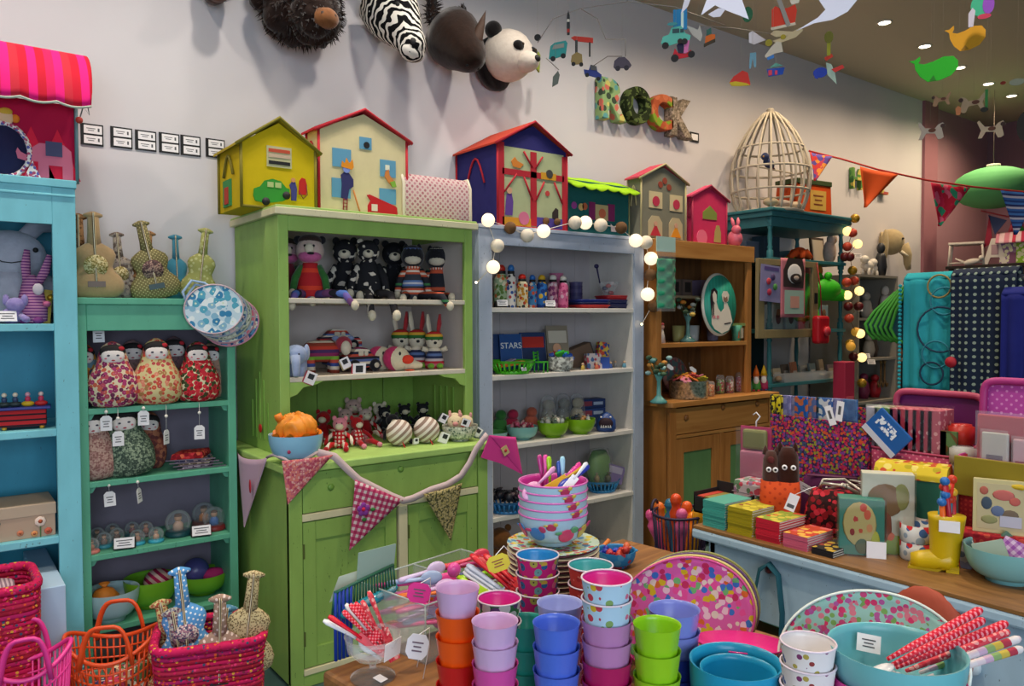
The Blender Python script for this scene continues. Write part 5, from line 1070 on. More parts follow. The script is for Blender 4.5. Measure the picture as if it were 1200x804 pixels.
# grey bookcase contents
z=EZ[0]
def bottle(px,y,top,label,body,cap,w=12,printc=('d8c8b0','3a3a3a')):
 p=S(px,y,z);h=P(px,top,y=y).z-z;r=m(w/2,p)
 t=thing('drinking_bottle',label,'bottle',p,face(p),'children drinking bottles')
 MB().lathe([(r*.9,0),(r,.01),(r,h*.66),(r*.8,h*.74),(r*.6,h*.78),(r*.6,h*.8)],18).build('bottle_body',body,t)
 MB().lathe([(r*.66,h*.78),(r*.7,h*.84),(r*.55,h*.86)],16).build('collar',BLACK,t);MB().lathe([(r*.62,h*.85),(r*.66,h*.92),(r*.4,h*.985),(0,h)],16).build('cap',cap,t)
for px,y,top,lb,b,c_,w_ in[(587,3.50,310,'pale green printed bottle with red cap, tallest at the left',cells('9ab08a',['5a7a3a','c86a3a','d8d0b0'],45,.35),plain('b8281c',.4),17),(599,3.46,310,'white bottle with blue cap beside the tall green bottle',cells('d8d4cc',['3a5a9a','3a3a3a','b84a4a'],45,.3),plain('2a6ab0',.4),12),(612,3.43,321,'cream bottle with red cap and animal print',cells('d8cca8',['c88a2a','3a3a3a','b8402a'],50,.33),plain('c8281c',.4),14),(624,3.48,322,'blue printed bottle with blue cap',cells('4a8ab8',['d85a3a','e0d8c8','2a4a8a'],45,.35),plain('2a6ab8',.4),11),(635,3.45,322,'bright blue bottle with yellow cap',cells('2a6ab0',['1a3a7a','d8b03a'],40,.38),plain('c8a020',.4),13),(648,3.48,322,'rosy printed bottle with white cap behind the price card',cells('c88a9a',['8a3a6a','e0c8d0'],45,.35),plain('d8d4cc',.4),13),(660,3.43,323,'pink bottle with white cap at the right end of the bottles',cells('d86a94',['a83a6a','e8b8c8'],40,.35),plain('dcd8d0',.4),12)]:bottle(px,y,top,lb,b,c_,w_)
price_card(S(588,3.405,z),-.3,'price card in black holder before the green bottle',.06,.036);price_card(S(644,3.405,z),-.3,'price card in black holder before the rosy bottle',.06,.036)
def tumbler(p,R,h,label,mo,mi=None,facets=True,group='melamine tumblers',cat='cup',n=28):
 """tapering melamine cup with scooped facets low on the wall"""
 t=thing('melamine_cup',label,cat,p,group=group);me_v=[]
 r0=R*.72;q=MB();v=[];f=[]
 prof=[(r0*.92,0),(r0,.004),(r0*1.02,h*.15),(r0+(R-r0)*.42,h*.42),(r0+(R-r0)*.6,h*.6),(R*.97,h*.94),(R,h)]
 N=36
 for i,(r,z_)in enumerate(prof):
  for k_ in range(N):
   a=2*PI*k_/N;s=1-(.05 if i<4 else.035)*(1-abs(math.sin(a*4.5))**.6 if facets and 1<=i<=4 else 0);v.append((r*s*math.cos(a),r*s*math.sin(a),z_))
 for i in range(len(prof)-1):
  for k_ in range(N):k2=(k_+1)%N;f.append((i*N+k_,i*N+k2,(i+1)*N+k2,(i+1)*N+k_))
 f.append(tuple(range(N-1,-1,-1)))
 q.add(v,f);q.build('cup_wall',mo,t)
 MB().lathe([(R,h),(R*.955,h-.001),(R*.93,h*.9),(r0*.93,h*.1),(0,h*.08)],32,caps=False).build('cup_inside',mi or mo,t)
 if mi and mi is not mo:MB().tube([(R*.98*math.cos(2*PI*k_/32),R*.98*math.sin(2*PI*k_/32),h)for k_ in range(32)],.0018,5,True).build('rim_line',plain('d6c8d4',.35),t)
 return t
def stack(px,y,z0,R,h,step,n,mats,labels,group):
 p=S(px,y,z0)
 for i in range(n):tumbler(p+Vector((0,0,step*i)),R,h,labels if isinstance(labels,str)else labels[i],mats[i%len(mats)],group=group)
def ringm(c,c2):return stripes((c,c2),.016,'z')
gl=['lowest','second','third','fourth','top','sixth','seventh']
stack(652,3.62,z,.045,.08,.034,5,[plain('b8648a',.35),plain('a8507a',.35)],['rose beaker, %s of the pink stack on the grey shelf'%gl[i]for i in range(5)],'pink beakers in a stack')
stack(675,3.56,z,.042,.075,.022,5,[plain('4a4870',.35),plain('3a3860',.35)],['violet-grey beaker, %s of the dark stack on the grey shelf'%gl[i]for i in range(5)],'violet beakers in a stack')
def tray(name,p,w,d,h,c,label,rz=0,cat='tray',group=None):
 t=thing(name,label,cat,p,rz,group);mt=plain(c,.35,.5)
 def rr(s,z_):return[(s*w/2*math.copysign(abs(math.cos(a))**.4,math.cos(a)),s*d/2*math.copysign(abs(math.sin(a))**.4,math.sin(a)),z_)for a in[2*PI*i/28 for i in range(28)]]
 L=[rr(.9,0),rr(.97,h*.7),rr(1,h),rr(.97,h),rr(.9,h*.25)]
 v=[x for l_ in L for x in l_];f=[(i*28+k_,i*28+(k_+1)%28,(i+1)*28+(k_+1)%28,(i+1)*28+k_)for i in range(4)for k_ in range(28)]+[tuple(range(27,-1,-1)),tuple(range(4*28,5*28))]
 MB().add(v,f).build('tray_body',mt,t);MB().tube(L[2],.004,5,True).build('rim',mt,t);return t
for i,(c_,n_)in enumerate([('b82a2a','red'),('1e2a5a','navy'),('2a3a8a','blue'),('a8242a','red')]):
 px,yy=((690,3.47),(690,3.47),(690,3.47),(713,3.6))[i]
 tray('lunch_tray',S(px,yy,z+(.016*i if i<3 else.0)),.24,.16,.018,c_,n_+' lunch tray, %s on the grey bookcase'%('bottom of the stack','middle of the stack','third in the stack','leaning behind the stack')[i],-.1,group='stacked lunch trays')
for i,(c_,n_)in enumerate([('1e2450','dark navy'),('20285a','midnight blue'),('b8262c','red')]):tray('lunch_box',S(717,3.5,z+.026*i),.19,.15,.026,c_,n_+' lunch box, %s of the right pile'%('bottom','middle','top')[i],-.1,'lunch box','pile of lunch boxes')
p=S(713,3.5,z+.078);gj=thing('glass_jar','glass jar of small red toys on the lunch boxes','jar',p);MB().lathe([(.0,.002),(.03,.002),(.05,.05),(.062,.085),(.065,.09)],20,caps=False).build('jar_wall',clear(),gj)
for i in range(5):
 tag(MB().ell((0,0,0),(.02,.016,.014),nu=10,nv=7).build('small_toy',plain(['a82a30','b8b0b0','2a2a5a','b83a30','c8c0c0'][i],.5),loc=p+Vector((.022*math.cos(i*1.3),.022*math.sin(i*1.3),.022+.014*i))),['dark red','pale grey','navy','bright red','silver'][i]+' small toy in the glass jar','toy','small toys in the glass jar')
p0=S(694,3.56,z+.16);p1=S(738,3.44,z+.15)
for px,py,c_,lb in((703,318,'2a2450','violet'),(730,320,'b83a3a','coral')):
 a=P(px,py+14,y=3.5);b=P(px+(8 if c_=='b83a3a' else-4),py-6,y=3.5);tt=thing('toy_whisk',lb+' plastic toy standing in the glass jar','toy',a);MB().tube([Vector((0,0,0)),b-a],[.004,.006],8).build('handle',plain(c_,.4),tt);MB().ell(b-a,(.018,.012,.014),nu=10,nv=7).build('knob',plain(c_,.4),tt)
z=EZ[1]
def book(px,y,top,w,label,c_,rz=0,lean=-.15,th=.012,band=None,cat='book',group=None,title=None):
 p=S(px,y,z);h=P(px,top,y=y).z-z
 t=thing('picture_book',label,cat,p,group=group,rot=(lean,0,rz));MB().bx(-w/2,w/2,0,th,0,h).build('cover',plain(c_,.5),t,bev=.002);MB().bx(-w/2+.002,w/2+.0008,.002,th-.002,.002,h-.002).build('pages',plain('d8d0c0',.8),t)
 if band:
  o=MB().bx(-w*.42,w*.42,-.0012,0,h*.6,h*.88).build('title_band',plain(band,.5),t)
 if title:
  o=text_mesh('title',title,h*.22,.0004,plain('d8dce0',.6),t);o.location=(0,-.0016,h*.62);o.rotation_euler=(PI/2,0,0)
 return t,h
book(583,3.60,391,.12,'navy picture book at the left of the second grey shelf','1c3a6a',-.2);book(601,3.55,391,.14,'blue picture book lettered STARS','1c4a8a',-.2,title='STARS');book(627,3.57,389,.17,'dark blue book with a red title band','1e3460',-.2,band='b82c24');t,h=book(656,3.58,381,.15,'grey-brown picture book with a cartoon figure','8a8070',-.2,band='c8c0b0')
MB().ell((-.01,-.002,h*.3),(.04,.004,.045),nu=12,nv=7).build('cartoon_print',plain('b83a34',.7),t);MB().ell((-.01,-.003,h*.48),(.03,.004,.03),nu=12,nv=7).build('cartoon_head',plain('d0a080',.7),t)
p=S(692,3.58,z);t=thing('card_box','brown cardboard gift box tilted on the second grey shelf','box',p,rot=(0,-.35,-.3));MB().bx(-.11,.05,0,.1,.03,.15).build('box',plain('6a5444',.8),t,bev=.003);MB().bx(.05,.056,0,.1,.03,.15).build('end_panel',plain('3a3a40',.8),t)
p=S(706,3.52,z);tag(MB().bx(-.035,.035,0,.05,0,.16,TR((0,0,0),(-.1,.15,-.3))).build('toy_box',cells('c8b04a',['3a4a8a','c84a3a'],40,.35),loc=p),'yellow printed toy box leaning right on the grey shelf','box');p=S(697,3.46,z);tag(MB().bx(-.05,.05,0,.04,0,.095).build('toy_box',cells('c8c0c0',['b84a5a','4a6a9a','8a8a8a'],40,.35),loc=p,rot=(-.1,0,-.3)),'white printed toy carton on the second grey shelf','box')
p=S(709,3.44,z);tag(MB().bx(-.03,.03,0,.03,0,.07).build('toy_box',plain('2a4a9a',.5),loc=p,rot=(0,0,-.4)),'small blue carton on the second grey shelf','box')
def slotbowl(p,R,h,c_,label,n=24,cat='basket',sx=1.0,rz=0,group='slotted plastic baskets'):
 t=thing('slotted_basket',label,cat,p,rz,group);mt=plain(c_,.35,.5)
 MB().lathe([(0,0),(R*.72,0),(R*.76,h*.22),(R*.73,h*.22),(R*.7,.006),(0,.006)],28,sx=sx).build('base',mt,t)
 MB().lathe([(R*.93,h*.8),(R,h*.98),(R*1.04,h),(R*1.0,h*.96),(R*.9,h*.8)],28,sx=sx,ring=True).build('rim',mt,t)
 for i in range(n):
  a=2*PI*i/n;c,s=math.cos(a),math.sin(a);MB().tube([(R*.745*c*sx,R*.745*s,h*.2),(R*.92*c*sx,R*.92*s,h*.82)],R*.05,5).build('rib',mt,t)
 return t
p=S(600,3.47,z);slotbowl(p,m(27,p),.075,'4ab81e','grass green slotted plastic basket with orange card')
t=thing('paper_pack','orange paper pack lying in the green slotted basket','packet',p+Vector((-.01,0,.045)),rot=(0,-.12,-.3));MB().bx(-.075,.075,-.05,.05,0,.018).build('pack',plain('c8622a',.6),t,bev=.004);MB().bx(-.04,.04,-.01,.045,.018,.022,TR((.0,0,.004),(0,-.2,.2))).build('lilac_card',plain('a89ab8',.6),t)
price_card(p+Vector((.0,-.10,.012)),-.2,'slim white tag at the foot of the green basket',.03,.02,False)
p=S(634,3.43,z);t=thing('toy_chair','green plastic doll chair beside the slotted basket','toy',p,.4);gm_=plain('3aa828',.35)
for s in(-1,1):
 for y_ in(-.03,.03):MB().tube([(s*.025,y_,0),(s*.022,y_,.06)],.004,6).build('leg',gm_,t)
 MB().tube([(s*.024,.03,.05),(s*.026,.036,.12)],.005,6).build('back_post',gm_,t)
MB().bx(-.03,.03,-.034,.034,.055,.063).build('seat',gm_,t,bev=.003)
for i in range(3):MB().tube([(-.025,.034,.075+.018*i),(.025,.034,.075+.018*i)],.005,6).build('back_rail',gm_,t)
p=S(657,3.44,z);R=m(15,p);b=bowl('bowl','silver patterned bowl of building bricks on the grey shelf',p,R,.085,cells('b0b0a8',['7a7a74','d8d8d0'],60,.35),None,.75,curve=.3);label_on(b,R*.93,.055,.3,.035,.03)
for i in range(9):
 c_=['2a5ab8','b82a2a','3aa83a','2a5ab8','d8b82a','2a6ac8','b83a2a','2a4aa0','38a838'][i];nm=['blue','red','green','bright blue','yellow','azure','scarlet','navy','lime'][i]
 q=p+Vector((R*.5*math.cos(i*2.2)+(.03 if i%3==0 else-.02),R*.5*math.sin(i*2.2),.08+.012*(i%3)));t=thing('toy_brick',nm+' plastic toy brick in the silver bowl','toy brick',q,group='toy bricks',rot=(.4*i,.3,i));MB().bx(-.028,.028,-.014,.014,-.009,.009).build('brick_body',plain(c_,.3,.5),t)
 for k_ in(-1,0,1):MB().lathe([(.006,.009),(.006,.014),(0,.014)],8,(k_*.017,0,0)).build('stud',plain(c_,.3,.5),t)
for i in range(10):
 p=S(683+i*5.4,3.44+.05*(i%3),z);c_=['c8a84a','b8b0a8','4a7ab0','c86a4a','8ab0b8','d8c85a','3a5aa0','9a9a9a','b8483a','5a90a8'][i];nm=['ochre','pale grey','sky blue','coral','ice blue','lemon','cobalt','mid grey','rust','teal'][i]
 t=thing('toy_figure',nm+' little toy figure strewn on the grey shelf','toy',p,i,'small strewn toys');MB().loft([(0,.014,.01),(.02,.012,.009),(.03,.005,.005)],10).build('toy_body',plain(c_,.5),t);MB().ell((0,0,.034),.009,nu=10,nv=6).build('toy_head',plain('c8a88a',.5),t)
z=EZ[2]
def heap(p,R,zz,cols,label,n,size,kind='sweet',cat='sweet',group=None,names=None):
 for i in range(n):
  a=i*2.4;r=R*math.sqrt((i+.5)/n);q=p+Vector((r*math.cos(a),r*math.sin(a),zz+size*.6*(1-r/R)+random.uniform(0,size*.4)))
  t=thing(kind,label,cat,q,group=group,rot=(random.random()*2,random.random()*2,random.random()*6));c_=plain(cols[i%len(cols)],.4)
  MB().ell((0,0,0),(size*.55,size*.42,size*.36),nu=10,nv=7).build('body',c_,t)
  for s in(-1,1):MB().lathe([(.001,0),(size*.28,size*.3),(.001,size*.26)],8,T=TR((s*size*.5,0,0),(0,s*PI/2,0))).build('wrapper_end',c_,t)
aq=plain('7fb8b0',.3,.5)
p=S(575,3.52,z);bowl('bowl','pale teal bowl at the left edge of the third grey shelf',p,m(20,p),.06,plain('8ab8b4',.3,.5),plain('4a8a4a',.4),.5)
p=S(612,3.50,z);R=m(18.5,p);bowl('bowl','aqua footed bowl of pink sweets on the third grey shelf',p,R,P(612,499,y=3.50).z-z,aq,None,.5);heap(p,R*.75,.07,['b84a6a','c87a8a','a83a4a','c8a0a0'],'wrapped pink sweet in the aqua bowl',12,.03,group='wrapped sweets in the aqua bowl')
lg=plain('86b81e',.3,.5)
p=S(648,3.46,z);R=m(18.5,p);bowl('bowl','lime bowl of wrapped toys, left of the lime pair',p,R,P(648,494,y=3.46).z-z,lg,None,.5);heap(p,R*.75,.075,['c8c4b8','a8b0a8','d8d0c0','6a7a6a'],'cellophane wrapped white toy in the left lime bowl',10,.04,'wrapped_toy','toy','wrapped toys in the left lime bowl')
p=S(680,3.46,z);R=m(17.5,p);bowl('bowl','lime bowl of mixed trinkets, right of the lime pair',p,R,P(680,490,y=3.46).z-z,lg,None,.5);heap(p,R*.75,.075,['c8c8c0','3a4a5a','a87a4a','b8b0a8','4a4a4a'],'small mixed trinket in the right lime bowl',12,.032,'trinket','trinket','trinkets in the right lime bowl')
for i,(px,yy,c_)in enumerate([(600,3.62,'a82a4a'),(622,3.64,'b8604a'),(586,3.64,'3a7a3a')]):p=S(px,yy,z);t=thing('soft_toy',['crimson','rosy','green'][i]+' soft toy slumped behind the bowls on the third grey shelf','soft toy',p);MB().ell((0,0,.06),(.05,.04,.06)).build('body',fuzzy(c_),t);MB().ell((0,-.01,.13),(.035,.03,.032)).build('head',fuzzy(c_),t)
for i,(px,yy,c_)in enumerate([(642,3.66,'a8a498'),(660,3.68,'8a8a84'),(676,3.64,'b0a890')]):p=S(px,yy,z);t=thing('wrapped_toy',['pale','grey','cream'][i]+' plush toy in clear film behind the lime bowls','soft toy',p);MB().ell((0,0,.07),(.05,.04,.07)).build('body',fuzzy(c_),t);MB().ell((0,-.01,.16),(.038,.034,.035)).build('head',fuzzy(c_),t);MB().loft([(0,.065,.055),(.1,.06,.05),(.2,.045,.04),(.22,.02,.02)],12).build('film',clear(a=.08),t)
for i,(zz,c_)in enumerate([(0,'2a4a8a'),(.06,'24407a'),(.12,'1c3468')]):
 p=S(694,3.62,z+zz);t=thing('toy_carton',['bottom','middle','top'][i]+' blue toy carton stacked at the right of the third grey shelf','box',p,-.2,'blue toy cartons');MB().bx(-.10,.10,0,.1,0,.058).build('carton',plain(c_,.5),t,bev=.002);MB().bx(-.085,.0,-.001,0,.015,.045).build('picture',plain('8a3a4a',.6),t);MB().bx(.01,.08,-.001,0,.02,.04).build('caption',plain('a8b8d0',.6),t)
p=S(710,3.43,z);t=thing('shark_purse','blue shark-mouth money box with jagged teeth','money box',p,face(p));sh=plain('2a4a8a',.4,.5);R=m(12,p)
MB().loft([(0,R*.8,R*.6),(R*.3,R,R*.8),(R*1.1,R*.95,R*.8),(R*1.7,R*.5,R*.5),(R*1.9,R*.1,R*.1)],18).build('body',sh,t);MB().ell((0,-R*.62,R*.85),(R*.7,R*.3,R*.55)).build('mouth',plain('2a1420',.7),t)
for i in range(5):MB().lathe([(R*.12,0),(0,R*.3)],5,(R*(-.44+.22*i),-R*.88,R*.45)).build('tooth',PAPER,t)
for s in(-1,1):MB().ell((s*R*.45,-R*.6,R*1.45),R*.1,nu=8,nv=6).build('eye',PAPER,t)
z=EZ[3]
p=S(594,3.46,z);R=m(26,p);slotbowl(p,R,.075,'2a7ab8','blue slotted basket of black toys at the left');heap(p,R*.7,.07,['1c1c22','26262e','3a2a34'],'small black toy in the left blue basket',12,.05,'black_toy','toy','black toys in the blue basket')
p=S(706,3.50,z);R=m(19,p);slotbowl(p,R,.075,'2a86c0','bright blue slotted basket of bagged toys at the right',sx=1.15)
t=thing('bagged_toy','green toy in clear bag standing in the right blue basket','toy',p+Vector((.0,.03,.04)));MB().loft([(0,.07,.05),(.08,.085,.06),(.16,.08,.05),(.21,.05,.03)],14).build('toy',plain('5a8a3a',.5,.4,.3),t);MB().loft([(-.005,.09,.07),(.1,.1,.075),(.22,.07,.04)],12).build('bag',clear(a=.1),t)
t=thing('bagged_toy','lilac packet leaning in the right blue basket','packet',p+Vector((.06,-.03,.05)),rot=(-.1,.3,-.4));MB().bx(-.06,.06,-.004,.004,0,.11).build('packet',plain('8a7aa8',.4),t);MB().bx(-.045,.045,-.006,-.004,.06,.1).build('packet_label',plain('b8b0c8',.5),t)
heap(p,R*.6,.07,['8a7a6a','9a8a6a','6a6a5a'],'small brown toy in a bag in the right blue basket',5,.05,'small_toy','toy','bagged brown toys')
p=S(585,3.5,.06);t=thing('teddy_bear','brown teddy bear on the bottom of the grey bookcase','teddy bear',p,-.4);tb=fuzzy('8a5a30','6a4020')
MB().ell((0,0,.09),(.08,.07,.09)).build('body',tb,t);MB().ell((0,-.02,.21),(.065,.06,.06)).build('head',tb,t)
for s in(-1,1):MB().ell((s*.05,-.01,.265),.02,nu=10,nv=7).build('ear',tb,t);MB().tube([(s*.07,-.02,.14),(s*.1,-.08,.08)],.025,8).build('arm',tb,t);MB().tube([(s*.05,-.04,.03),(s*.07,-.13,.03)],.03,8).build('leg',tb,t)
# green film bag hanging on the pine hutch
p0=P(772,277,y=VY-.04);p1=P(787,365,y=VY-.04)
t=thing('gift_bag','clear hanging bag of green tulle with a pale header card','bag',((p0.x+p1.x)/2,VY-.045,p1.z));h=p0.z-p1.z;w=.085
MB().bx(-w,w,-.004,.004,h*.8,h).build('header_card',plain('a8c8c0',.5),t)
MB().sheet(lambda u,v:(-w*.95+1.9*w*u,-.025*math.sin(u*PI)-.01*math.sin(v*26)*math.sin(u*9),h*.04+h*.66*v),20,30).build('tulle',plain('1e8a64',.6,.3,.25,vs=30),t,solid=.01);MB().sheet(lambda u,v:(-w+2*w*u,-.036*math.sin(u*PI)-.004,h*.82*v),12,8).build('film',clear(a=.1),t)
# pine hutch contents
z=V1
p=S(843,VY+.03,z);R=m(37,p);zc=P(843,357,y=VY+.03).z
t=thing('painted_plate','oval teal plate with a bride and groom drawing leaning in the pine hutch','plate',(p.x,VY+.04,zc),rot=(-.06,0,-.12))
def oval(r,y,sx=.72,n=40,dz=0):return[(r*sx*math.cos(2*PI*i/n),y,r*math.sin(2*PI*i/n)+dz)for i in range(n)]
MB().lathe([(0,.012),(R*.9,.012),(R*.98,.0),(R,-.002),(R,.004),(R*.9,.018),(0,.018)],40,sx=.74,T=TR((0,0,0),(PI/2,0,0))).build('rim',plain('d8d4c8',.35,.5),t)
MB().lathe([(0,.0),(R*.93,.0),(R*.93,.003),(0,.003)],40,sx=.74,T=TR((0,-.017,0),(PI/2,0,0))).build('face',stripes(('2c9a86','2f9e8a','28907e'),.03,'x',.35),t)
iv=plain('d8cfc0',.5)
def pl(nm,pts,c,y=-.021,th=.002):return MB().poly([(x*R,z_*R)for x,z_ in pts],y-th,y).build(nm,c if not isinstance(c,str)else plain(c,.5),t)
pl('bodies_print',[(-.42,-.62),(-.3,-.78),(0,-.92),(.3,-.82),(.48,-.55),(.4,-.2),(.28,.05),(.16,.1),(.14,-.12),(.0,-.25),(-.12,-.12),(-.18,.08),(-.3,.1),(-.4,-.2)],iv)
pl('hair_print',[(-.44,.2),(-.38,.45),(-.24,.52),(-.12,.42),(-.14,.2),(-.28,.0),(-.3,-.35),(-.4,-.45)],'2a2028');pl('bride_face_print',[(-.32,.1),(-.34,.3),(-.26,.42),(-.17,.3),(-.18,.1),(-.24,.02)],iv,-.023);pl('groom_face_print',[(.1,.1),(.06,.3),(.14,.42),(.3,.42),(.38,.3),(.32,.1),(.2,.02)],iv,-.022)
pl('beard_print',[(.12,.12),(.12,.26),(.2,.2),(.28,.26),(.3,.12),(.2,.06)],'8a6a5a',-.0245);pl('collar_print',[(-.36,-.35),(-.26,-.35),(-.26,-.45),(-.36,-.45)],'c8848a',-.023);pl('collar_print',[(-.2,-.35),(-.1,-.35),(-.1,-.45),(-.2,-.45)],'c8848a',-.023);pl('signature_print',[(.12,-.6),(.4,-.56),(.4,-.6),(.12,-.64)],'3a3030',-.023)
p=S(863,VY+.05,z);t=thing('gift_carton','mint green flared carton beside the oval plate','box',p,-.1)
MB().loft([(0,.055,.03),(.06,.062,.033),(.11,.085,.04)],4,TR((0,0,0),(0,0,PI/4))).build('carton',plain('5aa88a',.5),t);MB().bx(-.07,.07,-.03,.03,.105,.125).build('flap',plain('8a9a5a',.5),t);MB().bx(-.035,-.01,-.036,-.03,.02,.09).build('figure_print',plain('c8623a',.5),t);MB().bx(.005,.03,-.036,-.03,.02,.09).build('figure_print',plain('b8a890',.5),t)
def flowers(p,label,h,cols,vase='6a9a98',n=9,group='little vases of flowers'):
 t=thing('flower_vase',label,'vase',p,0,group);MB().lathe([(0,0),(.05,0),(.055,.01),(.03,.03),(.014,.05),(.012,h*.45),(.03,h*.6),(.032,h*.64),(.02,h*.6)],18,caps=False).build('vase',plain(vase,.25,.5),t)
 for i in range(n):
  a=i*2.4;r=.03+.06*((i*7)%5)/5;q=Vector((r*math.cos(a),r*math.sin(a),h*(.62+.38*((i*3)%7)/7)));s=MB().tube([(0,0,h*.55),(q.x*.5,q.y*.5,h*.6),q],.0025,5).build('stem',plain('3a4a2a',.7),t)
  if i%3:MB().ell(q,(.02,.02,.014),nu=10,nv=6).build('blossom',plain(cols[i%len(cols)],.6),s)
  else:MB().ell(q,(.03,.008,.016),T=None,nu=8,nv=5).build('leaf',plain('2f4a34',.7),s)
 return t
flowers(S(806,3.42,z),'dark vase of orange and white flowers behind the film bag',.3,['c87a2a','b8c0b8','3a4a40','c8a850'],'5a8a88',14)
p=S(775,3.40,z);t=thing('doll_figurine','little red and white figurine at the left of the pine hutch','figurine',p);MB().loft([(0,.03,.025),(.05,.024,.02),(.09,.012,.012)],12).build('body',plain('c8c0b8',.5),t);MB().ell((0,0,.105),.02,nu=12,nv=8).build('head',plain('c89a8a',.5),t);MB().ell((0,0,.122),(.02,.02,.012),nu=10,nv=6).build('hat',plain('a82a3a',.5),t)
for i,(px,c_)in enumerate([(792,'6a5a50'),(806,'6a5a50'),(835,'8a7a98')]):
 p=S(px,3.60,V2);t=thing('keepsake_box',['brown box with dark picture, left on the upper pine shelf','brown box with dark picture, right on the upper pine shelf','lilac patterned long box on the upper pine shelf'][i],'box',p,0,'boxes on the upper pine shelf');w=.05 if i<2 else.13
 MB().bx(-w,w,0,.1,0,.12).build('box',plain(c_,.7),t,bev=.002);MB().bx(-w*.6,w*.6,-.002,0,.03,.1).build('picture',plain('2a2420' if i<2 else '7a6a90',.7),t)
for i,px in enumerate((795,812,835,866)):
 p=S(px,3.55,z);t=thing('tea_light_glass',['pale yellow','clear','smoky lilac','black'][i]+' votive glass at the back of the pine hutch','glass',p+Vector((0,0,0)));MB().lathe([(.035,0),(.04,.01),(.045,.11),(.04,.11),(.036,.012)],18,caps=False).build('glass',clear(['d8d48a','e0e8e8','b8a8c0','1a1a1c'][i],.05,.45),t);MB().lathe([(0,.003),(.034,.003),(.034,.05),(0,.05)],16).build('wax',plain(['c8c48a','d8d8d0','a89ab0','2a2a2a'][i],.7),t)
z=WZ
p=S(807,3.36,z);R=m(23,p);t=thing('metal_tub','hammered silver tub of fabric flowers on the pine cupboard','tub',p);MB().lathe([(0,.0),(R*.93,0),(R*.97,.01),(R*1.0,.115),(R*1.03,.118),(R*.98,.118),(R*.93,.02),(0,.015)],32).build('tub',cells('a8aca8',['c8ccc8','8a908c','b8bcb8'],60,.4,rough=.25),t)
MATS[[k_ for k_ in MATS if k_.startswith('cells_a8aca8')][0]].node_tree.nodes['Principled BSDF'].inputs['Metallic'].default_value=.8
fc_=['c86a2a','d8a02a','c85a5a','a8a02a','d8884a','c8748a','b88a1e'];fn_=['orange','golden','coral','olive','apricot','rose','mustard']
for i in range(14):
 a=i*2.4;r=R*.8*math.sqrt((i+.5)/14);q=p+Vector((r*math.cos(a),r*math.sin(a),.115+.05*(1-r/R)))
 t=thing('fabric_flower',fn_[i%7]+' felt flower heaped in the silver tub','fabric flower',q,group='felt flowers in the silver tub',rot=(.5*math.sin(a),-.5*math.cos(a),a));c_=plain(fc_[i%7],.85)
 for k_ in range(5):b_=2*PI*k_/5;MB().ell((.022*math.cos(b_),.022*math.sin(b_),0),(.018,.018,.006),nu=8,nv=5).build('petal',c_,t)
 MB().ell((0,0,.006),.009,nu=8,nv=5).build('flower_eye',plain('6a3a1a',.8),t)
for i,(px,py)in enumerate([(785,430),(812,433)]):
 q=P(px,py,y=3.24);t=thing('price_tag',['white leaf-shaped price tag, left on the silver tub','white leaf-shaped price tag, right on the silver tub'][i],'price tag',q,rot=(.2,.6,-.3));MB().poly([(-.03,0),(-.015,.012),(.02,.012),(.032,0),(.02,-.012),(-.015,-.012)],-.001,.001).build('tag',PAPER,t);MB().tube([(-.03,0,0),(-.045,.01,.02)],.001,5).build('string',INK,t)
flowers(S(772,3.28,z),'teal glass vase of dark flowers on the pine counter',.3,['5a8a8a','c88a3a','8ab0b0','3a5a40'],'5a9a98',16)
p=S(792,3.6,z);t=thing('painted_plate','dusky plate leaning at the back of the pine counter','plate',p+Vector((0,0,.13)),rot=(-.15,0,0));MB().lathe([(0,0),(.12,0),(.13,-.01),(.13,-.004),(.12,.006),(0,.006)],28,T=TR((0,0,0),(PI/2,0,0))).build('plate',cells('8a5a60',['5a7a78','a87a70'],30,.4),t)
def jar(px,y,w,h,c_,label,contents):
 p=S(px,y,z);r=m(w/2,p);t=thing('glass_jar',label,'jar',p,group='jars on the pine counter');MB().lathe([(0,.002),(r,.002),(r,h*.85),(r*.8,h),(r*.75,h)],18,caps=False).build('jar_wall',clear(a=.14),t);MB().lathe([(0,.006),(r*.88,.006),(r*.88,h*.75),(0,h*.8)],14).build('contents',cells(c_,contents,70,.4),t)
jar(832,3.36,11,.1,'b8905a','glass jar of amber sweets beside the silver tub',['c86a2a','d8c08a'])
jar(844,3.42,10,.13,'6a9a3a','tall glass jar of green and red sweets',['b8283a','8ab83a','d8d0c0']);jar(855,3.40,10,.12,'8a3a4a','glass jar of crimson and white sweets',['d8c8c0','b82a3a','6a8a3a']);jar(866,3.42,9,.14,'a85a6a','glass jar of pink striped sweets',['d8a0a8','b83a4a'])
for i,px in enumerate((876,886,895)):
 p=S(px,3.38,z);h=.19;t=thing('gnome_figurine',['gnome with magenta hat on the pine counter','gnome with orange hat on the pine counter','gnome with yellow hat on the pine counter'][i],'figurine',p,face(p),'little gnomes with pointed hats')
 MB().loft([(0,.028,.026),(.03,.036,.03),(.07,.028,.024),(.09,.016,.016)],14).build('body',plain(['3a7a6a','3a8a3a','a82a5a'][i],.5),t);MB().ell((0,-.004,.1),.022,nu=12,nv=8).build('head',plain('d0a48c',.5),t);MB().ell((0,-.018,.078),(.02,.014,.03),nu=12,nv=8).build('beard',PAPER,t);MB().lathe([(.026,.11),(.018,.14),(0,h)],14).build('hat',plain(['b82a6a','d86a1a','d8b01e'][i],.5),t)
 for s in(-1,1):MB().ell((s*.016,-.02,.006),(.013,.018,.008),nu=8,nv=6).build('boot',plain(['8a2a2a','a82a3a','3a3a6a'][i],.5),t)
def doorz(px,py):return P(px,py,y=VY-.055)
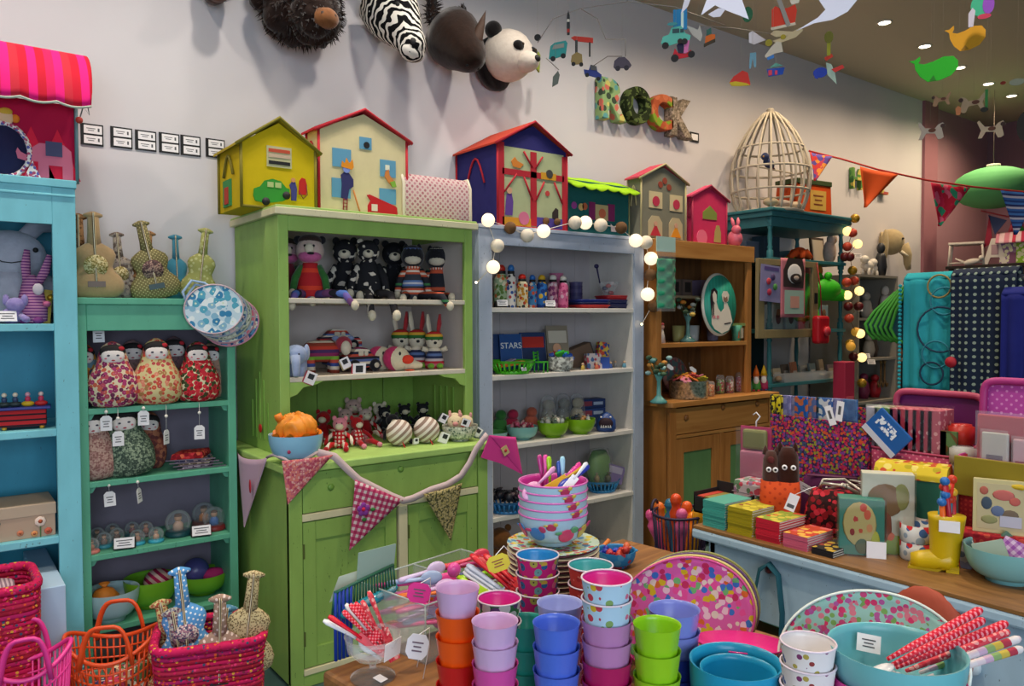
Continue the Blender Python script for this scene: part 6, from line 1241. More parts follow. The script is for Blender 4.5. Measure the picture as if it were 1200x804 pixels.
a,b=doorz(890,310),doorz(914,354);t=thing('hair_clip_card','lilac card of round felt hair clips hung on the glazed door','card',((a.x+b.x)/2,VY-.058,b.z),rot=(0,.06,0));w,h=(b.x-a.x)/2,a.z-b.z
MB().bx(-w,w,-.002,.002,0,h).build('card',plain('8a86b4',.6),t);MB().bx(-w*.7,w*.7,-.0035,-.002,h*.86,h*.95).build('heading',plain('5a4a8a',.6),t)
for x,z_,c_ in((.1,.68,'4a3a6a'),(-.3,.55,'b83a4a'),(.35,.42,'4a8a4a'),(-.2,.26,'a82a4a')):MB().ell((x*w,-.008,z_*h),(.024,.008,.024),nu=14,nv=8).build('button_clip',plain(c_,.7),t)
a,b=doorz(914,302),doorz(941,372);t=thing('tea_towel','pink printed tea towel with a bearded man drawing on the glazed door','tea towel',((a.x+b.x)/2,VY-.062,b.z));w,h=(b.x-a.x)/2,a.z-b.z
MB().sheet(lambda u,v:(-w+2*w*u,-.006*math.sin(u*8),h*v),14,16).build('cloth',plain('c0707e',.8),t,solid=.003)
q=MB().poly([(-.85*w,.52*h),(.8*w,.5*h),(.9*w,.8*h),(.7*w,1.0*h),(-.5*w,1.0*h),(-.85*w,.8*h)],-.0125,-.009).build('hair_print',plain('2e2426',.7),t);MB().ell((.05*w,-.012,.74*h),(.62*w,.004,.17*h),nu=16,nv=8).build('face_print',PAPER,q);MB().ell((.15*w,-.015,.66*h),(.5*w,.003,.09*h),nu=14,nv=7).build('beard_print',plain('2e2426',.7),q);MB().ell((.15*w,-.0175,.67*h),(.22*w,.002,.04*h),nu=10,nv=6).build('mouth_print',plain('b8a8a0',.7),q)
MB().bx(-.75*w,.85*w,-.012,-.009,.06*h,.46*h).build('label_card',plain('9ab8b0',.6),t);MB().bx(-.3*w,.45*w,-.0135,-.012,.16*h,.36*h).build('label_picture',plain('c8948a',.6),t)
a=doorz(957,308);b=doorz(965,372);t=thing('toy_camera','red toy handbag hanging from a red strap on the glazed door','toy bag',(AX(962,VY-.09,1.5),VY-.09,P(962,403,y=VY-.09).z));rm=plain('b01424',.3,.5);hh=P(962,370,y=VY-.09).z-t.location.z;w=.075
MB().bx(-w,w,-.035,.035,0,hh).build('bag_body',rm,t,bev=.022);MB().lathe([(0,0),(.035,0),(.035,.02),(0,.022)],20,T=TR((.01,-.035,hh*.45),(PI/2,0,0))).build('lens',plain('c83a48',.25,.5),t)
s0=doorz(957,308)-t.location;MB().tube([s0,s0*.5+Vector((.02,0,hh*.6)),(.01,0,hh)],.009,6,flat=.4).build('strap',plain('98182a',.6),t)
# teal open shelf contents
p=S(902,3.50,AT);R=m(45,p);hc=P(905,128,y=3.50).z-AT
t=thing('birdcage','whitewashed domed wooden birdcage on the teal shelf','birdcage',p);wm=plain('b9b0a0',.7,.2,.1)
zr=hc*.6
def cg(a,k_):
 prof=[(.8,0),(.9,.1),(.98,.22),(1.0,.34),(.95,.48),(.83,.61),(.65,.74),(.42,.86),(.17,.95)];x=k_*(len(prof)-1);i=min(int(x),len(prof)-2);f_=x-i;r=prof[i][0]*(1-f_)+prof[i+1][0]*f_;z_=prof[i][1]*(1-f_)+prof[i+1][1]*f_
 return(R*r*math.cos(a),R*r*math.sin(a),z_*hc)
for i in range(20):MB().tube([cg(2*PI*i/20,k_/16)for k_ in range(17)],.009,6).build('bar',wm,t)
for k_,rr_ in((0,.014),(.22,.009),(.43,.009),(.62,.008)):MB().tube([cg(2*PI*i/40,k_)for i in range(40)],rr_,6,True).build('hoop',wm,t)
MB().lathe([(0,0),(R*.8,0),(R*.8,.012),(0,.012)],32).build('floor_board',wm,t);MB().lathe([(.055,.92*hc),(.06,.935*hc),(.03,.95*hc),(.02,.97*hc),(.03,.985*hc),(.02,hc),(0,hc)],16).build('finial',wm,t);MB().tube([(-R,0,hc*.42),(R,0,hc*.42)],.006,6).build('perch',wm,t)
t2=thing('toy_bird','blue toy bird on the perch inside the birdcage','toy bird',p+Vector((-.02,-.0,hc*.42+.006)),.2);bm=plain('2a3a6a',.6)
MB().ell((0,0,.035),(.07,.035,.035),TR((0,0,0),(0,.25,0))).build('body',bm,t2);MB().ell((-.06,0,.075),.03,nu=12,nv=8).build('head',bm,t2);MB().tube([(.05,0,.03),(.13,0,.0)],[.022,.012],8,flat=.4).build('tail',plain('5a3a4a',.6),t2);MB().lathe([(.008,0),(0,.022)],8,T=TR((-.086,0,.072),(0,-PI/2,0))).build('beak',plain('b8903a',.5),t2)
for i in range(3):
 q=p+Vector((-.16+.15*i,-.12,.02));tag(MB().ell((0,0,.03),(.07,.05,.03),nu=12,nv=7).build('small_cushion',plain(['b8a88a','a89a90','c0b098'][i],.8),loc=q),['sandy','grey','oat'][i]+' little cushion lying on the birdcage floor','cushion')
y=3.45;a,b=S(931,y,AT),S(975,y,AT);h=P(950,210,y=y).z-AT;t=thing('suitcase_box','orange tin box with lettered label on the teal shelf','box',((a.x+b.x)/2,y,AT),-.1);w=(b.x-a.x)/2*.85
MB().poly([(-w,0),(w,0),(w*.92,h*.9),(-w*.85,h*.9)],0,.2).build('box',plain('c84a14',.5),t,bev=.01);MB().bx(-w*.92,w*.96,-.008,.208,h*.86,h).build('lid',plain('3a4a2a',.5),t,bev=.005);MB().bx(-w*.2,w*.65,-.004,0,h*.2,h*.72).build('label',plain('c8a04a',.6),t);text_lines(t,w*.7,h*.35,3,-.0045,w*.22,h*.46,plain('7a3a14',.7))
z=AZ[0]
for i,(px,yy,w,h,c_)in enumerate([(882,3.5,.16,.13,'3a4a60'),(905,3.62,.2,.2,'2e4a5a'),(932,3.6,.14,.1,'6a8a94')]):tag(MB().bx(-w/2,w/2,0,.12,0,h).build('storage_box',plain(c_,.6),loc=S(px,yy,z),bev=.004),['slate blue','dark blue','pale blue'][i]+' box on the top tier of the teal shelf','box')
p=S(937,3.42,z);t=thing('plush_octopus','orange plush with knobbly arms on the top tier of the teal shelf','plush toy',p);o_=plain('d8521a',.8)
for i in range(6):MB().tube([(0,0,.03),(.06*math.cos(i*1.05),.05*math.sin(i*1.05),.06),(.12*math.cos(i*1.05),.07*math.sin(i*1.05),.02)],[.03,.032,.018],8).build('arm',o_,t)
MB().ell((0,0,.06),(.06,.05,.045)).build('body',o_,t)
for i,(px,py,c_)in enumerate([(975,280,'e0d4cc'),(965,300,'3a3034')]):pass
t=thing('framed_picture','dark leaning picture frame at the back of the teal shelf','picture frame',S(960,3.66,z),rot=(-.1,.0,0));MB().bx(-.1,.1,0,.015,0,.24).build('frame',plain('3a2c24',.6),t);MB().bx(-.08,.08,-.003,0,.02,.22).build('picture',plain('b8ac9c',.7),t)
t=thing('plush_seal','pale plush toy on the top tier by the right post','plush toy',S(972,3.5,z));MB().ell((0,0,.1),(.06,.05,.1)).build('body',fuzzy('d8c0b4'),t);MB().ell((0,-.02,.2),(.045,.04,.045)).build('head',fuzzy('d8c0b4'),t)
z=AZ[1]
gp_=plain('34b81a',.6);p=S(948,3.44,z+.10);t=thing('plush_crocodile','bright green plush crocodile hanging behind the glazed door','plush toy',p,-.2,scale=1.5)
MB().ell((-.05,0,.1),(.12,.07,.13)).build('body',gp_,t);MB().ell((.08,-.03,.14),(.1,.06,.06)).build('head',gp_,t);MB().tube([(.12,-.03,.12),(.2,-.04,.11),(.24,-.04,.12)],[.04,.032,.02],10).build('snout',gp_,t)
for s in(-1,1):MB().ell((.07,-.03+s*.03,.21),.02,nu=10,nv=7).build('eye_bump',gp_,t);MB().tube([(-.03,s*.05,.03),(-.02,s*.07,-.06)],[.03,.025],8).build('leg',gp_,t)
MB().tube([(-.12,0,.2),(-.16,0,.28),(-.1,0,.32)],[.05,.04,.015],10).build('tail',gp_,t);MB().ell((.06,.04,.24),(.07,.04,.05)).build('orange_patch',plain('d87a2a',.7),t)
for i in range(4):
 p=S(912+i*15+(8 if i==3 else 0),3.47,z);t=thing('doll_carton',['first','second','third','fourth'][i]+' pale carton with a dark doll picture, counted from the left post','box',p,0,'doll cartons on the teal shelf');MB().bx(-.065,.065,0,.08,0,.19).build('carton',plain('a8c0c4',.6),t,bev=.003);MB().ell((0,-.001,.09),(.035,.004,.05),nu=12,nv=7).build('doll_print',plain('4a2a30',.6),t);MB().ell((0,-.003,.13),(.028,.004,.028),nu=12,nv=7).build('head_print',plain('a87a5a',.6),t)
z=AZ[2]
for i in range(7):
 p=S(912+i*10.5,3.46+.06*(i%2),z);c_=['c8b89a','8a7a6a','b8785a','d0c8b8','7a8a8a','b8a48a','9a8a98'][i];t=thing('soap_packet',['cream','taupe','terracotta','ivory','grey-green','sand','mauve'][i]+' wrapped packet standing on the lower tier of the teal shelf','packet',p,group='wrapped packets on the teal shelf',rot=(-.15,0,.1*(i%3)));MB().bx(-.05,.05,0,.02,0,.1+.02*(i%3)).build('packet',plain(c_,.6),t,bev=.002);MB().bx(-.035,.035,-.001,0,.03,.07).build('packet_label',plain('d8d0c4',.6),t)
t=thing('display_tray','clear plastic tray on the lower tier of the teal shelf','tray',S(945,AYF+.03,z));
for bx_ in((-.36,.36,-.05,-.045,0,.06),(-.36,.36,.045,.05,0,.06),(-.36,-.355,-.05,.05,0,.06),(.355,.36,-.05,.05,0,.06)):MB().bx(*bx_).build('tray_wall',clear(a=.15),t)
MB().bx(-.36,.36,-.05,.05,0,.004).build('tray_floor',clear(a=.15),t)
for i in range(6):tag(MB().ell((0,0,.022),(.035,.025,.022),nu=12,nv=7).build('shell_toy',plain(['b89a7a','9a7a6a','c8b89a','6a7a8a','b8b09a','7a6a5a'][i],.6),loc=S(912+i*12.5,AYF+.03,z+.005),rot=(0,0,i)),['tan','brown','cream','grey-blue','pale','umber'][i]+' pebble-shaped soap in the clear tray','soap','soaps in the clear tray')
# garland of baubles hanging on the right post of the teal shelf
gy=3.28
t=thing('bauble_garland','hanging garland of red, gold and glowing cotton baubles','string lights',P(995,255,y=gy));
cc=dict(L=plain('ffd88a',.8,emit=1.6),R=plain('b8402c',.5),D=plain('5a1016',.4),G=plain('a88426',.35,metal=.4),S_=plain('c8603c',.6),O=plain('d8a03a',.6,emit=.25))
gb_=[(1002,256,'G'),(993,271,'L'),(999,273,'R'),(993,289,'R'),(1005,286,'L'),(990,301,'D'),(996,301,'D'),(999,317,'G'),(992,331,'R'),(1001,329,'R'),(993,346,'L'),(1007,341,'L'),(994,359,'D'),(1006,359,'D'),(995,373,'R'),(1003,389,'O'),(1008,391,'L'),(996,403,'G'),(997,406,'O'),(1000,418,'D'),(1010,419,'L'),(994,432,'D'),(995,446,'L'),(1010,449,'G')]
pv=[]
for i,(px,py,c_)in enumerate(gb_):
 q=P(px,py,y=gy+.03*(i%2));MB().ell(q,m(5.4,q),nu=14,nv=9).build('bauble',cc[c_ if c_!='S' else 'S_'],t,world=True);pv.append(q)
MB().tube([P(990,262,y=gy+.05)]+pv,.0025,5).build('cord',plain('6a4a3a',.7),t,world=True)
# cube shelf goods
for i,(px,yy,z_,c_,s_)in enumerate([(1016,3.5,1.86,'d0ccc4',1),(1026,3.55,1.86,'d8d4cc',.9)]):
 p=S(px,yy,z_);t=thing('animal_figurine',['white','ivory'][i]+' animal figurine on top of the tall cube shelf','figurine',p,.3);wm_=plain(c_,.5)
 MB().ell((0,0,.09*s_),(.1,.05,.05)).build('body',wm_,t);MB().ell((-.1,0,.14*s_),(.045,.035,.035)).build('head',wm_,t)
 for x in(-.06,.06):
  for y_ in(-.025,.025):MB().tube([(x,y_,.07),(x,y_,0)],.014,8).build('leg',wm_,t)
for i,(px,yy,z_,c_,h,lb)in enumerate([(1032,3.5,1.86,'20242c',.3,'dark blue seated figure'),(1037,3.45,1.5,'d8d0c8',.28,'white seated figure'),(1015,3.5,1.5,'b8b0a4',.22,'grey vase'),(1018,3.5,1.16,'b8ac9c',.2,'stone jug'),(1022,3.5,1.16,'5a4a40',.22,'brown jug'),(1025,3.5,.8,'b0202c',.2,'red tin'),(1012,3.5,.8,'7a2a4a',.22,'plum tin'),(1045,3.5,1.14,'c8b89a',.14,'cream candle'),(1051,3.5,1.14,'b8703a',.13,'amber candle'),(1040,3.5,1.14,'a83a3a',.12,'red candle')]):
 p=S(px,yy,z_);t=thing('ornament',lb+' on the grey cube shelves','ornament',p);MB().loft([(0,.04,.035),(h*.3,.06,.05),(h*.6,.045,.04),(h*.7,.03,.03)],14).build('body',plain(c_,.5),t);MB().ell((0,0,h*.85),(.035,.035,h*.16),nu=12,nv=8).build('head',plain(c_,.5),t)
for i in range(6):
 p=S(1032+i*4.6,3.42,1.14-.14);tt=thing('wooden_spoon_hook',['first','second','third','fourth','fifth','sixth'][i]+' brass key hook hanging in the lower cube shelf','hook',p+Vector((0,0,0)),group='row of hooks');MB().tube([(0,0,.11),(0,0,-.06),(-.03,0,-.1),(-.05,0,-.05)],.008,6).build('hook_rod',plain('7a5a34',.4),tt);MB().ell((0,0,.115),.014,nu=8,nv=6).build('hook_head',plain('8a6a3a',.4),tt)
for i,(px,py,lb)in enumerate([(1014,427,'price card on the lower cube'),(1004,310,'price card high on the tall cube'),(1005,372,'price card on the middle cube'),(1020,434,'price card beside the red tin')]):q=P(px,py-6,y=3.34);price_card(q,-.5,'tiny white '+lb,.07,.04,False)
p=P(999,450,y=3.3);t=thing('gift_box','raspberry pink tall gift box under the bauble garland','box',(AX(996,3.15,1.0),3.15,0));MB().bx(-.07,.07,0,.1,0,P(996,424,y=3.15).z).build('box',plain('a82a4a',.5),t,bev=.006);MB().bx(-.05,.05,-.003,0,.6,.9).build('front_label',plain('c85a6a',.5),t)
q=P(1056,288,y=WALL-.2);t=thing('plush_elephant_bust','beige plush elephant head mounted on the wall above the cube shelf','wall head',(q.x,WALL,q.z),.55);em=fuzzy('b4a27e','9a8a68',30);s_=m(37,q)/.5
MB().ell((0,-.16*s_,.08*s_),(.19*s_,.2*s_,.21*s_)).build('head',em,t);MB().tube([(0,-.32*s_,.02*s_),(.01,-.4*s_,-.14*s_),(.02,-.4*s_,-.28*s_),(.04,-.42*s_,-.36*s_)],[.1*s_,.07*s_,.055*s_,.04*s_],12).build('trunk',em,t)
for s in(-1,1):MB().ell((s*.2*s_,-.06*s_,.03*s_),(.07*s_,.05*s_,.24*s_),nu=14,nv=9).build('ear',em,t);MB().ell((s*.12*s_,-.32*s_,.12*s_),.018*s_,nu=8,nv=6).build('eye',BLACK,t);MB().tube([(s*.07*s_,-.3*s_,-.08*s_),(s*.1*s_,-.4*s_,-.16*s_)],[.025*s_,.01*s_],8).build('tusk',plain('d8d0b8',.5),t)
MB().lathe([(0,0),(.2*s_,0),(.2*s_,.05*s_),(0,.06*s_)],20,T=TR((0,0,.05*s_),(PI/2,0,0))).build('mount',em,t)
for i,(px,py,c_)in enumerate([(1003,208,'5a8a44'),(1035,214,'a84a40')]):
 q=P(px,py+14,y=WALL-.03);t=text_mesh('wall_letter','HE'[i],.28,.02,cells(c_,['c8b85a','3a6a3a'],14,.35));t.location=q;t.rotation_euler=(PI/2,0,0);tag(t,['green patterned','red patterned'][i]+' fabric letter on the wall behind the red bunting','letter')
 # hanging bags, towels
for i in range(6):
 px=1064-4*i;dd=3.6+.035*i
 q=P(1072-4.2*i,330+3*i,d=dd);b_=P(1058-7*i,402-1.0*i,d=dd)
 t=thing('kids_bag',['nearest','second','third','fourth','fifth','farthest'][i]+' green-edged teal cloth bag in the hanging row','bag',b_,group='row of hanging cloth bags');zv=(q-b_);h=zv.length;zv.normalize();yv=(b_-CAM);yv=(yv-zv*yv.dot(zv)).normalized();xv=yv.cross(zv);t.rotation_euler=Matrix((xv,yv,zv)).transposed().to_euler()
 w=.062
 out=[(-.012,h),(.012,h),(w*.45,h*.8),(w*.85,h*.5),(w,h*.2),(w*.6,.02),(0,0),(-w*.6,.02),(-w,h*.2),(-w*.85,h*.5),(-w*.45,h*.8)]
 MB().poly(out,-.007,.007).build('bag_panel',plain('16464e',.8),t,bev=.004);MB().tube([(x_,-.009,z_)for x_,z_ in out],.008,6,True).build('edge_binding',plain('3a8a2a',.8),t)
def drape(name,label,px0,px1,pyt,pyb,x,mat,extra=None,wav=.012,cat='blanket'):
 y0_,y1_=AY(px0,x,1.3),AY(px1,x,1.3);zt_=P((px0+px1)/2,pyt,x=x).z;zb_=P((px0+px1)/2,pyb,x=x).z
 t=thing(name,label,cat,(x,(y0_+y1_)/2,zb_));w=(y0_-y1_)/2
 MB().sheet(lambda u,v:(wav*math.sin(u*17)*(1-v*.6)-(.0 if v<.97 else 0),w-2*w*u,(zt_-zb_)*v),30,20).build('front_fall',mat,t,solid=.006)
 MB().sheet(lambda u,v:(.0+.06*math.sin(v*PI/2),w-2*w*u,(zt_-zb_)+.03*math.sin(v*PI)),20,8).build('top_fold',mat,t,solid=.006);MB().sheet(lambda u,v:(.07+wav*math.sin(u*13),w-2*w*u,(zt_-zb_)*(1-.8*v)),20,8).build('back_fall',mat,t,solid=.006)
 return t,w,zt_-zb_
tq=plain('2f9aa4',.9,.1,.12,vs=14)
bx_=3.6
t,w,h=drape('blanket','turquoise fringed blanket with dark ring embroidery',1058,1118,327,458,bx_,tq)
for i,(u,v,r,c_)in enumerate([(.62,.16,.05,'16324a'),(.78,.55,.1,'1e3a50'),(.7,.33,.06,'2a7a8a'),(.85,.8,.06,'2a7a8a'),(.75,.93,.05,'8a7a4a')]):
 MB().tube([(-.022,w-2*w*u+r*math.cos(a),h*v+r*math.sin(a))for a in[2*PI*k_/22 for k_ in range(22)]],.0045,5,True).build('ring_embroidery',plain(c_,.9),t)
for i in range(26):MB().ell((-.02,w+.006,h*(.02+.037*i)),.008,nu=6,nv=5).build('bobble',tq,t)
t,w,h=drape('blanket','navy blanket with a grid of cream dots and one red button',1113,1190,322,500,bx_-.05,cells('101e34',['8a9a8a'],34,.22,'yz',0))
MB().lathe([(0,0),(.024,0),(.022,.008),(0,.01)],18,T=TR((-.03,w*.86,h*.42),(0,-PI/2,0))).build('red_button',plain('a8182a',.6),t)
t,w,h=drape('scarf','mustard and blue patterned scarf edge beside the navy blanket',1183,1200,330,420,bx_+.06,cells('2a6a78',['b8a03a','16405a'],40,.4),cat='scarf')
t,w,h=drape('coat','royal blue cloth hanging at the right edge',1172,1230,345,480,bx_-.1,plain('161e6a',.8,.2,.2),cat='cloth')
tag(MB().tube([(bx_+.03,AY(1056,bx_,1.6),P(1118,326,x=bx_).z-.012),(bx_+.03,AY(1260,bx_,1.6),P(1118,326,x=bx_).z-.012)],.014,10).build('rail'.replace('rail','hanging_rail'),plain('3a3a3a',.4,metal=.6)),'dark metal rail carrying the blankets','rail')
rl=bpy.data.objects['hanging_rail']
yA,yB=AY(1056,bx_,1.6),AY(1260,bx_,1.6)
for i,yy in enumerate((yA-.02,yB+.05)):MB().tube([(bx_+.03,yy,0),(bx_+.03,yy,P(1118,326,x=bx_).z-.012)],.014,10).build('upright',plain('3a3a3a',.4,metal=.6),rl)
z=SBZ;x=SBX+.15
SBS=.56
def SB(px):return Vector((x,AY(px,x,z+.1),z))
p=SB(1133);t=thing('wire_stool','white openwork toy crib on the black sideboard','toy furniture',p,-PI/2+.3,scale=.56);wm_=plain('d8d0c8',.5)
for sx in(-.24,.24):
 for sy in(-.16,.16):MB().tube([(sx*1.1,sy*1.1,0),(sx,sy,.38)],.018,6).build('leg',wm_,t)
MB().bx(-.27,.27,-.19,.19,.37,.41).build('top',wm_,t,bev=.01);MB().tube([(-.25,-.17,.05),(.25,-.17,.05)],.014,6).build('rail',wm_,t)
p=SB(1145)+Vector((-.1,0,0));t=thing('porcelain_bird','white porcelain bird in front of the openwork crib','figurine',p,-1.2,scale=.6);MB().ell((0,0,.06),(.12,.05,.05),TR((0,0,0),(0,-.2,0))).build('body',wm_,t);MB().ell((.12,0,.12),.04,nu=12,nv=8).build('head',wm_,t);MB().tube([(-.1,0,.05),(-.24,0,.12)],[.03,.012],8,flat=.4).build('tail',wm_,t)
p=SB(1166);t=thing('letter_block','white wooden letter A on the black sideboard','letter',p,-PI/2+.3,scale=.6);MB().poly([(-.17,0),(-.1,0),(-.06,.12),(.06,.12),(.1,0),(.17,0),(.05,.42),(-.05,.42)],-.03,.03).build('letter',wm_,t);MB().bx(-.05,.05,-.034,-.028,.16,.32).build('letter_print',plain('a88a94',.7),t)
for i,(px,c_,rc)in enumerate([(1184,'8a6a9a','d88aa0'),(1204,'8ab83a','c83a5a')]):
 p=SB(px)+Vector((.1,0,0));t=thing('toy_house',['lilac toy house with pink striped awning on the black sideboard','green dotted toy house on the black sideboard'][i],'toy house',p,-PI/2+.3,scale=.62);MB().bx(-.19,.19,-.12,.15,0,.32).build('walls',cells(c_,['d8d8b8'],16,.3),t);MB().sheet(lambda u,v:(-.24+.48*u,.1-.32*v,.5-.18*v**1.5),20,6).build('roof',stripes((rc,'e8c8d0'),.13,'x'),t,solid=.02);MB().bx(-.06,.06,-.13,-.12,0,.18).build('door_patch',plain('7a4a6a',.7),t)
p=SB(1176)+Vector((.3,.0,0));t=thing('folded_tent','pink and green flowered fabric standing behind the white letter','cloth',p,scale=.62);MB().loft([(0,.16,.22),(.3,.15,.2),(.6,.06,.1),(.85,.02,.03)],14).build('cloth',cells('b0284a',['3a8a3a','d85a6a','2a5a3a'],9,.4),t)
q=P(1164,220,x=8.3);r=m(43,q);t=thing('paper_lantern','large green ribbed oval paper lantern in the pink corner','lantern',q);gm2=plain('58a066',.8,.2,.04)
pr=[]
for i in range(25):a=PI*i/24;pr.append((max(.001,r*math.sin(a)*(1+.012*(-1)**i)),-r*.56*math.cos(a)))
MB().lathe(pr,40).build('shade',gm2,t);MB().tube([(0,0,r*.55),(0,0,CEIL-q.z)],.002,5).build('cord',plain('7a7068',.6),t);MB().lathe([(.06,0),(.06,.03),(.05,.03)],16,(0,0,r*.545)).build('top_ring',plain('c8c8b8',.6),t)
t=thing('bunting','red cord bunting of patterned triangles strung across the right side','bunting',P(1010,190,y=2.9));
cp=[P(948,177,y=3.4),P(985,186,y=3.15),P(1030,199,y=2.9),P(1085,211,y=2.65),P(1140,219,y=2.4),P(1210,226,y=2.15)]
sm=[]
for i in range(len(cp)-1):
 for k_ in range(5):sm.append(cp[i].lerp(cp[i+1],k_/5))
MB().tube(sm+[cp[-1]],.007,6).build('cord',plain('a82020',.7),t,world=True)
for(a,b,c_),mt,yy in[(((949,178),(974,184),(955,212)),cells('b83a5a',['5a4a9a','d88a3a','c83a3a'],30,.42),3.3),(((1008,195),(1051,205),(1014,243)),plain('d85218',.8),2.9),(((1091,214),(1135,220),(1101,265)),cells('c8204a',['d85a7a','2a8a6a','b81838'],22,.45),2.55),(((1173,223),(1215,227),(1190,275)),stripes(('1e3a78','2a5aa0','a8a8c0','1e2a60','3a6ab0'),.075,'z'),2.25)]:
 A,B,C_=P(*a,y=yy),P(*b,y=yy-.1),P(*c_,y=yy-.05);MB().sheet(lambda u,v:tuple(A.lerp(B,u).lerp(C_,v)+Vector((0,.01*math.sin(u*5),0))),8,8).build('pennant',mt,t,world=True,solid=.004)
q=P(1156,255,x=8.2);t=thing('bunting','small navy and red pennants hanging at the far pink wall','bunting',q);
for(a,b,c_),mt in[(((1158,252),(1180,258),(1166,275)),plain('22305a',.8)),(((1160,250),(1163,285),(1153,290)),plain('8a1c38',.8))]:
 A,B,C_=P(*a,x=8.2),P(*b,x=8.2),P(*c_,x=8.2);MB().add([A,B,C_],[(0,1,2)],False).build('pennant',mt,t,world=True,solid=.006)
MB().tube([P(1150,247,x=8.2),P(1215,262,x=8.2)],.008,6).build('cord',plain('7a2030',.7),t,world=True)
# goods on the pale blue table
z=TBZ
def TP(px,py,zz=TBZ):return P(px,py,z=zz)
def bookstack(a,b,top,n,c_,label,group,cover,dx=.15,x=None):
 """thin books piled with their spines to the table edge"""
 x0=x or TBX+.022;y0,y1=AY(b,x0,TBZ),AY(a,x0,TBZ);H=P((a+b)/2,top,x=x0).z-TBZ;th=H/n
 base=None
 for i in range(n):
  o=thing('notebook',label,'notebook',(x0+random.uniform(0,.006),(y0+y1)/2,TBZ+th*i),random.uniform(-.02,.02),group)
  w=(y1-y0)/2-.003
  MB().bx(0,dx,-w,w,0,th*.16).build('cover',plain(c_,.5),o);MB().bx(0,dx,-w,w,th*.8,th*.96).build('cover',cover if i==n-1 else plain(c_,.5),o)
  MB().bx(0,.003,-w,w,th*.1,th*.9).build('spine',plain(c_,.5),o);MB().bx(.003,dx-.003,-w+.002,w-.002,th*.14,th*.82).build('pages',plain('d8d0c0',.8),o)
bookstack(822,849,588,11,'3f9c8e','thin teal-spined notebook in the stack at the far table corner','teal notebooks',plain('4a9a8a',.5))
bookstack(851,881,596,11,'a09014','thin olive-spined notebook in the second stack','olive notebooks',cells('a89a2a',['c8b83a','8a4a2a'],40,.35))
bookstack(884,913,609,9,'c41e34','thin red-spined notebook in the third stack','red notebooks',cells('8a9a3a',['c8b84a','b83a2a'],40,.35))
bookstack(916,946,627,6,'c85a74','thin pink-spined notebook in the low fourth stack','pink notebooks',cells('b8402a',['d8a84a','c85a5a'],40,.35))
bookstack(949,976,644,3,'1c1c20','thin black-spined notebook in the lowest stack','black notebooks',cells('2a2420',['b8983a','8a3a2a'],40,.35))
p=TP(852,592);t=thing('sticker_box','black open carton of red stickers behind the teal notebooks','box',(TBX+.22,AY(850,TBX+.22,z),z),-PI/2);
for b_ in((-.09,.09,-.07,.07,0,.006),(-.09,.09,-.07,-.066,0,.06),(-.09,.09,.066,.07,0,.1),(-.09,-.086,-.07,.07,0,.075),(.086,.09,-.07,.07,0,.075)):MB().bx(*b_).build('carton_wall',plain('1e1c1e',.6),t)
for i in range(5):o=MB().bx(-.08+.032*i,-.052+.032*i,-.06,.06,.05,.062).build('sticker_sheet',plain(['b83a2a','8a7a3a','c85a3a','3a6a4a','b82a4a'][i],.5),t)
def B3(px,py,x,zz=None):q=P(px,py,x=x);return q
x=TBX+.27;a,b=AY(858,x,.9),AY(890,x,.9);h=P(870,563,x=x).z-z;t=thing('cardboard_case','pale flowered cardboard case with rounded corners','case',(x,(a+b)/2,z),-PI/2);w=(a-b)/2
MB().bx(-w,w,0,.1,0,h).build('case',cells('b8b0b4',['b84a5a','5a7a5a','8a6a8a'],45,.35),t,bev=.014);MB().bx(-w,w,-.002,.102,h*.62,h*.64).build('seam',plain('8a8088',.6),t)
x=TBX+.42;q=P(888,555,x=x);t=thing('toy_set_packet','clear hanging packet of pink doll things with yellow base','packet',(x,AY(886,x,1.0),z),-PI/2+.25);h=P(886,500,x=x).z-z
MB().bx(-.06,.06,-.004,.004,.0,h).build('backing_card',plain('b8406a',.5),t);MB().bx(-.05,.055,-.04,-.004,h*.34,h*.7).build('pink_tray',plain('c87a94',.5),t,bev=.006);MB().bx(-.05,.055,-.045,-.004,.0,h*.2).build('yellow_box',plain('d89a1e',.5),t,bev=.004);MB().bx(-.045,.05,-.04,-.004,h*.22,h*.32).build('green_toy',plain('7aa83a',.5),t,bev=.01);MB().bx(-.045,.05,-.03,-.004,h*.72,h*.97).build('olive_toy',plain('7a7a3a',.5),t,bev=.01);MB().bx(-.06,.06,-.05,-.048,0,h).build('film',clear(a=.06),t)
MB().tube([(.0,0,h),(.0,0,h+.02),(.015,0,h+.04),(.0,0,h+.055),(-.012,0,h+.045)],.003,6).build('hook',PAPER,t)
q=TP(912,606);x=TBX+.2;t=thing('bear_pouch','orange quilted pouch with two brown bears peeping out','pouch',(x,AY(914,x,z),z),face((x,AY(914,x,z))));h=P(914,563,x=x).z-z;w=m(23,t.location)
MB().loft([(0,w*.8,.035),(.01,w*.9,.045),(h*.6,w,.05),(h,w*.95,.045)],24).build('pouch',cells('c84a1c',['a83414'],44,.2,'xz',0,rot=.78),t)
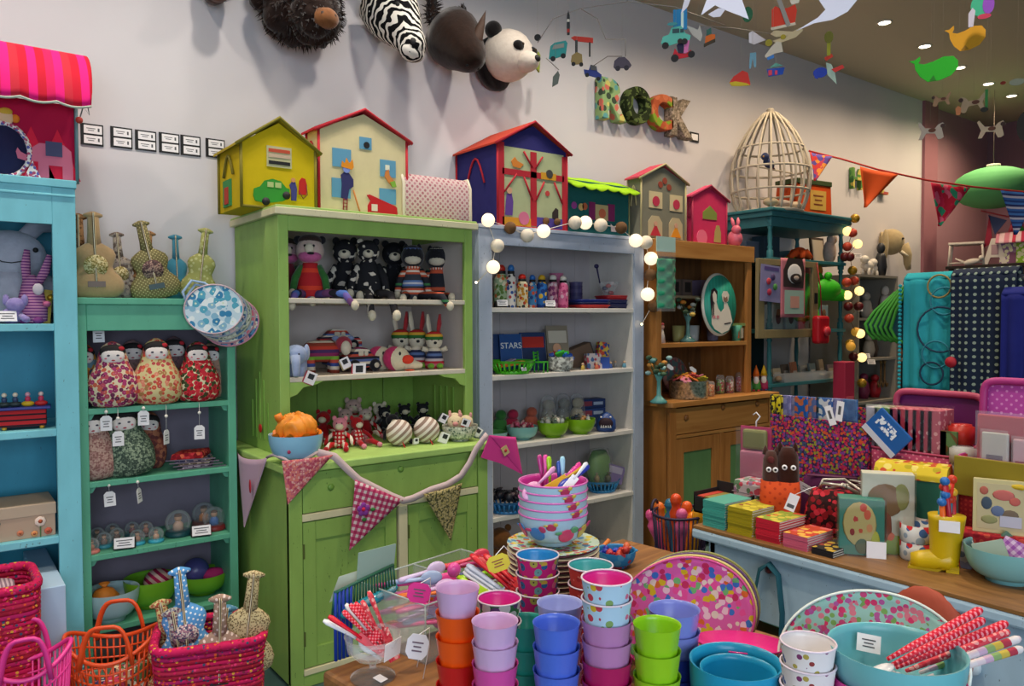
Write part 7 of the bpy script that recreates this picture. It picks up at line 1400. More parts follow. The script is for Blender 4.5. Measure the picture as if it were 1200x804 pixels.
for i,(dx,c_,h2,w2)in enumerate([(-w*.45,'4a2c24',.1,.42),(w*.35,'3a1a10',.115,.55)]):
 t2=thing('felt_bear',['grey-brown felt bear in the orange pouch','dark brown felt bear with pointed ears in the orange pouch'][i],'felt toy',t.location+Vector((dx*math.cos(t.rotation_euler.z),dx*math.sin(t.rotation_euler.z),h*.5)),t.rotation_euler.z);fm=fuzzy(c_,None,50);hh=h*.5+h2
 MB().loft([(0,w*w2,.03),(hh*.6,w*w2,.032),(hh*.85,w*w2*.92,.03),(hh,w*w2*.6,.02)],18).build('body',fm,t2)
 for s in(-1,1):MB().lathe([(w*.16,0),(w*.12,.018),(0,.032)],10,(s*w*w2*.65,0,hh-.012)).build('ear',fm,t2);e=MB().lathe([(0,0),(.009,0),(.009,.003),(0,.004)],14,T=TR((s*w*w2*.38+.004,-.032,hh*.68),(PI/2,0,0))).build('eye',PAPER,t2);MB().ell((s*w*w2*.38+.004,-.0365,hh*.68),(.0045,.002,.0045),nu=8,nv=6).build('pupil',BLACK,e)
 if i==0:MB().ell((-.0,-.032,hh*.86),(.012,.004,.012),nu=10,nv=6).build('cheek',plain('5a1c1c',.8),t2)
q=P(928,589,x=x-.09);t=thing('price_tag','white swing tag hanging on the orange bear pouch','price tag',q,face(q),rot=(0,.35,face(q)));MB().bx(-.016,.016,-.001,.001,-.028,.028).build('tag',PAPER,t);MB().bx(-.011,.011,-.0014,-.001,-.018,-.006).build('barcode',INK,t);MB().tube([(0,0,.028),(.03,.01,.06),(.05,.02,.075)],.0012,5).build('string',PAPER,t)
x=TBX+.26;rosef=cells('2a0c12',['8a1420','b01c2a','4a1a1a','c83040'],55,.38)
for i,(px,py0,tilt,sc)in enumerate([(972,624,.25,1),(1000,612,-.2,.9)]):
 xx=x+.12*i;yv_=AY(px,xx,z+.08);t=thing('clasp_purse',['dark crimson floral purse with open silver clasp','red rose purse standing behind the open one'][i],'purse',(xx,yv_,z),face((xx,yv_)));w=.085*sc;h=.15*sc
 MB().loft([(0,w*.7,.03),(.02,w,.045),(h*.6,w*.95,.04),(h,w*.75,.02)],20,TR((0,0,0),(0,tilt*.3,0))).build('purse_body',rosef,t)
 for s in(-1,1):
  fr_=[(-w*.8,0,h*.92),(-w*.75,s*.03,h*1.1),(0,s*.055,h*1.22),(w*.75,s*.03,h*1.1),(w*.8,0,h*.92)];MB().tube(fr_,.0055,8,T=TR((0,0,0),(0,tilt,0))).build('clasp_frame',plain('b0aca4',.3,metal=.7),t)
 MB().ell((0,-.058,h*1.22),.008,nu=10,nv=7,T=TR((0,0,0),(0,tilt,0))).build('clasp_ball',plain('c0bcb4',.25,metal=.8),t)
q=P(945,573,x=x-.02);t=thing('price_tag','grey folded tag on the silver purse clasp','price tag',q,rot=(.2,.5,face(q)));MB().bx(-.03,.03,-.001,.001,-.014,.014).build('tag',plain('a8a4a4',.6),t);text_lines(t,.04,.015,2,-.0012)
x=TBX+.44;y0,y1=AY(1016,x,1.0),AY(902,x,1.0);h=P(950,490,x=x).z-z
t=thing('fabric_bin','violet floral fabric bin at the back of the table','storage bin',(x+.11,(y0+y1)/2,z),-PI/2);w=(y1-y0)/2;vf=cells('3a1e48',['b82a5a','7a3a8a','c8502a','3a4a6a','8a8a2a','a81e4a'],105,.40)
for nm,b_ in(('front_wall',(-w,w,-.11,-.104,0,h)),('back_wall',(-w,w,.104,.11,0,h+.03)),('side_wall',(-w,-w+.006,-.104,.104,0,h)),('side_wall',(w-.006,w,-.104,.104,0,h)),('bottom',(-w,w,-.104,.104,0,.006))):MB().bx(*b_).build(nm,vf,t,bev=.002)
cols=[('c8b41e','2a2418','yellow'),('7a76a8','9a96c0','lilac'),('8a86b0','a8a4c8','pale lilac'),('1e5aa8','c86a3a','blue'),('5a6aa0','b87a6a','slate'),('1a1a20','2a5aa0','black'),('2a5aa0','d8d8d8','cobalt'),('7a78a8','8a88b8','violet'),('8a88b8','7a78a8','lavender'),('3a6aa0','2a5a90','steel blue')]
for i,(c1,c2,nm)in enumerate(cols):
 px=910+i*9.6;xx=x+.03+.008*(i%3);yy=AY(px,xx,1.1);ht=P(px,462+i*.6,x=xx).z-z
 t=thing('flip_flop_packet' if i==0 else 'hanging_packet',nm+' patterned hanging packet standing in the violet fabric bin','packet',(xx,yy,z+.01),-PI/2,'packets in the violet bin');ww=.026
 MB().bx(-ww,ww,-.004,.004,0,ht-.012).build('packet',cells(c1,[c2,c1],40,.35),t,bev=.002);MB().bx(-ww,ww,-.006,-.005,ht*.3,ht-.01).build('film',clear(a=.05),t)
 if i==0:
  for s in(-1,1):MB().ell((s*.013,-.008,ht-.05),(.011,.004,.035),nu=12,nv=8).build('sole',cells('c8b41e',['2a2418'],70,.3),t)
for i,(px,py,tl)in enumerate([(973,487,-.35),(984,482,.12)]):q=P(px,py,x=x-.015);t=thing('price_tag',['white slanted tag, left of two over the violet bin','white tag with barcode, right of two over the violet bin'][i],'price tag',q,rot=(0,tl,-PI/2));MB().bx(-.013,.013,-.001,.001,-.035,.035).build('tag',PAPER,t);MB().bx(-.005,.005,-.0015,-.001,-.012,.018).build('barcode',INK,t)
x=TBX+.40;yv_=AY(975,x,.9);t=thing('velvet_pouch','plum velvet pouch between bin and purses','pouch',(x,yv_,z),face((x,yv_)));MB().loft([(0,.1,.04),(.03,.11,.05),(.13,.1,.04),(.17,.08,.02)],20).build('pouch',plain('4a1440',.8,.2,.2),t);MB().tube([(-.08,-.02,.168),(.08,-.02,.168)],.004,6).build('zip',plain('6a3a5a',.5),t)
def suitcase(px0,px1,x,basez,lidtop,front,label,cm,lidm,trim,dpt=.2,rz=-PI/2,lean=.12):
 y0,y1=AY(px1,x,basez+.1),AY(px0,x,basez+.1);w=(y1-y0)/2;h=P((px0+px1)/2,front,x=x).z-basez;H=P((px0+px1)/2,lidtop,x=x+dpt).z-basez
 t=thing('toy_suitcase',label,'suitcase',(x,(y0+y1)/2,basez),rz,'open cardboard suitcases')
 def rr(w_,d0,d1,e=.25,n=32):
  cx,cy=0,(d0+d1)/2;return[(cx+w_*math.copysign(abs(math.cos(a))**e,math.cos(a)),cy+(d1-d0)/2*math.copysign(abs(math.sin(a))**e,math.sin(a)))for a in[2*PI*i/n for i in range(n)]]
 o=rr(w,0,dpt);i_=rr(w-.006,.006,dpt-.006);n=len(o)
 v=[(a,b,0)for a,b in o]+[(a,b,h)for a,b in o]+[(a,b,h)for a,b in i_]+[(a,b,.008)for a,b in i_]
 f=[(k*n+i,k*n+(i+1)%n,(k+1)*n+(i+1)%n,(k+1)*n+i)for k in range(3)for i in range(n)]+[tuple(range(n-1,-1,-1)),tuple(range(3*n,4*n))]
 MB().add(v,f).build('case_body',cm,t);MB().tube([(a,b,h)for a,b in o],.004,6,True).build('body_rim',trim,t)
 HL=H-h
 lid=[(w*math.copysign(abs(math.cos(a))**.25,math.cos(a)),HL/2+HL/2*math.copysign(abs(math.sin(a))**.25,math.sin(a)))for a in[2*PI*k/36 for k in range(36)]]
 T=TR((0,dpt,h),(-lean,0,0));MB().poly(lid,0,.006,T=T).build('lid',lidm,t);MB().tube([(a,-.012,b)for a,b in lid],.012,6,True,T=T,flat=1).build('lid_rim',trim,t)
 return t,w,h,H
mdot=cells('8a2a78',['a8508f'],60,.2,'xz',0,rot=.78);mlid=plain('6a1660',.5,.4,.06)
x1_=TBX+.47
t,w,h,H=suitcase(1016,1120,x1_-.02,z,459,530,'magenta dotted suitcase with open lid stuffed with notebooks',cells('a03a5a',['c87a8a'],60,.2,'xz',0,rot=.78),mlid,plain('a83a5c',.5),.19)
for i in range(9):
 px=1030+i*9;xx=x1_+.05;yy=AY(px,xx,1.05);ht=P(px,476+i*.5,x=xx).z-z;c_=['b8b4c0','8a9a7a','5a8a4a','a84a5a','b83a4a','c85a6a','b0304a','a8485a','b86070'][i]
 t=thing('notebook',['grey','sage','green','dusky red','cherry','rose','crimson','raspberry','blush'][i]+' film-wrapped notebook standing in the magenta suitcase','notebook',(xx,yy,z+.01),-PI/2,'notebooks in the magenta suitcase');MB().bx(-.02,.02,-.05,.05,0,ht-.01).build('cover',cells(c_,['d8a8a8' if i>2 else 'c8c8b8'],60,.25),t,bev=.002);MB().bx(-.0205,.0205,-.052,.052,.03,ht).build('film',clear(a=.06),t)
for i,(px,c_,hh)in enumerate([(1082,'2a5a7a',502),(1096,'3a5a34',504),(1108,'4a5a3a',505)]):
 xx=x1_+.008;yy=AY(px,xx,1.0);ht=P(px,hh,x=xx).z-z;tag(MB().bx(-.035,.035,-.006,.006,0,ht-.01).build('pocket_book',cells(c_,['5a7a4a','6a4a2a'],25,.4),loc=(xx,yy,z+.01),rot=(0,0,-PI/2)),['blue','dark green','moss green'][i]+' pocket book at the front of the magenta suitcase','book','pocket books')
q=P(1040,507,x=x1_-.03);t=thing('pencil_packet','blue pencil packet lying aslant over the suitcase edge','packet',q,rot=(.0,.75,-PI/2));MB().bx(-.07,.07,-.008,.002,-.05,.05).build('packet',plain('1e5aa0',.4),t,bev=.003);MB().bx(-.05,.03,-.0095,-.008,-.005,.03).build('lettering',cells('1e5aa0',['d8e0e8'],110,.42),t);MB().bx(-.07,.07,-.01,-.008,-.05,-.03).build('strip',plain('c8c8d0',.4),t)
x2_=TBX+.36
t,w,h,H=suitcase(1118,1250,x2_,z+.0,447,543,'red and gold suitcase with dotted magenta lid at the right',cells('8a1620',['a8302a'],70,.25,'xz',0),cells('b84aa0',['d88ac4'],52,.2,'xz',0,rot=.78),plain('a83078',.5),.2,lean=.05)
MB().bx(-w,w,-.008,-.001,h*.62,h+.004).build('gold_band',plain('8a7a1e',.5),t,bev=.003);MB().tube([(-w*.1,-.012,h*.78),(-w*.05,-.03,h*.8),(w*.3,-.03,h*.8),(w*.35,-.012,h*.78)],.008,8).build('handle',plain('c8a81e',.4),t);MB().ell((-w*.12,-.012,h*.79),(.018,.008,.012),nu=10,nv=7).build('clasp',plain('a8a49a',.3,metal=.7),t)
xx=x2_+.06
for i,(px,c_,hh,w_,ph)in enumerate([(1175,'b02a44',487,.07,0),(1166,'b8b4ac',507,.036,-.03),(1196,'c8a0a8',515,.02,-.02)]):
 x3=xx+ph;yy=AY(px,x3,1.05);ht=P(px,hh,x=x3).z-z;t=thing('hanging_packet',['crimson film packet standing in the gold suitcase','small white lettered tin packet in the gold suitcase','pink round badge packet at the right edge'][i],'packet',(x3,yy,z+.01),-PI/2);MB().bx(-w_,w_,-.006,.006,0,ht-.01).build('packet',plain(c_,.45),t,bev=.004);MB().bx(-w_*.6,w_*.6,-.008,-.006,ht*.62,ht*.8).build('caption',plain('5a5060' if i==1 else '8a1c30',.5),t);MB().bx(-w_*1.02,w_*1.02,-.012,-.011,.02,ht).build('film',clear(a=.08),t)
for i,(px,py,c_)in enumerate([(1126,505,'b82a1e'),(1128,530,'a8a49c')]):
 xx=TBX+.52;yy=AY(px,xx,1.0);t=thing('storage_jar',['red lidded jar between the two suitcases','clear glass jar between the two suitcases'][i],'jar',(xx-.06*i,AY(px,xx-.06*i,1.0),z));hh=P(px,497 if i==0 else 520,x=xx).z-z;MB().lathe([(0,0),(.03,0),(.036,.01),(.036,hh*.8),(.03,hh*.86),(.03,hh),(0,hh)],18).build('jar',plain(c_,.3,.5)if i==0 else clear(a=.3),t);MB().lathe([(.038,hh*.84),(.038,hh*.98),(0,hh)],18).build('lid',plain(c_,.4),t)
x=TBX+.3;q0,q1=AY(1022,x,.95),AY(1112,x,.95);h=P(1065,560,x=x).z-z;y0,y1=q1,q0;w=(y1-y0)/2*.82;t=thing('treasure_box','green cardboard box with yellow flowered lid on the table','box',(x,(y0+y1)/2,z),-PI/2+.25)
MB().bx(-w,w,0,.11,0,h).build('box_body',plain('1e5a48',.5),t,bev=.003);lidm_=cells('c8b02a',['b84a2a','d8c86a','a89a1e'],40,.32)
MB().poly([(-.006,h-.005),(-.004,h+.012),(.02,h+.035),(.09,h+.04),(.116,h+.012),(.116,h-.005)],-w-.006,w+.006,'x').build('lid',lidm_,t,bev=.003)
def cardbox(pxa,pxb,pyb,pyt,label,c1,prints,x=None,rz=-PI/2+.12,depth=.07,nm='card_box',cat='card box'):
 q=TP((pxa+pxb)/2,pyb)if x is None else Vector((x,AY((pxa+pxb)/2,x,z),z));w=m((pxb-pxa)/2,q);h=P((pxa+pxb)/2,pyt,d=dep(q)).z-z;t=thing(nm,label,cat,q,face(q)+.12)
 MB().bx(-w,w,.0,depth,.003,h*.97).build('cards',plain(c1,.5),t,bev=.002)
 for(a,b,c_,e,col)in prints:MB().ell((w*a,-.002,h*b),(w*c_,.002,h*e),nu=14,nv=8).build('print',plain(col,.6),t)
 for b_ in((-w-.004,w+.004,-.006,-.004,0,h),(-w-.004,-w-.002,-.006,depth+.004,0,h),(w+.002,w+.004,-.006,depth+.004,0,h)):MB().bx(*b_).build('clear_wall',clear(a=.05),t)
 return t,w,h
t,w,h=cardbox(985,1034,652,583,'clear box of teal cards printed with a flower bouquet','2f7a68',[(-.1,.55,.75,.38,'b8a86a'),(-.25,.62,.3,.16,'b83a34'),(.2,.7,.25,.13,'c8583a'),(-.05,.45,.28,.12,'b8482e'),(.3,.5,.22,.12,'c88a5a'),(-.4,.42,.2,.1,'8a2a2a'),(.05,.82,.2,.09,'c84a3a'),(.0,.2,.3,.16,'4a5a3a'),(.6,.25,.2,.2,'a8a82a')])
MB().bx(w*.2,w*1.05,-.012,-.01,.0,.05).build('price_label',PAPER,t)
t,w,h=cardbox(1012,1068,612,552,'white card with a brown tree and green hill behind the bouquet cards','c8c8b4',[(-.1,.3,.25,.3,'7a3a1a'),(-.1,.65,.7,.2,'7a5a34'),(.2,.12,.7,.12,'7a9a2a'),(.1,.2,.2,.07,'c8501e'),(.5,.7,.3,.16,'8a8a4a')],x=TBX+.2,depth=.05)
def mug(px,py,w_,top,label,base,cols):
 q=TP(px,py);r=m(w_/2,q);h=P(px,top,d=dep(q)).z-z;t=thing('mug',label,'mug',q,face(q),'patterned mugs')
 mt=cells(base,cols,38,.34);MB().lathe([(r*.9,0),(r,.006),(r,h),(r*.94,h),(r*.92,.01),(0,.008)],28,caps=False).build('mug_wall',mt,t);MB().tube([(r*.95,0,h*.8),(r*1.45,0,h*.75),(r*1.45,0,h*.3),(r*.95,0,h*.22)],.006,8).build('handle',mt,t);return t,h
t,h0=mug(1074,655,36,634,'white mug with red toadstools, bottom of the stacked pair','c8c8c4',['b8242a','8a9aa8','3a5a8a'])
q=t.location;t2,_=mug(1074,655,36,634,'white mug with red toadstools, top of the stacked pair','c8c8c4',['b8242a','8a9aa8','3a5a8a']);t2.location=q+Vector((0,0,h0*.98))
mug(1086,648,30,605,'patterned mug half hidden behind the stacked pair','b8b0ac',['8a6a6a','5a6a7a']);mug(1133,664,22,630,'patterned mug behind the heel of the yellow boot','b8b8b4',['8a8a9a','5a6a7a'])
q=TP(1098,667);t=thing('boot_holder','yellow toy boot used as a pencil holder','pencil holder',q,face(q));s=m(33,q)/.5;ym=plain('c8a808',.35,.5)
MB().loft([(.06*s,.21*s,.19*s,.1*s,0),(.2*s,.24*s,.2*s,.1*s,0),(.35*s,.24*s,.2*s,.12*s,0),(.6*s,.26*s,.22*s,.13*s,0),(.9*s,.29*s,.25*s,.14*s,0),(.99*s,.3*s,.26*s,.14*s,0)],22).build('shaft',ym,t)
MB().loft([(0,.1*s,.12*s,0,.12*s),(.15*s,.19*s,.17*s,0,.13*s),(.4*s,.2*s,.19*s,0,.17*s),(.62*s,.22*s,.2*s,0,.2*s),(.72*s,.12*s,.12*s,0,.2*s)],18,TR((-.42*s,0,0),(PI/2,0,PI/2))).build('foot',ym,t)
MB().poly([(-.46*s,.0),(.02*s,.0),(.1*s,.06*s),(.34*s,.07*s),(.34*s,.11*s),(.08*s,.1*s),(-.0,.04*s),(-.44*s,.04*s)],-.17*s,.17*s).build('sole',plain('a88c08',.4),t);MB().bx(.14*s,.34*s,-.15*s,.15*s,0,.11*s).build('heel',ym,t)
MB().bx(.02*s,.34*s,-.262*s,-.25*s,.74*s,.94*s).build('price_sticker',PAPER,t)
for i in range(9):
 a=i*2.4;r=.17*s*math.sqrt((i+.3)/9);c_=['2a8aa0','b81e2a','2a3a8a','c83020','d8601a','b82a34','3aa0b8','a82030','c8a89a'][i];L=.75*s+.12*s*((i*5)%4)
 q2=q+Vector((.14*s*math.cos(t.rotation_euler.z)+r*math.cos(a),.14*s*math.sin(t.rotation_euler.z)+r*math.sin(a),.5*s));t3=thing('novelty_pen',['teal','scarlet','navy','vermilion','orange','ruby','turquoise','maroon','skin-toned'][i]+' novelty pen in the yellow boot','pen',q2,group='novelty pens in the boot',rot=(.12*math.sin(a),.12*math.cos(a),0));MB().tube([(0,0,0),(0,0,L)],.008,8).build('barrel',plain(c_,.4),t3);MB().ell((0,0,L),.013,nu=10,nv=7).build('pen_head',plain(['c83a20','2a6ab0','d8a82a'][i%3],.4),t3)
x=TBX+.30;q=P(1172,626,x=x);t=thing('greeting_card','cream greeting card with a pink animal scene standing on the table','card',q,rot=(-.12,0,face(q)));w=m(28,q);h=P(1172,563,d=dep(q)).z-q.z
MB().bx(-w,w,0,.03,0,h).build('card_pack',plain('c0b684',.6),t,bev=.002);MB().bx(-w*.85,w*.82,-.0015,0,h*.08,h*.92).build('picture',plain('b8ac84',.6),t)
for a,b,c_,e,col in[(.1,.72,.4,.1,'b8605a'),(.5,.62,.2,.08,'b85a50'),(-.5,.55,.2,.12,'3a4a5a'),(-.1,.42,.25,.1,'5a6a8a'),(.35,.36,.3,.1,'6a5a4a'),(-.4,.25,.3,.08,'8a8a5a'),(-.6,.78,.16,.08,'a85a4a')]:MB().ell((a*w,-.002,b*h),(c_*w,.0015,e*h),nu=12,nv=6).build('print',plain(col,.7),t)
MB().bx(-.02*w,w*.75,-.004,-.0025,h*.14,h*.34).build('price_label',plain('b4b2c0',.6),t)
t=thing('red_wallet','red patterned folder lying under the cream card','folder',(q.x,q.y,z),face(q));MB().bx(-.12,.12,-.03,.05,0,q.z-z).build('folder',cells('a81e2a',['c84a3a','8a1420'],60,.35),t,bev=.003)
q=TP(1180,680);R=m(45,q);b=bowl('bowl','aqua ribbed bowl with notepads on the pale blue table',q,R,P(1180,640,d=dep(q)).z-z,plain('7ab4b4',.3,.5),None,.5)
for i,(dx,dy,c_,rz_)in enumerate([(-.35,.2,'8a9a8a',.3),(.15,-.05,'7a4a8a',-.5),(.5,.2,'4a6a5a',.2)]):
 t=thing('notepad',['grey-green notepad standing in the aqua bowl','violet checked notepad lying aslant in the aqua bowl','green notepad at the back of the aqua bowl'][i],'notepad',q+Vector((dx*R,dy*R,R*.55)),rot=(-.5,.5*(i-.5),face(q)+rz_));MB().bx(-.04,.04,-.008,.008,-.03,.05).build('pad',gingham('8a4a9a','a87ab0','c8b0cc',.02)if i==1 else plain(c_,.5),t,bev=.002);MB().bx(-.04,.04,-.009,-.008,-.03,-.015).build('label_strip',PAPER,t)
q=P(903,667,x=TBX+.02);t=thing('strap_bag','dark teal webbing strap with a bag looped over the table peg','bag',(TBX+.01,q.y,.35));h=q.z-.35+.02;pk_=[(0,.075,-.12),(0,.06,h*.6),(0,.035,h*.92),(0,.0,h),(0,-.035,h*.92),(0,-.05,h*.6),(0,-.04,-.12)]
MB().tube(pk_,.013,8,flat=.35).build('strap',plain('17505c',.8),t);MB().bx(-.02,.02,-.12,.12,-.34,-.1).build('bag_panel',plain('1d5a66',.8),t,bev=.012)
tag(MB().bx(0,.2,0,.14,0,.3).build('gift_box',plain('7ab878',.6),loc=(TBX+.16,AY(925,TBX+.16,.6)-.03,.45),bev=.004),'light green box on the lower shelf behind the strap','box')
tag(MB().ell((0,0,0),(.03,.12,.16)).build('leather_pouch',plain('a84a34',.6,.3,.15),loc=(TBX+.0,AY(1085,TBX,.6),.62)),'rust leather pouch hanging at the table apron','pouch')
# basket of skipping ropes beside the table
q=P(797,618,x=2.62);cx,cy=2.62,AY(797,2.62,.6);zr=P(797,600,x=2.62).z;R=m(38,(2.62,cy,zr));h=.3
t=thing('wire_basket','dark violet wire basket of skipping ropes beside the pine cupboard','basket',(cx,cy,zr-h),.4);wmt=plain('241a3a',.5)
for z_,k_ in((0,.8),(h*.5,.9),(h,1)):MB().tube([(R*k_*math.cos(a),R*k_*math.sin(a)*.8,z_)for a in[2*PI*i/36 for i in range(36)]],.006,6,True).build('hoop',wmt,t)
for i in range(36):a=2*PI*i/36;MB().tube([(R*.8*math.cos(a),R*.64*math.sin(a),0),(R*math.cos(a),R*.8*math.sin(a),h)],.0035,5).build('wire',wmt,t)
MB().lathe([(0,0),(R*.8,0),(R*.8,.008),(0,.008)],30,sy=.8).build('base',wmt,t)
for s in(-1,1):MB().tube([(R*.3*math.cos(a),s*R*.82,h+R*.28*math.sin(a))for a in[PI*i/10 for i in range(11)]],.006,6).build('handle',wmt,t)
tag(MB().bx(-.2,.2,-.16,.16,0,zr-h).build('wooden_crate',wood('5a3a20','7a5230',5,'x'),loc=(cx,cy,0),rot=(0,0,.4),bev=.004),'brown wooden crate under the skipping rope basket','crate')
for i,(px,py,c_,nm)in enumerate([(762,601,'d8508a','pink'),(772,592,'e06a1e','tangerine'),(779,595,'8ab81e','lime'),(792,582,'d8481a','red-orange'),(785,588,'2a6a8a','teal'),(805,591,'e05a1e','orange'),(799,600,'d8609a','rose'),(823,581,'e0a01e','yellow'),(812,604,'e88a1e','amber')]):
 hd=P(px,py,x=2.62+.06*((i%3)-1));ft=Vector((cx+(hd.x-cx)*.4,cy+(hd.y-cy)*.4,zr-h+.03));t=thing('skipping_rope',nm+' skipping rope handle standing in the wire basket','skipping rope',ft,group='skipping ropes in the wire basket');t.rotation_euler=(hd-ft).to_track_quat('Z','Y').to_euler();L=(hd-ft).length;mt=plain(c_,.35,.5)
 MB().lathe([(0,0),(.015,0),(.018,L*.3),(.02,L*.6),(.026,L*.7),(.03,L*.8),(.018,L*.86),(.022,L*.92),(.026,L*.96),(.018,L),(0,L*1.01)],14).build('handle',mt,t);MB().ell((0,0,L*.97),.024,nu=12,nv=8).build('knob',plain('d8709a',.4)if nm=='yellow' else mt,t)
 # foreground table: cups
z=FZ
CUPH=.076
def fgstack(px,py,wpx,R,cols,steppx,what,stackname):
 """cols from the top down: (outside, inside, colour word)"""
 d=F*2*R/wpx;c=P(px,py,d=d);rim=c.z;step=steppx*d/F;n=max(1,int(round((rim-CUPH-FZ)/step))+1)
 if n>1:step=(rim-CUPH-FZ)/(n-1)
 words=['top','second','third','fourth','fifth','sixth','seventh','eighth','ninth','tenth']
 for i in range(n):
  mo,mi,nm=cols[min(i,len(cols)-1)];base=rim-CUPH-step*i
  tumbler(Vector((c.x,c.y,base)),R,CUPH,'%s %s, %s down in the %s'%(nm,what,words[i],stackname),mo,mi,group='melamine cups on the brown table')
 return c
def mel(c):return plain(c,.28,.5)
lil=mel('c9a4cc');ora=mel('e85410');rd=mel('c41a18');pnk=mel('cf4a9a');lav=mel('a4ace0');blu=mel('4a68cc');aqu=mel('48a8a8');mau=mel('b07aac');cri=mel('a8185a');lime_=mel('8cc41e');per=mel('7a84cc');nav=mel('2a3a9a');dkb=mel('163a8a');tea=mel('2a9a90');hot_=mel('d62a8e')
birdp=cells('a9c8dc',['c8a82a','b83a4a','7a9a5a','c86a8a','a9c8dc'],70,.3);flow=cells('c01e70',['c8a03a','2a5a8a','6a9a9a','d8688a','a8a04a'],62,.34,core='4a2a3a');redfl=cells('c03a34',['d87a6a','a82a2a'],80,.28);grnfl=cells('3a7a44',['d8d8d0','6a4a7a'],50,.4)
toyp=cells('dcd8d8',['7a3a6a','a89a4a','4a5a8a','8a3a3a'],75,.22)
fgstack(585,701,52,.043,[(grnfl,hot_,'green flowered'),(grnfl,hot_,'green flowered')],24,'cup','stack beside the flowered trio')
fgstack(617,727,52,.043,[(tea,tea,'teal'),(tea,tea,'teal')],22,'tumbler','teal stack in the gap')
fgstack(536,688,52,.041,[(lil,lil,'lilac'),(ora,ora,'orange'),(ora,ora,'orange'),(rd,rd,'red'),(rd,rd,'red'),(rd,rd,'red')],26,'tumbler','orange and red stack')
fgstack(580,727,55,.041,[(lil,lil,'lilac'),(lil,lil,'lilac'),(pnk,pnk,'pink'),(pnk,pnk,'pink')],27,'tumbler','lilac and pink stack')
fgstack(630,650,51,.045,[(flow,mel('2a8ac8'),'magenta flowered'),(flow,mel('2a8ac8'),'magenta flowered'),(flow,aqu,'magenta flowered'),(flow,aqu,'magenta flowered')],20,'cup','flowered stack before the plates')
fgstack(692,662,53,.045,[(redfl,aqu,'red'),(redfl,aqu,'red')],20,'cup','red stack behind the bird cups')
fgstack(666,697,40,.04,[(hot_,hot_,'hot pink')],22,'cup','low pink stack at the back')
fgstack(656,706,54,.042,[(lav,lav,'lavender'),(mau,mau,'mauve'),(mau,mau,'mauve')],25,'tumbler','lavender stack behind the blue one')
fgstack(652,729,56,.0405,[(blu,blu,'blue'),(blu,blu,'blue'),(blu,blu,'blue'),(aqu,aqu,'aqua')],27,'tumbler','blue stack')
fgstack(711,677,60,.043,[(birdp,hot_,'pale blue bird-printed'),(birdp,hot_,'pale blue bird-printed'),(mau,mau,'mauve'),(mau,mau,'mauve'),(cri,cri,'crimson'),(cri,cri,'crimson')],23,'cup','stack topped with bird cups')
fgstack(755,692,44,.042,[(dkb,dkb,'dark blue')],24,'tumbler','dark blue stack before the pink tray')
fgstack(790,713,60,.046,[(per,per,'periwinkle'),(per,per,'periwinkle'),(nav,nav,'navy')],26,'tumbler','periwinkle stack behind the lime one')
fgstack(770,731,56,.0395,[(lime_,lime_,'lime'),(lime_,lime_,'lime'),(lime_,lime_,'lime'),(aqu,aqu,'aqua')],27,'tumbler','lime green stack')
fgstack(947,752,63,.042,[(toyp,mel('dcd8d8'),'white toy-printed'),(toyp,mel('dcd8d8'),'white toy-printed'),(toyp,mel('7a90c0'),'white toy-printed')],27,'cup','white printed stack')
# bowls and plates
def nest(px,py,wpx,R,h,n,step,cols,labels,foot=.5,group=None,base=None):
 d=F*2*R/wpx;c=P(px,py,d=d);
 for i in range(n):
  mo,mi=cols[min(i,len(cols)-1)];bowl('melamine_bowl',labels[i],Vector((c.x,c.y,c.z-h-step*i)),R,h,mo,mi,foot,group)
 return c
d0=F*2*.077/80;c=P(648,563,d=d0);bird2=mel('a3c4d2');rimp=mel('cf6ab4');inp=mel('c83a9a')
bh=.068;stp=.0178
for i in range(5):
 b=bowl('melamine_bowl','pale blue bird-printed bowl, %s of the nested five on the plates'%['top','second','middle','fourth','bottom'][i],Vector((c.x,c.y,c.z-bh-stp*i)),.077,bh,bird2,inp,.55,'nested bird bowls');MB().tube([(.077*math.cos(a),.077*math.sin(a),bh)for a in[2*PI*k_/36 for k_ in range(36)]],.0022,6,True).build('rim_line',rimp,b)
 for j,(an,zf,c1,c2)in enumerate([(-.5,.5,'3a7ab8','b83a6a'),(.42,.46,'c8446a','5a9a6a'),(1.1,.5,'c8b04a','b83a6a'),(-1.2,.48,'c8446a','3a7ab8'),(-.05,.75,'b83a5a','c8b04a')]):
  if i<4 and j!=4:continue
  if i<4:an,zf=.35+.12*i,.84
  an+=face(c);rr_=.077*(.55+.45*math.sin(math.acos(1-(zf-.13)/.87))**.88)+.0005;T=TR((rr_*math.sin(an),-rr_*math.cos(an),bh*zf),(.45,0,an));k_=.9 if j==4 else 1.5
  q_=MB().ell((0,0,0),(.0125*k_,.002,.0115*k_),T,14,8).build('bird_print',plain(c1,.4),b);MB().ell((.011*k_,-.0005,.01*k_),(.006*k_,.002,.006*k_),T,10,6).build('bird_head',plain(c2,.4),q_);MB().ell((-.013*k_,-.0004,.006*k_),(.006*k_,.0015,.003*k_),T,8,6).build('bird_tail',plain(c2,.4),q_)
plz=c.z-bh-stp*4;BOWLC=Vector((c.x,c.y,c.z-bh));PR=m(54,(c.x,c.y,plz))
n=int((plz-.012-FZ)/.0115);st_=(plz-.012-FZ)/n;platem=cells('b4c8b8',['c87a3a','b84a5a','5a8ab0','c8b84a','6a9a6a'],72,.36);under=mel('6a1c3a')
pm=None
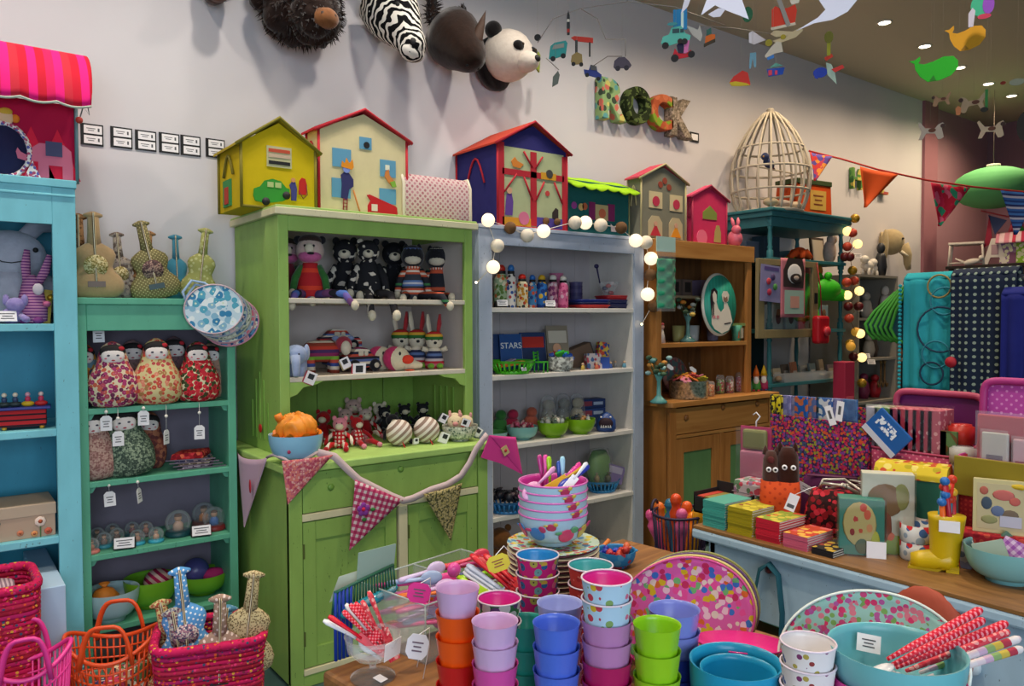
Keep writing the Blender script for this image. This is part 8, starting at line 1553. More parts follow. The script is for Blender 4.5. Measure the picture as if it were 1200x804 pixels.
for i in range(n+1):
 t=thing('melamine_plate','flower-printed side plate on top of the tall plate stack' if i==n else 'cream-rimmed side plate in the tall stack under the bird bowls','plate',(c.x,c.y,FZ+st_*i),group='stack of side plates')
 MB().lathe([(0,0),(PR*.6,0),(PR*.72,.004),(PR,.0105),(PR,.0125),(PR*.7,.007),(0,.005)],40).build('plate_body',platem if i==n else mel('d8c8a4'),t);MB().lathe([(PR*.985,.0065),(PR*.74,.002),(PR*.7,.001),(PR*.985,.0085)],36,ring=True).build('underside',under,t)
def cutlery(p0,p1,label,c_,kind,group,r=.004,r1=.008):
 p0=Vector(p0);p1=Vector(p1);t=thing('plastic_'+kind,label,kind,p0,group=group);ax=p1-p0;L=ax.length;zv=ax.normalized();yv=(p0-CAM);yv=(yv-zv*yv.dot(zv)).normalized();xv=yv.cross(zv);t.rotation_euler=Matrix((xv,yv,zv)).transposed().to_euler();mt=c_ if not isinstance(c_,str)else plain(c_,.3,.5)
 MB().tube([(0,0,0),(0,0,L*.35),(0,0,L*.9),(0,0,L)],[r,r,r1,r1*.6],8,flat=.6).build('handle',mt,t)
 if kind=='spoon':MB().ell((0,0,-.015),(.017,.006,.026),nu=14,nv=9).build('spoon_bowl',mt,t)
 elif kind=='fork':
  MB().bx(-.012,.012,-.002,.002,-.014,.006).build('fork_head',mt,t)
  for k_ in(-1,0,1):MB().bx(k_*.009-.0025,k_*.009+.0025,-.002,.002,-.042,-.012).build('tine',mt,t)
 elif kind=='knife':MB().bx(-.009,.009,-.0015,.0015,-.06,.01).build('blade',mt,t,bev=.001)
 return t
B=BOWLC
def bp_(px,py,dd=0):return P(px,py,d=d0+dd)
Gc='plastic cutlery in the bird bowl'
for a,b,c_,k_,nm in[((637,575),(632,533),'a82a78','knife','purple'),((640,575),(639,533),'d84a9a','knife','pink'),((645,575),(643,535),'9ac81e','knife','lime'),((660,575),(659,535),'9acbe0','knife','ice blue'),((655,572),(655,540),'2a4aa0','knife','navy')]:
 cutlery(bp_(*a,.01),bp_(*b,.01),nm+' plastic knife standing in the top bird bowl',c_,k_,Gc)
for a,b,c_,k_,nm in[((660,566),(680,543),'d8368c','fork','hot pink'),((652,570),(676,547),'b02a8a','fork','magenta'),((668,566),(690,546),'2a3aa0','spoon','royal blue'),((672,562),(688,543),'d8dce4','knife','white'),((650,572),(678,556),'6a2a8a','spoon','violet'),((660,562),(684,548),'c89a2a','knife','yellow'),((628,570),(650,548),'d89ac4','spoon','pale pink')]:
 cutlery(bp_(*a,-.03),bp_(*b,.0),nm+' plastic %s leaning right in the top bird bowl'%k_,c_,k_,Gc)
q=P(722,663,z=FZ);R=m(23,q);b=bowl('melamine_bowl','blue floral bowl of little plastic toys at the back table edge',q,R,P(722,648,d=dep(q)).z-FZ+.012,cells('2a7ab0',['a83a4a','4a90b8'],40,.3),mel('2a80b8'),.55)
MB().ell((R*1.1,-R*.2,R*.62),(R*.25,R*.18,.004),nu=10,nv=5).build('lip_handle',mel('3a8ac0'),b)
for i in range(8):
 c_=['2030a0','1e2a90','b02a20','2a3ab0','a82430','c8603a','182880','b83a2a'][i];tt=thing('plastic_toy',['royal blue','ultramarine','red','cobalt','ruby','copper','indigo','scarlet'][i]+' little plastic creature in the blue floral bowl','toy',q+Vector((R*.55*math.cos(i*2.4),R*.55*math.sin(i*2.4),R*.5+.012*(i%3))),group='plastic creatures',rot=(.5*i,.3*i,i));MB().ell((0,0,0),(.018,.012,.012),nu=10,nv=7).build('body',plain(c_,.35),tt);MB().ell((.014,0,.012),.009,nu=8,nv=6).build('head',plain(c_,.35),tt)
 for s in(-1,1):MB().tube([(0,s*.006,0),(-.004,s*.016,-.012)],.004,6).build('leg',plain(c_,.35),tt)
q2=P(706,652,z=FZ+.03);tag(MB().tube([(0,0,0),(.02,-.0,.03),(.05,0,.05)],.007,8).build('wooden_stick',plain('c8702a',.5),loc=P(700,655,z=FZ+.01)),'orange wooden stick beside the plate stack','stick')
d1=F*.15/106;c=P(862,774,d=d1);bb=mel('1e90b8')
bowl('melamine_bowl','bright blue deep bowl, outer of the two at the front edge',(c.x,c.y,c.z-.11),.075,.11,bb,bb,.62,'bright blue bowls',curve=.35);bowl('melamine_bowl','bright blue deep bowl, smaller one nested inside',(c.x+.004,c.y-.002,c.z-.1),.062,.085,bb,bb,.62,'bright blue bowls',curve=.35)
bowl('melamine_bowl','bright blue deep bowl hidden at the bottom of the nest',(c.x,c.y,max(FZ,c.z-.2)),.075,.11,bb,bb,.62,'bright blue bowls',curve=.35)
q=P(868,757,d=1.42);t=thing('serving_dish','hot pink glossy plate lying behind the blue bowls','dish',(q.x,q.y,q.z-.015),0,rot=(-.1,.12,0));R=m(52,q);MB().lathe([(0,0),(R*.6,0),(R,.02),(R,.023),(R*.62,.006),(0,.005)],40).build('dish',plain('dc2a86',.15,.6),t)
tag(MB().lathe([(0,0),(.05,0),(.05,.005),(.045,q.z-.022-FZ),(0,q.z-.022-FZ)],24).build('serving_dish',mel('dc2a86'),loc=(q.x,q.y,FZ)),'hot pink footed stand under the glossy plate','dish')
d2=F*.2/150;c=P(1050,758,d=d2);aq2=mel('6ab4bc');
b=bowl('salad_bowl','large aqua salad bowl with serving spoons at the lower right',(c.x,c.y,c.z-.095),.1,.095,aq2,aq2,.5,'salad bowls');AQ=c
T_=TR((-.055,.06,.075),(-.9,.0,.75));
st=P(1018,754,d=d2+.07);zz=MB().bx(-.018,.018,-.001,.0005,-.014,.014,TR(st-Vector(b.location),(-.35,.05,face(st)))).build('price_sticker',PAPER,b);text_lines(zz,.026,.016,3,-.0012,T=TR(st-Vector(b.location),(-.35,.05,face(st))))
bowl('salad_bowl','hot pink salad bowl under the aqua one',(c.x,c.y,c.z-.095-.045),.1,.095,hot_,hot_,.5,'salad bowls')
zb=c.z-.14-.045
for i in range(4):
 if zb-FZ<.01:break
 bowl('salad_bowl',['pink','lilac','green','blue'][i]+' salad bowl low in the nested pile',(c.x,c.y,max(zb,FZ)),.1,.095,[pnk,lil,lime_,blu][i],None,.5,'salad bowls');zb-=.045
rg=gingham('c8182a','d8384a','e88a92',.006,.78);rp2=cells('d84a54',['e8a09a','c83040'],130,.35);pas=stripes(('d8c8cc','c8a8c0','8aa86a','c8b04a','b03a4a','d8d0d0'),.09,'z')
Gs='serving spoons in the aqua bowl'
for i,(a,b_,mt,nm)in enumerate([((1040,768),(1150,714),rg,'red gingham-handled server lying uppermost'),((1043,776),(1153,726),rg,'red gingham-handled server, second from the top'),((1050,778),(1180,730),rg,'red gingham-handled server reaching farthest right'),((1062,782),(1182,740),rp2,'coral flowered server'),((1078,784),(1195,748),pas,'pastel banded server'),((1086,790),(1198,760),pas,'pastel banded server lying lowest')]):
 p0=P(*a,d=d2-.03+.012*i)-Vector((0,0,.006));p1=P(*b_,d=d2+.0+.012*i);t=thing('serving_spoon',nm+' in the aqua bowl','serving spoon',p0,group=Gs);ax=p1-p0;zv=ax.normalized();yv=Vector((0,0,-1));yv=(yv-zv*yv.dot(zv)).normalized();xv=yv.cross(zv);t.rotation_euler=Matrix((xv,yv,zv)).transposed().to_euler();L=ax.length
 MB().tube([(0,0,.0),(0,0,L*.3),(0,0,L*.97),(0,0,L)],[.003,.0055,.0065,.004],8).build('handle',mt,t);MB().ell((0,.012,-.018),(.014,.005,.024),nu=14,nv=9).build('spoon_bowl',mel('dcdce0'),t)
 # oval trays leaning at the back of the table
def ovaltray(px,py,d,rx,rz_,roll,lean,label,mt,rim,off,group,k=0):
 c=P(px,py,d=d)+Vector(off);t=thing('oval_tray',label,'tray',c,group=group,rot=(0,0,0))
 Rm=Euler((0,0,face(c))).to_matrix()@Euler((-lean,0,0)).to_matrix()@Euler((0,roll,0)).to_matrix();t.rotation_euler=Rm.to_euler()
 prof=[(0,.012),(.80,.012),(.9,.004),(1,-.004),(1,.0),(.9,.010),(.8,.018),(0,.018)]
 v=[];f=[];N=48
 for r,y_ in prof:
  for k_ in range(N):a=2*PI*k_/N;v.append((r*rx*math.cos(a),y_,r*rz_*math.sin(a)))
 for i in range(len(prof)-1):
  for k_ in range(N):k2=(k_+1)%N;f.append((i*N+k_,(i+1)*N+k_,(i+1)*N+k2,i*N+k2))
 MB().add(v,f).build('tray_body',mt,t);MB().tube([(rx*math.cos(2*PI*k_/60),-.004,rz_*math.sin(2*PI*k_/60))for k_ in range(60)],.0025,6,True).build('rim_line',rim,t)
 return t
cat_=cells('cf5aa0',['d84a90','c8a81e','c8602a','3a6ab8','e0b8c8','6aa86a','b82a5a','d8c4b8','cf5aa0','d84a90'],78,.40)
cream_=mel('d8ccb0')
FW2=Vector((FW.x,FW.y,0)).normalized();RT2=Vector((RT.x,RT.y,0)).normalized()
for k in range(4):
 off=FW2*(.014*k)+RT2*(.0075*k)
 ovaltray(802,722,1.60,.142,.115,-.32,.38,['pink cat-printed oval tray leaning frontmost','cream oval tray behind the pink cat-printed one','violet-rimmed oval tray, third in the leaning set','olive-rimmed oval tray, rearmost in the leaning set'][k],cat_ if k==0 else cream_,[mel('c8488a'),mel('d8c878'),mel('5a3a6a'),mel('8a8a4a')][k],off,'leaning oval trays')
mint=cells('9ac8bc',['d83a6a','b85a9a','7aa85a','d87a8a','c8487a','9ac8bc'],92,.36)
for k in range(3):
 off=FW2*(.008*k)+RT2*(.003*k)-Vector((0,0,.003*k))
 ovaltray(1020,775,1.33,.150,.118,-.18,.55,['mint floral oval platter leaning behind the aqua bowl','violet oval platter behind the mint floral one','magenta oval platter, rearmost behind the aqua bowl'][k],mint if k==0 else[0,mel('5a2a8a'),mel('c83a8a')][k],[mel('d8e4dc'),mel('4a1e7a'),mel('d85aa0')][k],off,'leaning oval platters')
 # glass compote with cutlery
q=P(437,794,z=FZ);R=m(33,q);t=thing('glass_compote','clear footed glass compote of cutlery at the table corner','glass compote',q);gl_=clear('eef2f2',.02,.075);hz_=P(437,743,d=dep(q)).z-FZ
MB().lathe([(0,.0),(R*.78,.0),(R*.8,.004),(R*.3,.01),(.008,.02),(.007,hz_*.35),(.014,hz_*.42),(R*.6,hz_*.48),(R*.88,hz_*.65),(R*.93,hz_*.85),(R,hz_),(R*.97,hz_),(R*.9,hz_*.85),(R*.84,hz_*.66),(R*.5,hz_*.52),(0,hz_*.46)],36,caps=False).build('compote_glass',gl_,t)
MB().bx(-.026,.026,-.0012,.0,-.018,.018,TR((R*.35,-R*.82,hz_*.78),(.1,0,.4))).build('price_label',PAPER,t);MB().bx(-.01,.01,-.012,.012,0,.001,TR((.002,-R*.5,.008),(.15,0,.3))).build('foot_label',PAPER,t)
dq=dep(q);Gk='cutlery in the glass compote'
def cq(px,py,dd=0):return P(px,py,d=dq+dd)
for i,(a,b_,mt,kd_,nm)in enumerate([((452,742),(432,693),rp2,'knife','coral flowered, tallest'),((446,745),(424,704),rp2,'knife','coral flowered, second tallest'),((444,744),(416,706),rg,'knife','red gingham, broad'),((438,744),(410,708),rg,'fork','red gingham, middle'),((430,744),(402,716),rg,'fork','red gingham, left'),((432,740),(405,708),plain('dcdcdc',.4),'spoon','white with yellow band'),((424,748),(385,722),plain('c8102a',.35),'knife','plain red'),((426,752),(379,727),plain('dfe0e4',.35),'spoon','white reaching farthest left'),((430,756),(390,730),plain('d4d8de',.35),'fork','white, second from the left')]):
 cutlery(cq(*a,.01*(i%3)),cq(*b_,.01*(i%3)),nm+' plastic %s in the glass compote'%kd_,mt,kd_,Gk,.0045,.0075)
 # acrylic boxes with spoon bundles
ac=clear('e8eeee',.04,.062)
bx0=P(500,792,z=FZ);
t=thing('acrylic_box','clear acrylic sorting box of bundled spoons behind the cup stacks','acrylic box',P(522,735,z=FZ),FA+.05);W_,D_,H_=.17,.12,.13
for b_ in((-W_,W_,-D_,-D_+.004,0,H_),(-W_,W_,D_-.004,D_,0,H_),(-W_,-W_+.004,-D_,D_,0,H_),(W_-.004,W_,-D_,D_,0,H_),(-.002,.002,-D_,D_,0,H_)):MB().bx(*b_).build('acrylic_wall',ac,t)
MB().bx(-W_,W_,-D_,D_,0,.004).build('acrylic_floor',ac,t)
for a_,b_ in(((-W_,-D_),(W_,-D_)),((-W_,D_),(W_,D_)),((-W_,-D_),(-W_,D_)),((W_,-D_),(W_,D_)),((0,-D_),(0,D_))):MB().tube([(a_[0],a_[1],H_),(b_[0],b_[1],H_)],.0022,5).build('polished_edge',clear('c4d2d0',.1,.55),t)
for s in(-1,1):MB().tube([(s*W_,-D_,0),(s*W_,-D_,H_)],.002,5).build('polished_edge',clear('c4d2d0',.1,.55),t)
ABL=t.location.copy()
cs=['d86aa8','7a8ac8','e0701e','c8182a','c8a8d8','8ac81e','d8368c','e05a1e','9ab0d8','a82a6a','c8b8e0','d03a5a']
nm_=['pink','blue','orange','red','lilac','lime','hot pink','vermilion','ice blue','plum','pale violet','rose']
for i in range(36):
 j=i%12;side=i%2;lay=i//2;hz2=.02+.0065*lay;sw=.02*math.sin(i*1.7)
 a_=ABL+Matrix.Rotation(FA,3,'Z')@Vector((-.15+side*.165+.02*((i*5)%3),.085-.022*(lay%5),hz2));b_=ABL+Matrix.Rotation(FA,3,'Z')@Vector((-.04+side*.165+sw,-.06+.022*((lay+2)%5),hz2+.008))
 cutlery(b_,a_,nm_[j]+' plastic spoon, %s layer %s of the acrylic box'%(('bottom','middle','top')[i//12],('in the left half','in the right half')[side]),cs[j],'spoon','spoons in the acrylic box',.006,.0085)
for i,(px,py,c_,lb,w_,h_)in enumerate([(491,695,'e02a90','neon pink hexagonal tag on the spoon bundle',.024,.02),(584,660,'d8c83a','yellow tag on the red straws',.024,.017),(489,758,'d8d8e0','white octagonal tag hanging inside the acrylic box',.022,.024)]):
 q=P(px,py,d=1.62 if i<2 else 1.55);t=thing('price_tag',lb,'price tag',q,rot=(-.2,-.35 if i==1 else.2,face(q)));MB().poly([(-w_,-h_*.5),(-w_*.6,-h_),(w_*.6,-h_),(w_,-h_*.5),(w_,h_*.5),(w_*.6,h_),(-w_*.6,h_),(-w_,h_*.5)],-.001,.001).build('tag',plain(c_,.6),t);text_lines(t,w_*1.3,h_,3,-.0012,mat=plain('8a3a3a' if i==1 else '6a5a6a',.7));MB().tube([(0,0,h_),(.02,.03,h_+.01),(.03,.07,-.01),(.03,.08,FZ+.01-q.z)],.001,5).build('string',PAPER,t)
for i,(a,b_,c_,nm)in enumerate([((598,690),(552,650),'c8182a','red'),((602,686),(560,652),'b81424','dark red'),((604,682),(568,650),'d82a34','bright red'),((592,694),(548,662),'b8c4dc','pale blue'),((588,696),(546,666),'c8d0e4','white-blue'),((586,700),(544,670),'d8dae4','white')]):
 cutlery(P(*a,d=1.63),P(*b_,d=1.70),nm+' plastic knife in the tied bundle beside the plates',c_,'knife','tied bundle of knives',.006,.009)
tag(MB().ell((0,0,0),(.016,.012,.016),nu=14,nv=9).build('spoon_end',mel('d84a98'),loc=P(532,668,d=1.66)),'round pink spoon head standing at the back of the box','spoon');cutlery(P(560,690,d=1.62),P(536,675,d=1.66),'lime plastic knife beside the tied bundle','a8d01e','knife',Gk,.005,.007)
# leaflet rack at the back left corner
q=P(405,776,z=FZ);t=thing('leaflet_rack','dark green ribbed rack on blue rods at the back table corner','rack',q,FA+.12)
A=P(392,695,d=dep(q));B=P(461,662,d=dep(q)+.12)
for i in range(5):
 a=A.lerp(B,i/16+.01);MB().tube([Vector((a.x,a.y,FZ))-q,a-q+Vector((0,0,.0))],.004,6).build('rod',plain('1a3aa0',.4),t).rotation_euler=(0,0,-t.rotation_euler.z)
C_=P(389,724,d=dep(q));D2=P(463,686,d=dep(q)+.12)
for i in range(22):
 a=A.lerp(B,i/21);b_=C_.lerp(D2,i/21);MB().tube([a-q,b_-q],.0026,5).build('rib',plain('1e5a44',.5),t).rotation_euler=(0,0,-t.rotation_euler.z)
MB().tube([A-q,B-q],.004,6).build('top_rail',plain('1e5a44',.5),t).rotation_euler=(0,0,-t.rotation_euler.z);MB().tube([C_-q,D2-q],.004,6).build('bottom_rail',plain('1e5a44',.5),t).rotation_euler=(0,0,-t.rotation_euler.z)
for i,(pts,c_,lb)in enumerate([([(418,680),(420,648),(464,637),(461,668)],'8fa89c','grey-green leaflet sticking up from the rack'),([(386,706),(397,676),(419,669),(416,692)],'b8c0ac','pale leaflet leaning at the left of the rack'),([(422,674),(448,653),(458,662),(440,676)],'c0c8c0','white leaflet folded over the grey-green one')]):
 dd=dep(q)+.05+.02*i;v=[P(x_,y_,d=dd+(.08 if x_>440 else 0))for x_,y_ in pts];ctr=sum(v,Vector())/4;o=MB().add([p_-ctr for p_ in v],[(0,1,2,3)],False).build('leaflet',plain(c_,.6),solid=.0015,loc=ctr);tag(o,lb,'leaflet','leaflets in the rack')
for i in range(4):
 q5=P(412+14*i,715-7*i,d=dep(q)+.02+.03*i);t=thing('whistle_packet',['first','second','third','fourth'][i]+' teal film packet lying along the rack, from the left','packet',q5,rot=(.3,-.3,FA));MB().ell((0,0,0),(.03,.014,.012),nu=14,nv=8).build('packet',plain('1e8aa0',.2,.6),t);MB().ell((.008,-.008,.008),(.012,.006,.006),nu=8,nv=5).build('gloss_wrap',clear('c8e8f0',.05,.3),t)
 # animal heads on the wall
def head(kind,px,py,label,rz=0,sc=1):
 q=P(px,py,y=WALL-.2);return thing(kind,label,'wall head',(q.x,WALL,q.z),rz,'plush animal heads on the wall',scale=sc),q
def fur(R,c,r,seed,amp=.12,n=40):
 """lumpy shaggy ellipsoid"""
 rr=random.Random(seed);K=[(rr.uniform(3,14),rr.uniform(3,14),rr.uniform(3,14),rr.uniform(0,6))for _ in range(10)]
 def fn(u,v):
  a=u*2*PI;b=PI*(v-.5);x,y,z_=math.cos(b)*math.cos(a),math.cos(b)*math.sin(a),math.sin(b);k=1+amp*sum(math.sin(p*x+q*y+w*z_+e)for p,q,w,e in K)/4
  return(c[0]+r[0]*x*k,c[1]+r[1]*y*k,c[2]+r[2]*z_*k)
 return MB().sheet(fn,n,n//2)
def tufts(parent,c,r,n,L,w,mat,seed,droop=.5,back=.3):
 """shaggy fur: thin tapering locks over an ellipsoid"""
 rr=random.Random(seed);q=MB();c=Vector(c)
 for _ in range(n):
  a=rr.uniform(0,2*PI);s_=rr.uniform(-1,1);e=math.sqrt(1-s_*s_);nv=Vector((e*math.cos(a),e*math.sin(a),s_))
  if nv.y>back:continue
  p=c+Vector((nv.x*r[0],nv.y*r[1],nv.z*r[2]));d=(Vector((nv.x/r[0],nv.y/r[1],nv.z/r[2])).normalized()+Vector((rr.uniform(-.5,.5),rr.uniform(-.5,.3),rr.uniform(-.5,.5)-droop))).normalized();o=d.orthogonal().normalized()*w;o2=d.cross(o);p-=d*L*.25
  q.add([p+o,p-o*.5+o2*.87,p-o*.5-o2*.87,p+d*L*rr.uniform(.7,1.2)],[(0,1,3),(1,2,3),(2,0,3)],False)
 ob=q.build('fur',mat,parent);ob['kind']='stuff';return ob
bison=fuzzy('2a1812','120a08',25,1.0)
t,q=head('plush_bear_bust',262,-12,'brown plush animal head cut off by the top of the picture',-.1);u=m(1,q)
MB().ell((0,-.1,.06),(18*u,.1,24*u)).build('head',fuzzy('4a2a1e','2a1810',30),t);MB().ell((0,-.17,-.0),(14*u,.06,12*u)).build('muzzle',fuzzy('6a4030','4a2a20',30),t)
for s in(-1,1):MB().ell((s*18*u,-.06,.12),(8*u,.03,10*u)).build('ear',fuzzy('4a2a1e','2a1810',30),t)
t,q=head('plush_bison_bust',352,14,'shaggy dark brown plush bison head with tan muzzle',.0,1.1);u=m(1,q)
fur(1,(0,-.16,.06),(42*u,.17,46*u),3,.12).build('head',bison,t);fur(1,(.02,-.3,-.05),(26*u,.1,28*u),5,.1).build('snout',bison,t);tufts(t,(0,-.16,.06),(42*u,.17,46*u),1500,.05,.006,bison,1);tufts(t,(.02,-.3,-.05),(26*u,.09,26*u),600,.04,.005,bison,2);MB().ell((.03,-.375,-.08),(14*u,.045,11*u)).build('muzzle',fuzzy('8a5a34','5a3620',40),t)
for s in(-1,1):MB().ell((.03+s*6*u,-.405,-.075),(3*u,.01,3*u),nu=8,nv=6).build('nostril',BLACK,t);fur(1,(s*40*u,-.14,.05),(12*u,.05,16*u),7+s,.12,20).build('ear',bison,t);MB().tube([(s*34*u,-.16,.14),(s*48*u,-.2,.19),(s*46*u,-.22,.26)],[.03,.024,.006],10).build('horn',plain('4a4038',.5),t);MB().ell((s*17*u,-.31,.03),.012,nu=8,nv=6).build('eye',plain('1a0e08',.2),t)
MB().ell((45*u,-.2,.0),(6*u,.02,8*u)).build('horn_tip',plain('8a8a90',.5),t)
def zebra():
 key='zebra';mt,n,l,b=newmat(key,.9,.1);t_=n.new('ShaderNodeTexCoord');w=n.new('ShaderNodeTexWave');w.wave_type='BANDS';w.bands_direction='DIAGONAL';w.inputs['Scale'].default_value=13;w.inputs['Distortion'].default_value=6;w.inputs['Detail'].default_value=1.2;w.inputs['Detail Scale'].default_value=1.4;l.new(t_.outputs['Object'],w.inputs[0]);r_=ramp(n,[(0.,'101012'),(.5,'d8d4cc')]);l.new(w.outputs['Fac'],r_.inputs[0]);l.new(r_.outputs[0],b.inputs['Base Color']);return mt
zm=zebra()
t,q=head('plush_zebra_bust',447,24,'black and white striped plush zebra head',.35);u=m(1,q)
MB().loft([(0,28*u,36*u),(.08,30*u,36*u),(.16,28*u,32*u),(.23,23*u,25*u),(.29,18*u,19*u),(.34,17*u,17*u),(.38,13*u,12*u),(.395,5*u,4*u)],24,TR((0,-.14,.14),(PI/2+.95,0,0))).build('head',zm,t)
MB().ell((0,-.33,-.165),(18*u,.055,12*u)).build('muzzle',zm,t);MB().ell((-.01,-.375,-.135),(12*u,.02,7*u)).build('nose',BLACK,t)
for s in(-1,1):MB().tube([(s*18*u,-.15,.2),(s*26*u,-.16,.27),(s*24*u,-.17,.33)],[.03,.036,.01],10,flat=.5).build('ear',zm,t);MB().ell((s*19*u,-.31,.05),.014,nu=8,nv=6).build('eye',BLACK,t)
MB().loft([(0,.018,.05),(.1,.022,.06),(.2,.012,.04)],10,TR((0,-.2,.12),(.3,0,0))).build('mane',fuzzy('16161a','0a0a0c',30),t)
t,q=head('plush_rhino_bust',530,50,'dark brown plush rhino head with horn and tufted ear',.12,.92);u=m(1,q);rm_=fuzzy('2c1a12','190e0a',35)
MB().loft([(0,32*u,36*u),(.07,34*u,38*u),(.15,30*u,34*u),(.22,25*u,27*u),(.28,21*u,22*u),(.33,15*u,15*u),(.35,5*u,5*u)],24,TR((0,-.15,.08),(PI/2+.75,0,0))).build('head',rm_,t)
tufts(t,(-26*u,-.14,.19),(8*u,.035,19*u),260,.05,.006,rm_,6,-.3);MB().lathe([(.045,0),(.036,.08),(.022,.16),(0,.25)],14,T=TR((.0,-.37,-.08),(.2,.25,0))).build('horn',plain('3a2418',.7),t);MB().lathe([(.03,0),(.02,.04),(0,.08)],12,T=TR((0,-.32,.02),(.3,.2,0))).build('small_horn',plain('3a2418',.7),t)
for s in(-1,1):fur(1,(s*26*u,-.14,.19),(7*u,.03,19*u),11+s,.2,18).build('ear',rm_,t);MB().ell((s*26*u,-.27,.02),.014,nu=8,nv=6).build('eye',BLACK,t);MB().ell((s*9*u,-.37,-.17),(.012,.01,.012),nu=8,nv=6).build('nostril',BLACK,t)
t,q=head('plush_panda_bust',597,62,'white plush panda head with black eye patches',.3);u=m(1,q);pw_=fuzzy('d8cfc4','c0b4a8',40);pb_=fuzzy('161416','0c0a0c',40)
MB().ell((0,-.14,.01),(32*u,.15,30*u)).build('head',pw_,t);MB().ell((.0,-.27,-.05),(14*u,.08,12*u)).build('muzzle',pw_,t);MB().ell((0,-.345,-.045),(5*u,.016,4*u),nu=10,nv=7).build('nose',BLACK,t)
for s in(-1,1):MB().ell((s*24*u,-.12,.13),(10*u,.05,10*u)).build('ear',pb_,t);MB().ell((s*14*u,-.262,.025),(8*u,.03,6*u),T=None,nu=12,nv=8).build('eye_patch',pb_,t);MB().ell((s*13*u,-.29,.03),.009,nu=8,nv=6).build('eye',plain('3a2a1a',.2),t)
MB().lathe([(0,0),(30*u,0),(32*u,.05),(30*u,.06)],24,T=TR((0,0,-.02),(PI/2,0,0))).build('neck',pb_,t);MB().bx(-.012,.03,-.005,.005,-.06,.05,TR((30*u,-.25,.0),(0,.2,.3))).build('swing_tag',plain('8a9a2a',.5),t)
# fabric letters ROCK
lm=[cells('8aa870',['c8c06a','3a4a3a','b8b8a0','5a9a9a','c86a5a'],22,.36),blotch('26301a','5a6a3a',26,.52),cells('b8603a',['a8502e','7a9a2a','c8704a'],20,.45),cells('8a7c6a',['a8988a','6a5e50'],60,.35)]
for i,(ch,x0,y0_,x1,y1_,mt,lb)in enumerate([('R',702,98,731,142,lm[0],'pale green printed stuffed letter R on the wall'),('O',731,107,760,146,lm[1],'camouflage green stuffed letter O on the wall'),('C',760,115,786,153,lm[2],'orange and green stuffed letter C on the wall'),('K',783,120,809,162,lm[3],'taupe fabric stuffed letter K on the wall')]):
 a,b=P(x0,y1_,y=WALL-.05),P(x1,y0_,y=WALL-.05);h=b.z-a.z+(.03);w=b.x-a.x;o=text_mesh('stuffed_letter',ch,1,.02,mt,None,.018,'LEFT',.035)
 xs_=[v.co.x for v in o.data.vertices];ys_=[v.co.y for v in o.data.vertices];sx_,sy_=w*1.0/(max(xs_)-min(xs_)),h/(max(ys_)-min(ys_))*.86
 for v in o.data.vertices:v.co=((v.co.x-min(xs_))*sx_,(v.co.y-min(ys_))*sy_,v.co.z)
 for p_ in o.data.polygons:p_.use_smooth=False
 o.location=(a.x,WALL-.045,P((x0+x1)/2,y1_,y=WALL-.05).z);o.rotation_euler=(PI/2,0,0);tag(o,lb,'letter','stuffed fabric letters')
q=P(813,161,y=WALL);t=thing('wall_label','tiny black framed price label beside the letter K','wall label',q);MB().bx(-.05,.05,-.008,0,-.035,.035).build('frame',BLACK,t);MB().bx(-.035,.035,-.01,-.008,-.022,.022).build('card',PAPER,t)
# paper mobiles
def paper(name,label,px,py,d,shapes,thread=True,sc=1.0,rz=0,cat='mobile',group='paper mobile pieces',top=None):
 """flat cut-paper piece on a thread; shapes: (part name, outline in pixels about the centre, colour)"""
 c=P(px,py,d=d);k=d/F*sc;t=thing(name,label,cat,c,face(c)+rz,group)
 for i,(nm,pts,col)in enumerate(shapes):
  y_=-.0015*i;MB().poly([(x*k,-z_*k)for x,z_ in pts],y_-.001,y_+.001).build(nm,plain(col,.7)if isinstance(col,str)else col,t)
 if thread:
  hi=max(-z_ for x,z_ in shapes[0][1])*k;MB().tube([(0,0,hi),(0,0,(top or CEIL)-c.z)],.0004,4).build('thread',plain('b0a898',.7),t)
 return t
def el(cx,cz,rx,rz_,n=14):return[(cx+rx*math.cos(2*PI*i/n),cz+rz_*math.sin(2*PI*i/n))for i in range(n)]
def rc(x0,x1,y0,y1):return[(x0,y0),(x1,y0),(x1,y1),(x0,y1)]
dm=2.7
paper('paper_van','turquoise paper van on the first mobile',654,59,dm,[('body',[(-11,10),(-9,-5),(-4,-9),(9,-11),(11,-8),(9,6),(-2,9)],'2a8a86'),('window',[(-7,-1),(-5,-6),(7,-8),(7,-3)],'8a8a80'),('wheel',el(-6,10,3,3),'1a1a1c'),('wheel',el(6,7,3,3),'1a1a1c')])
paper('paper_signal','red paper railway gantry on the first mobile',683,51,dm,[('sign',[(-14,-7),(-10,-9),(12,-6),(12,0),(-9,-3)],'b83020'),('post',rc(-9,-6,-4,12),'2a2a2a'),('post',rc(7,9,-1,16),'2a2a2a')])
paper('paper_jeep','tan paper jeep on the first mobile',676,69,dm,[('body',[(-7,3),(-6,-4),(0,-8),(6,-5),(7,6),(-5,7)],'8a7444'),('wheel',el(-4,6,2.4,2.4),'1a1a1c'),('wheel',el(5,7,2.4,2.4),'1a1a1c')])
paper('paper_car','dark blue paper car on the first mobile',694,84,dm,[('body',[(-10,-3),(-4,-2),(-2,-8),(5,-6),(6,0),(11,4),(10,9),(-9,3)],'26357a'),('cab',[(-2,-8),(5,-6),(5,-1),(-2,-2)],'4a4a4a'),('wheel',el(-6,4,2.4,2.4),'1a1a1c'),('wheel',el(7,9,2.4,2.4),'1a1a1c')])
paper('paper_beetle','grey-violet paper beetle car on the first mobile',729,74,dm,[('body',[(-10,4),(-9,-3),(-4,-7),(3,-7),(8,-2),(11,3),(9,6),(-9,6)],'4a4250'),('wheel',el(-5,6,3,3),'2a2630'),('wheel',el(5,6,3,3),'2a2630')])
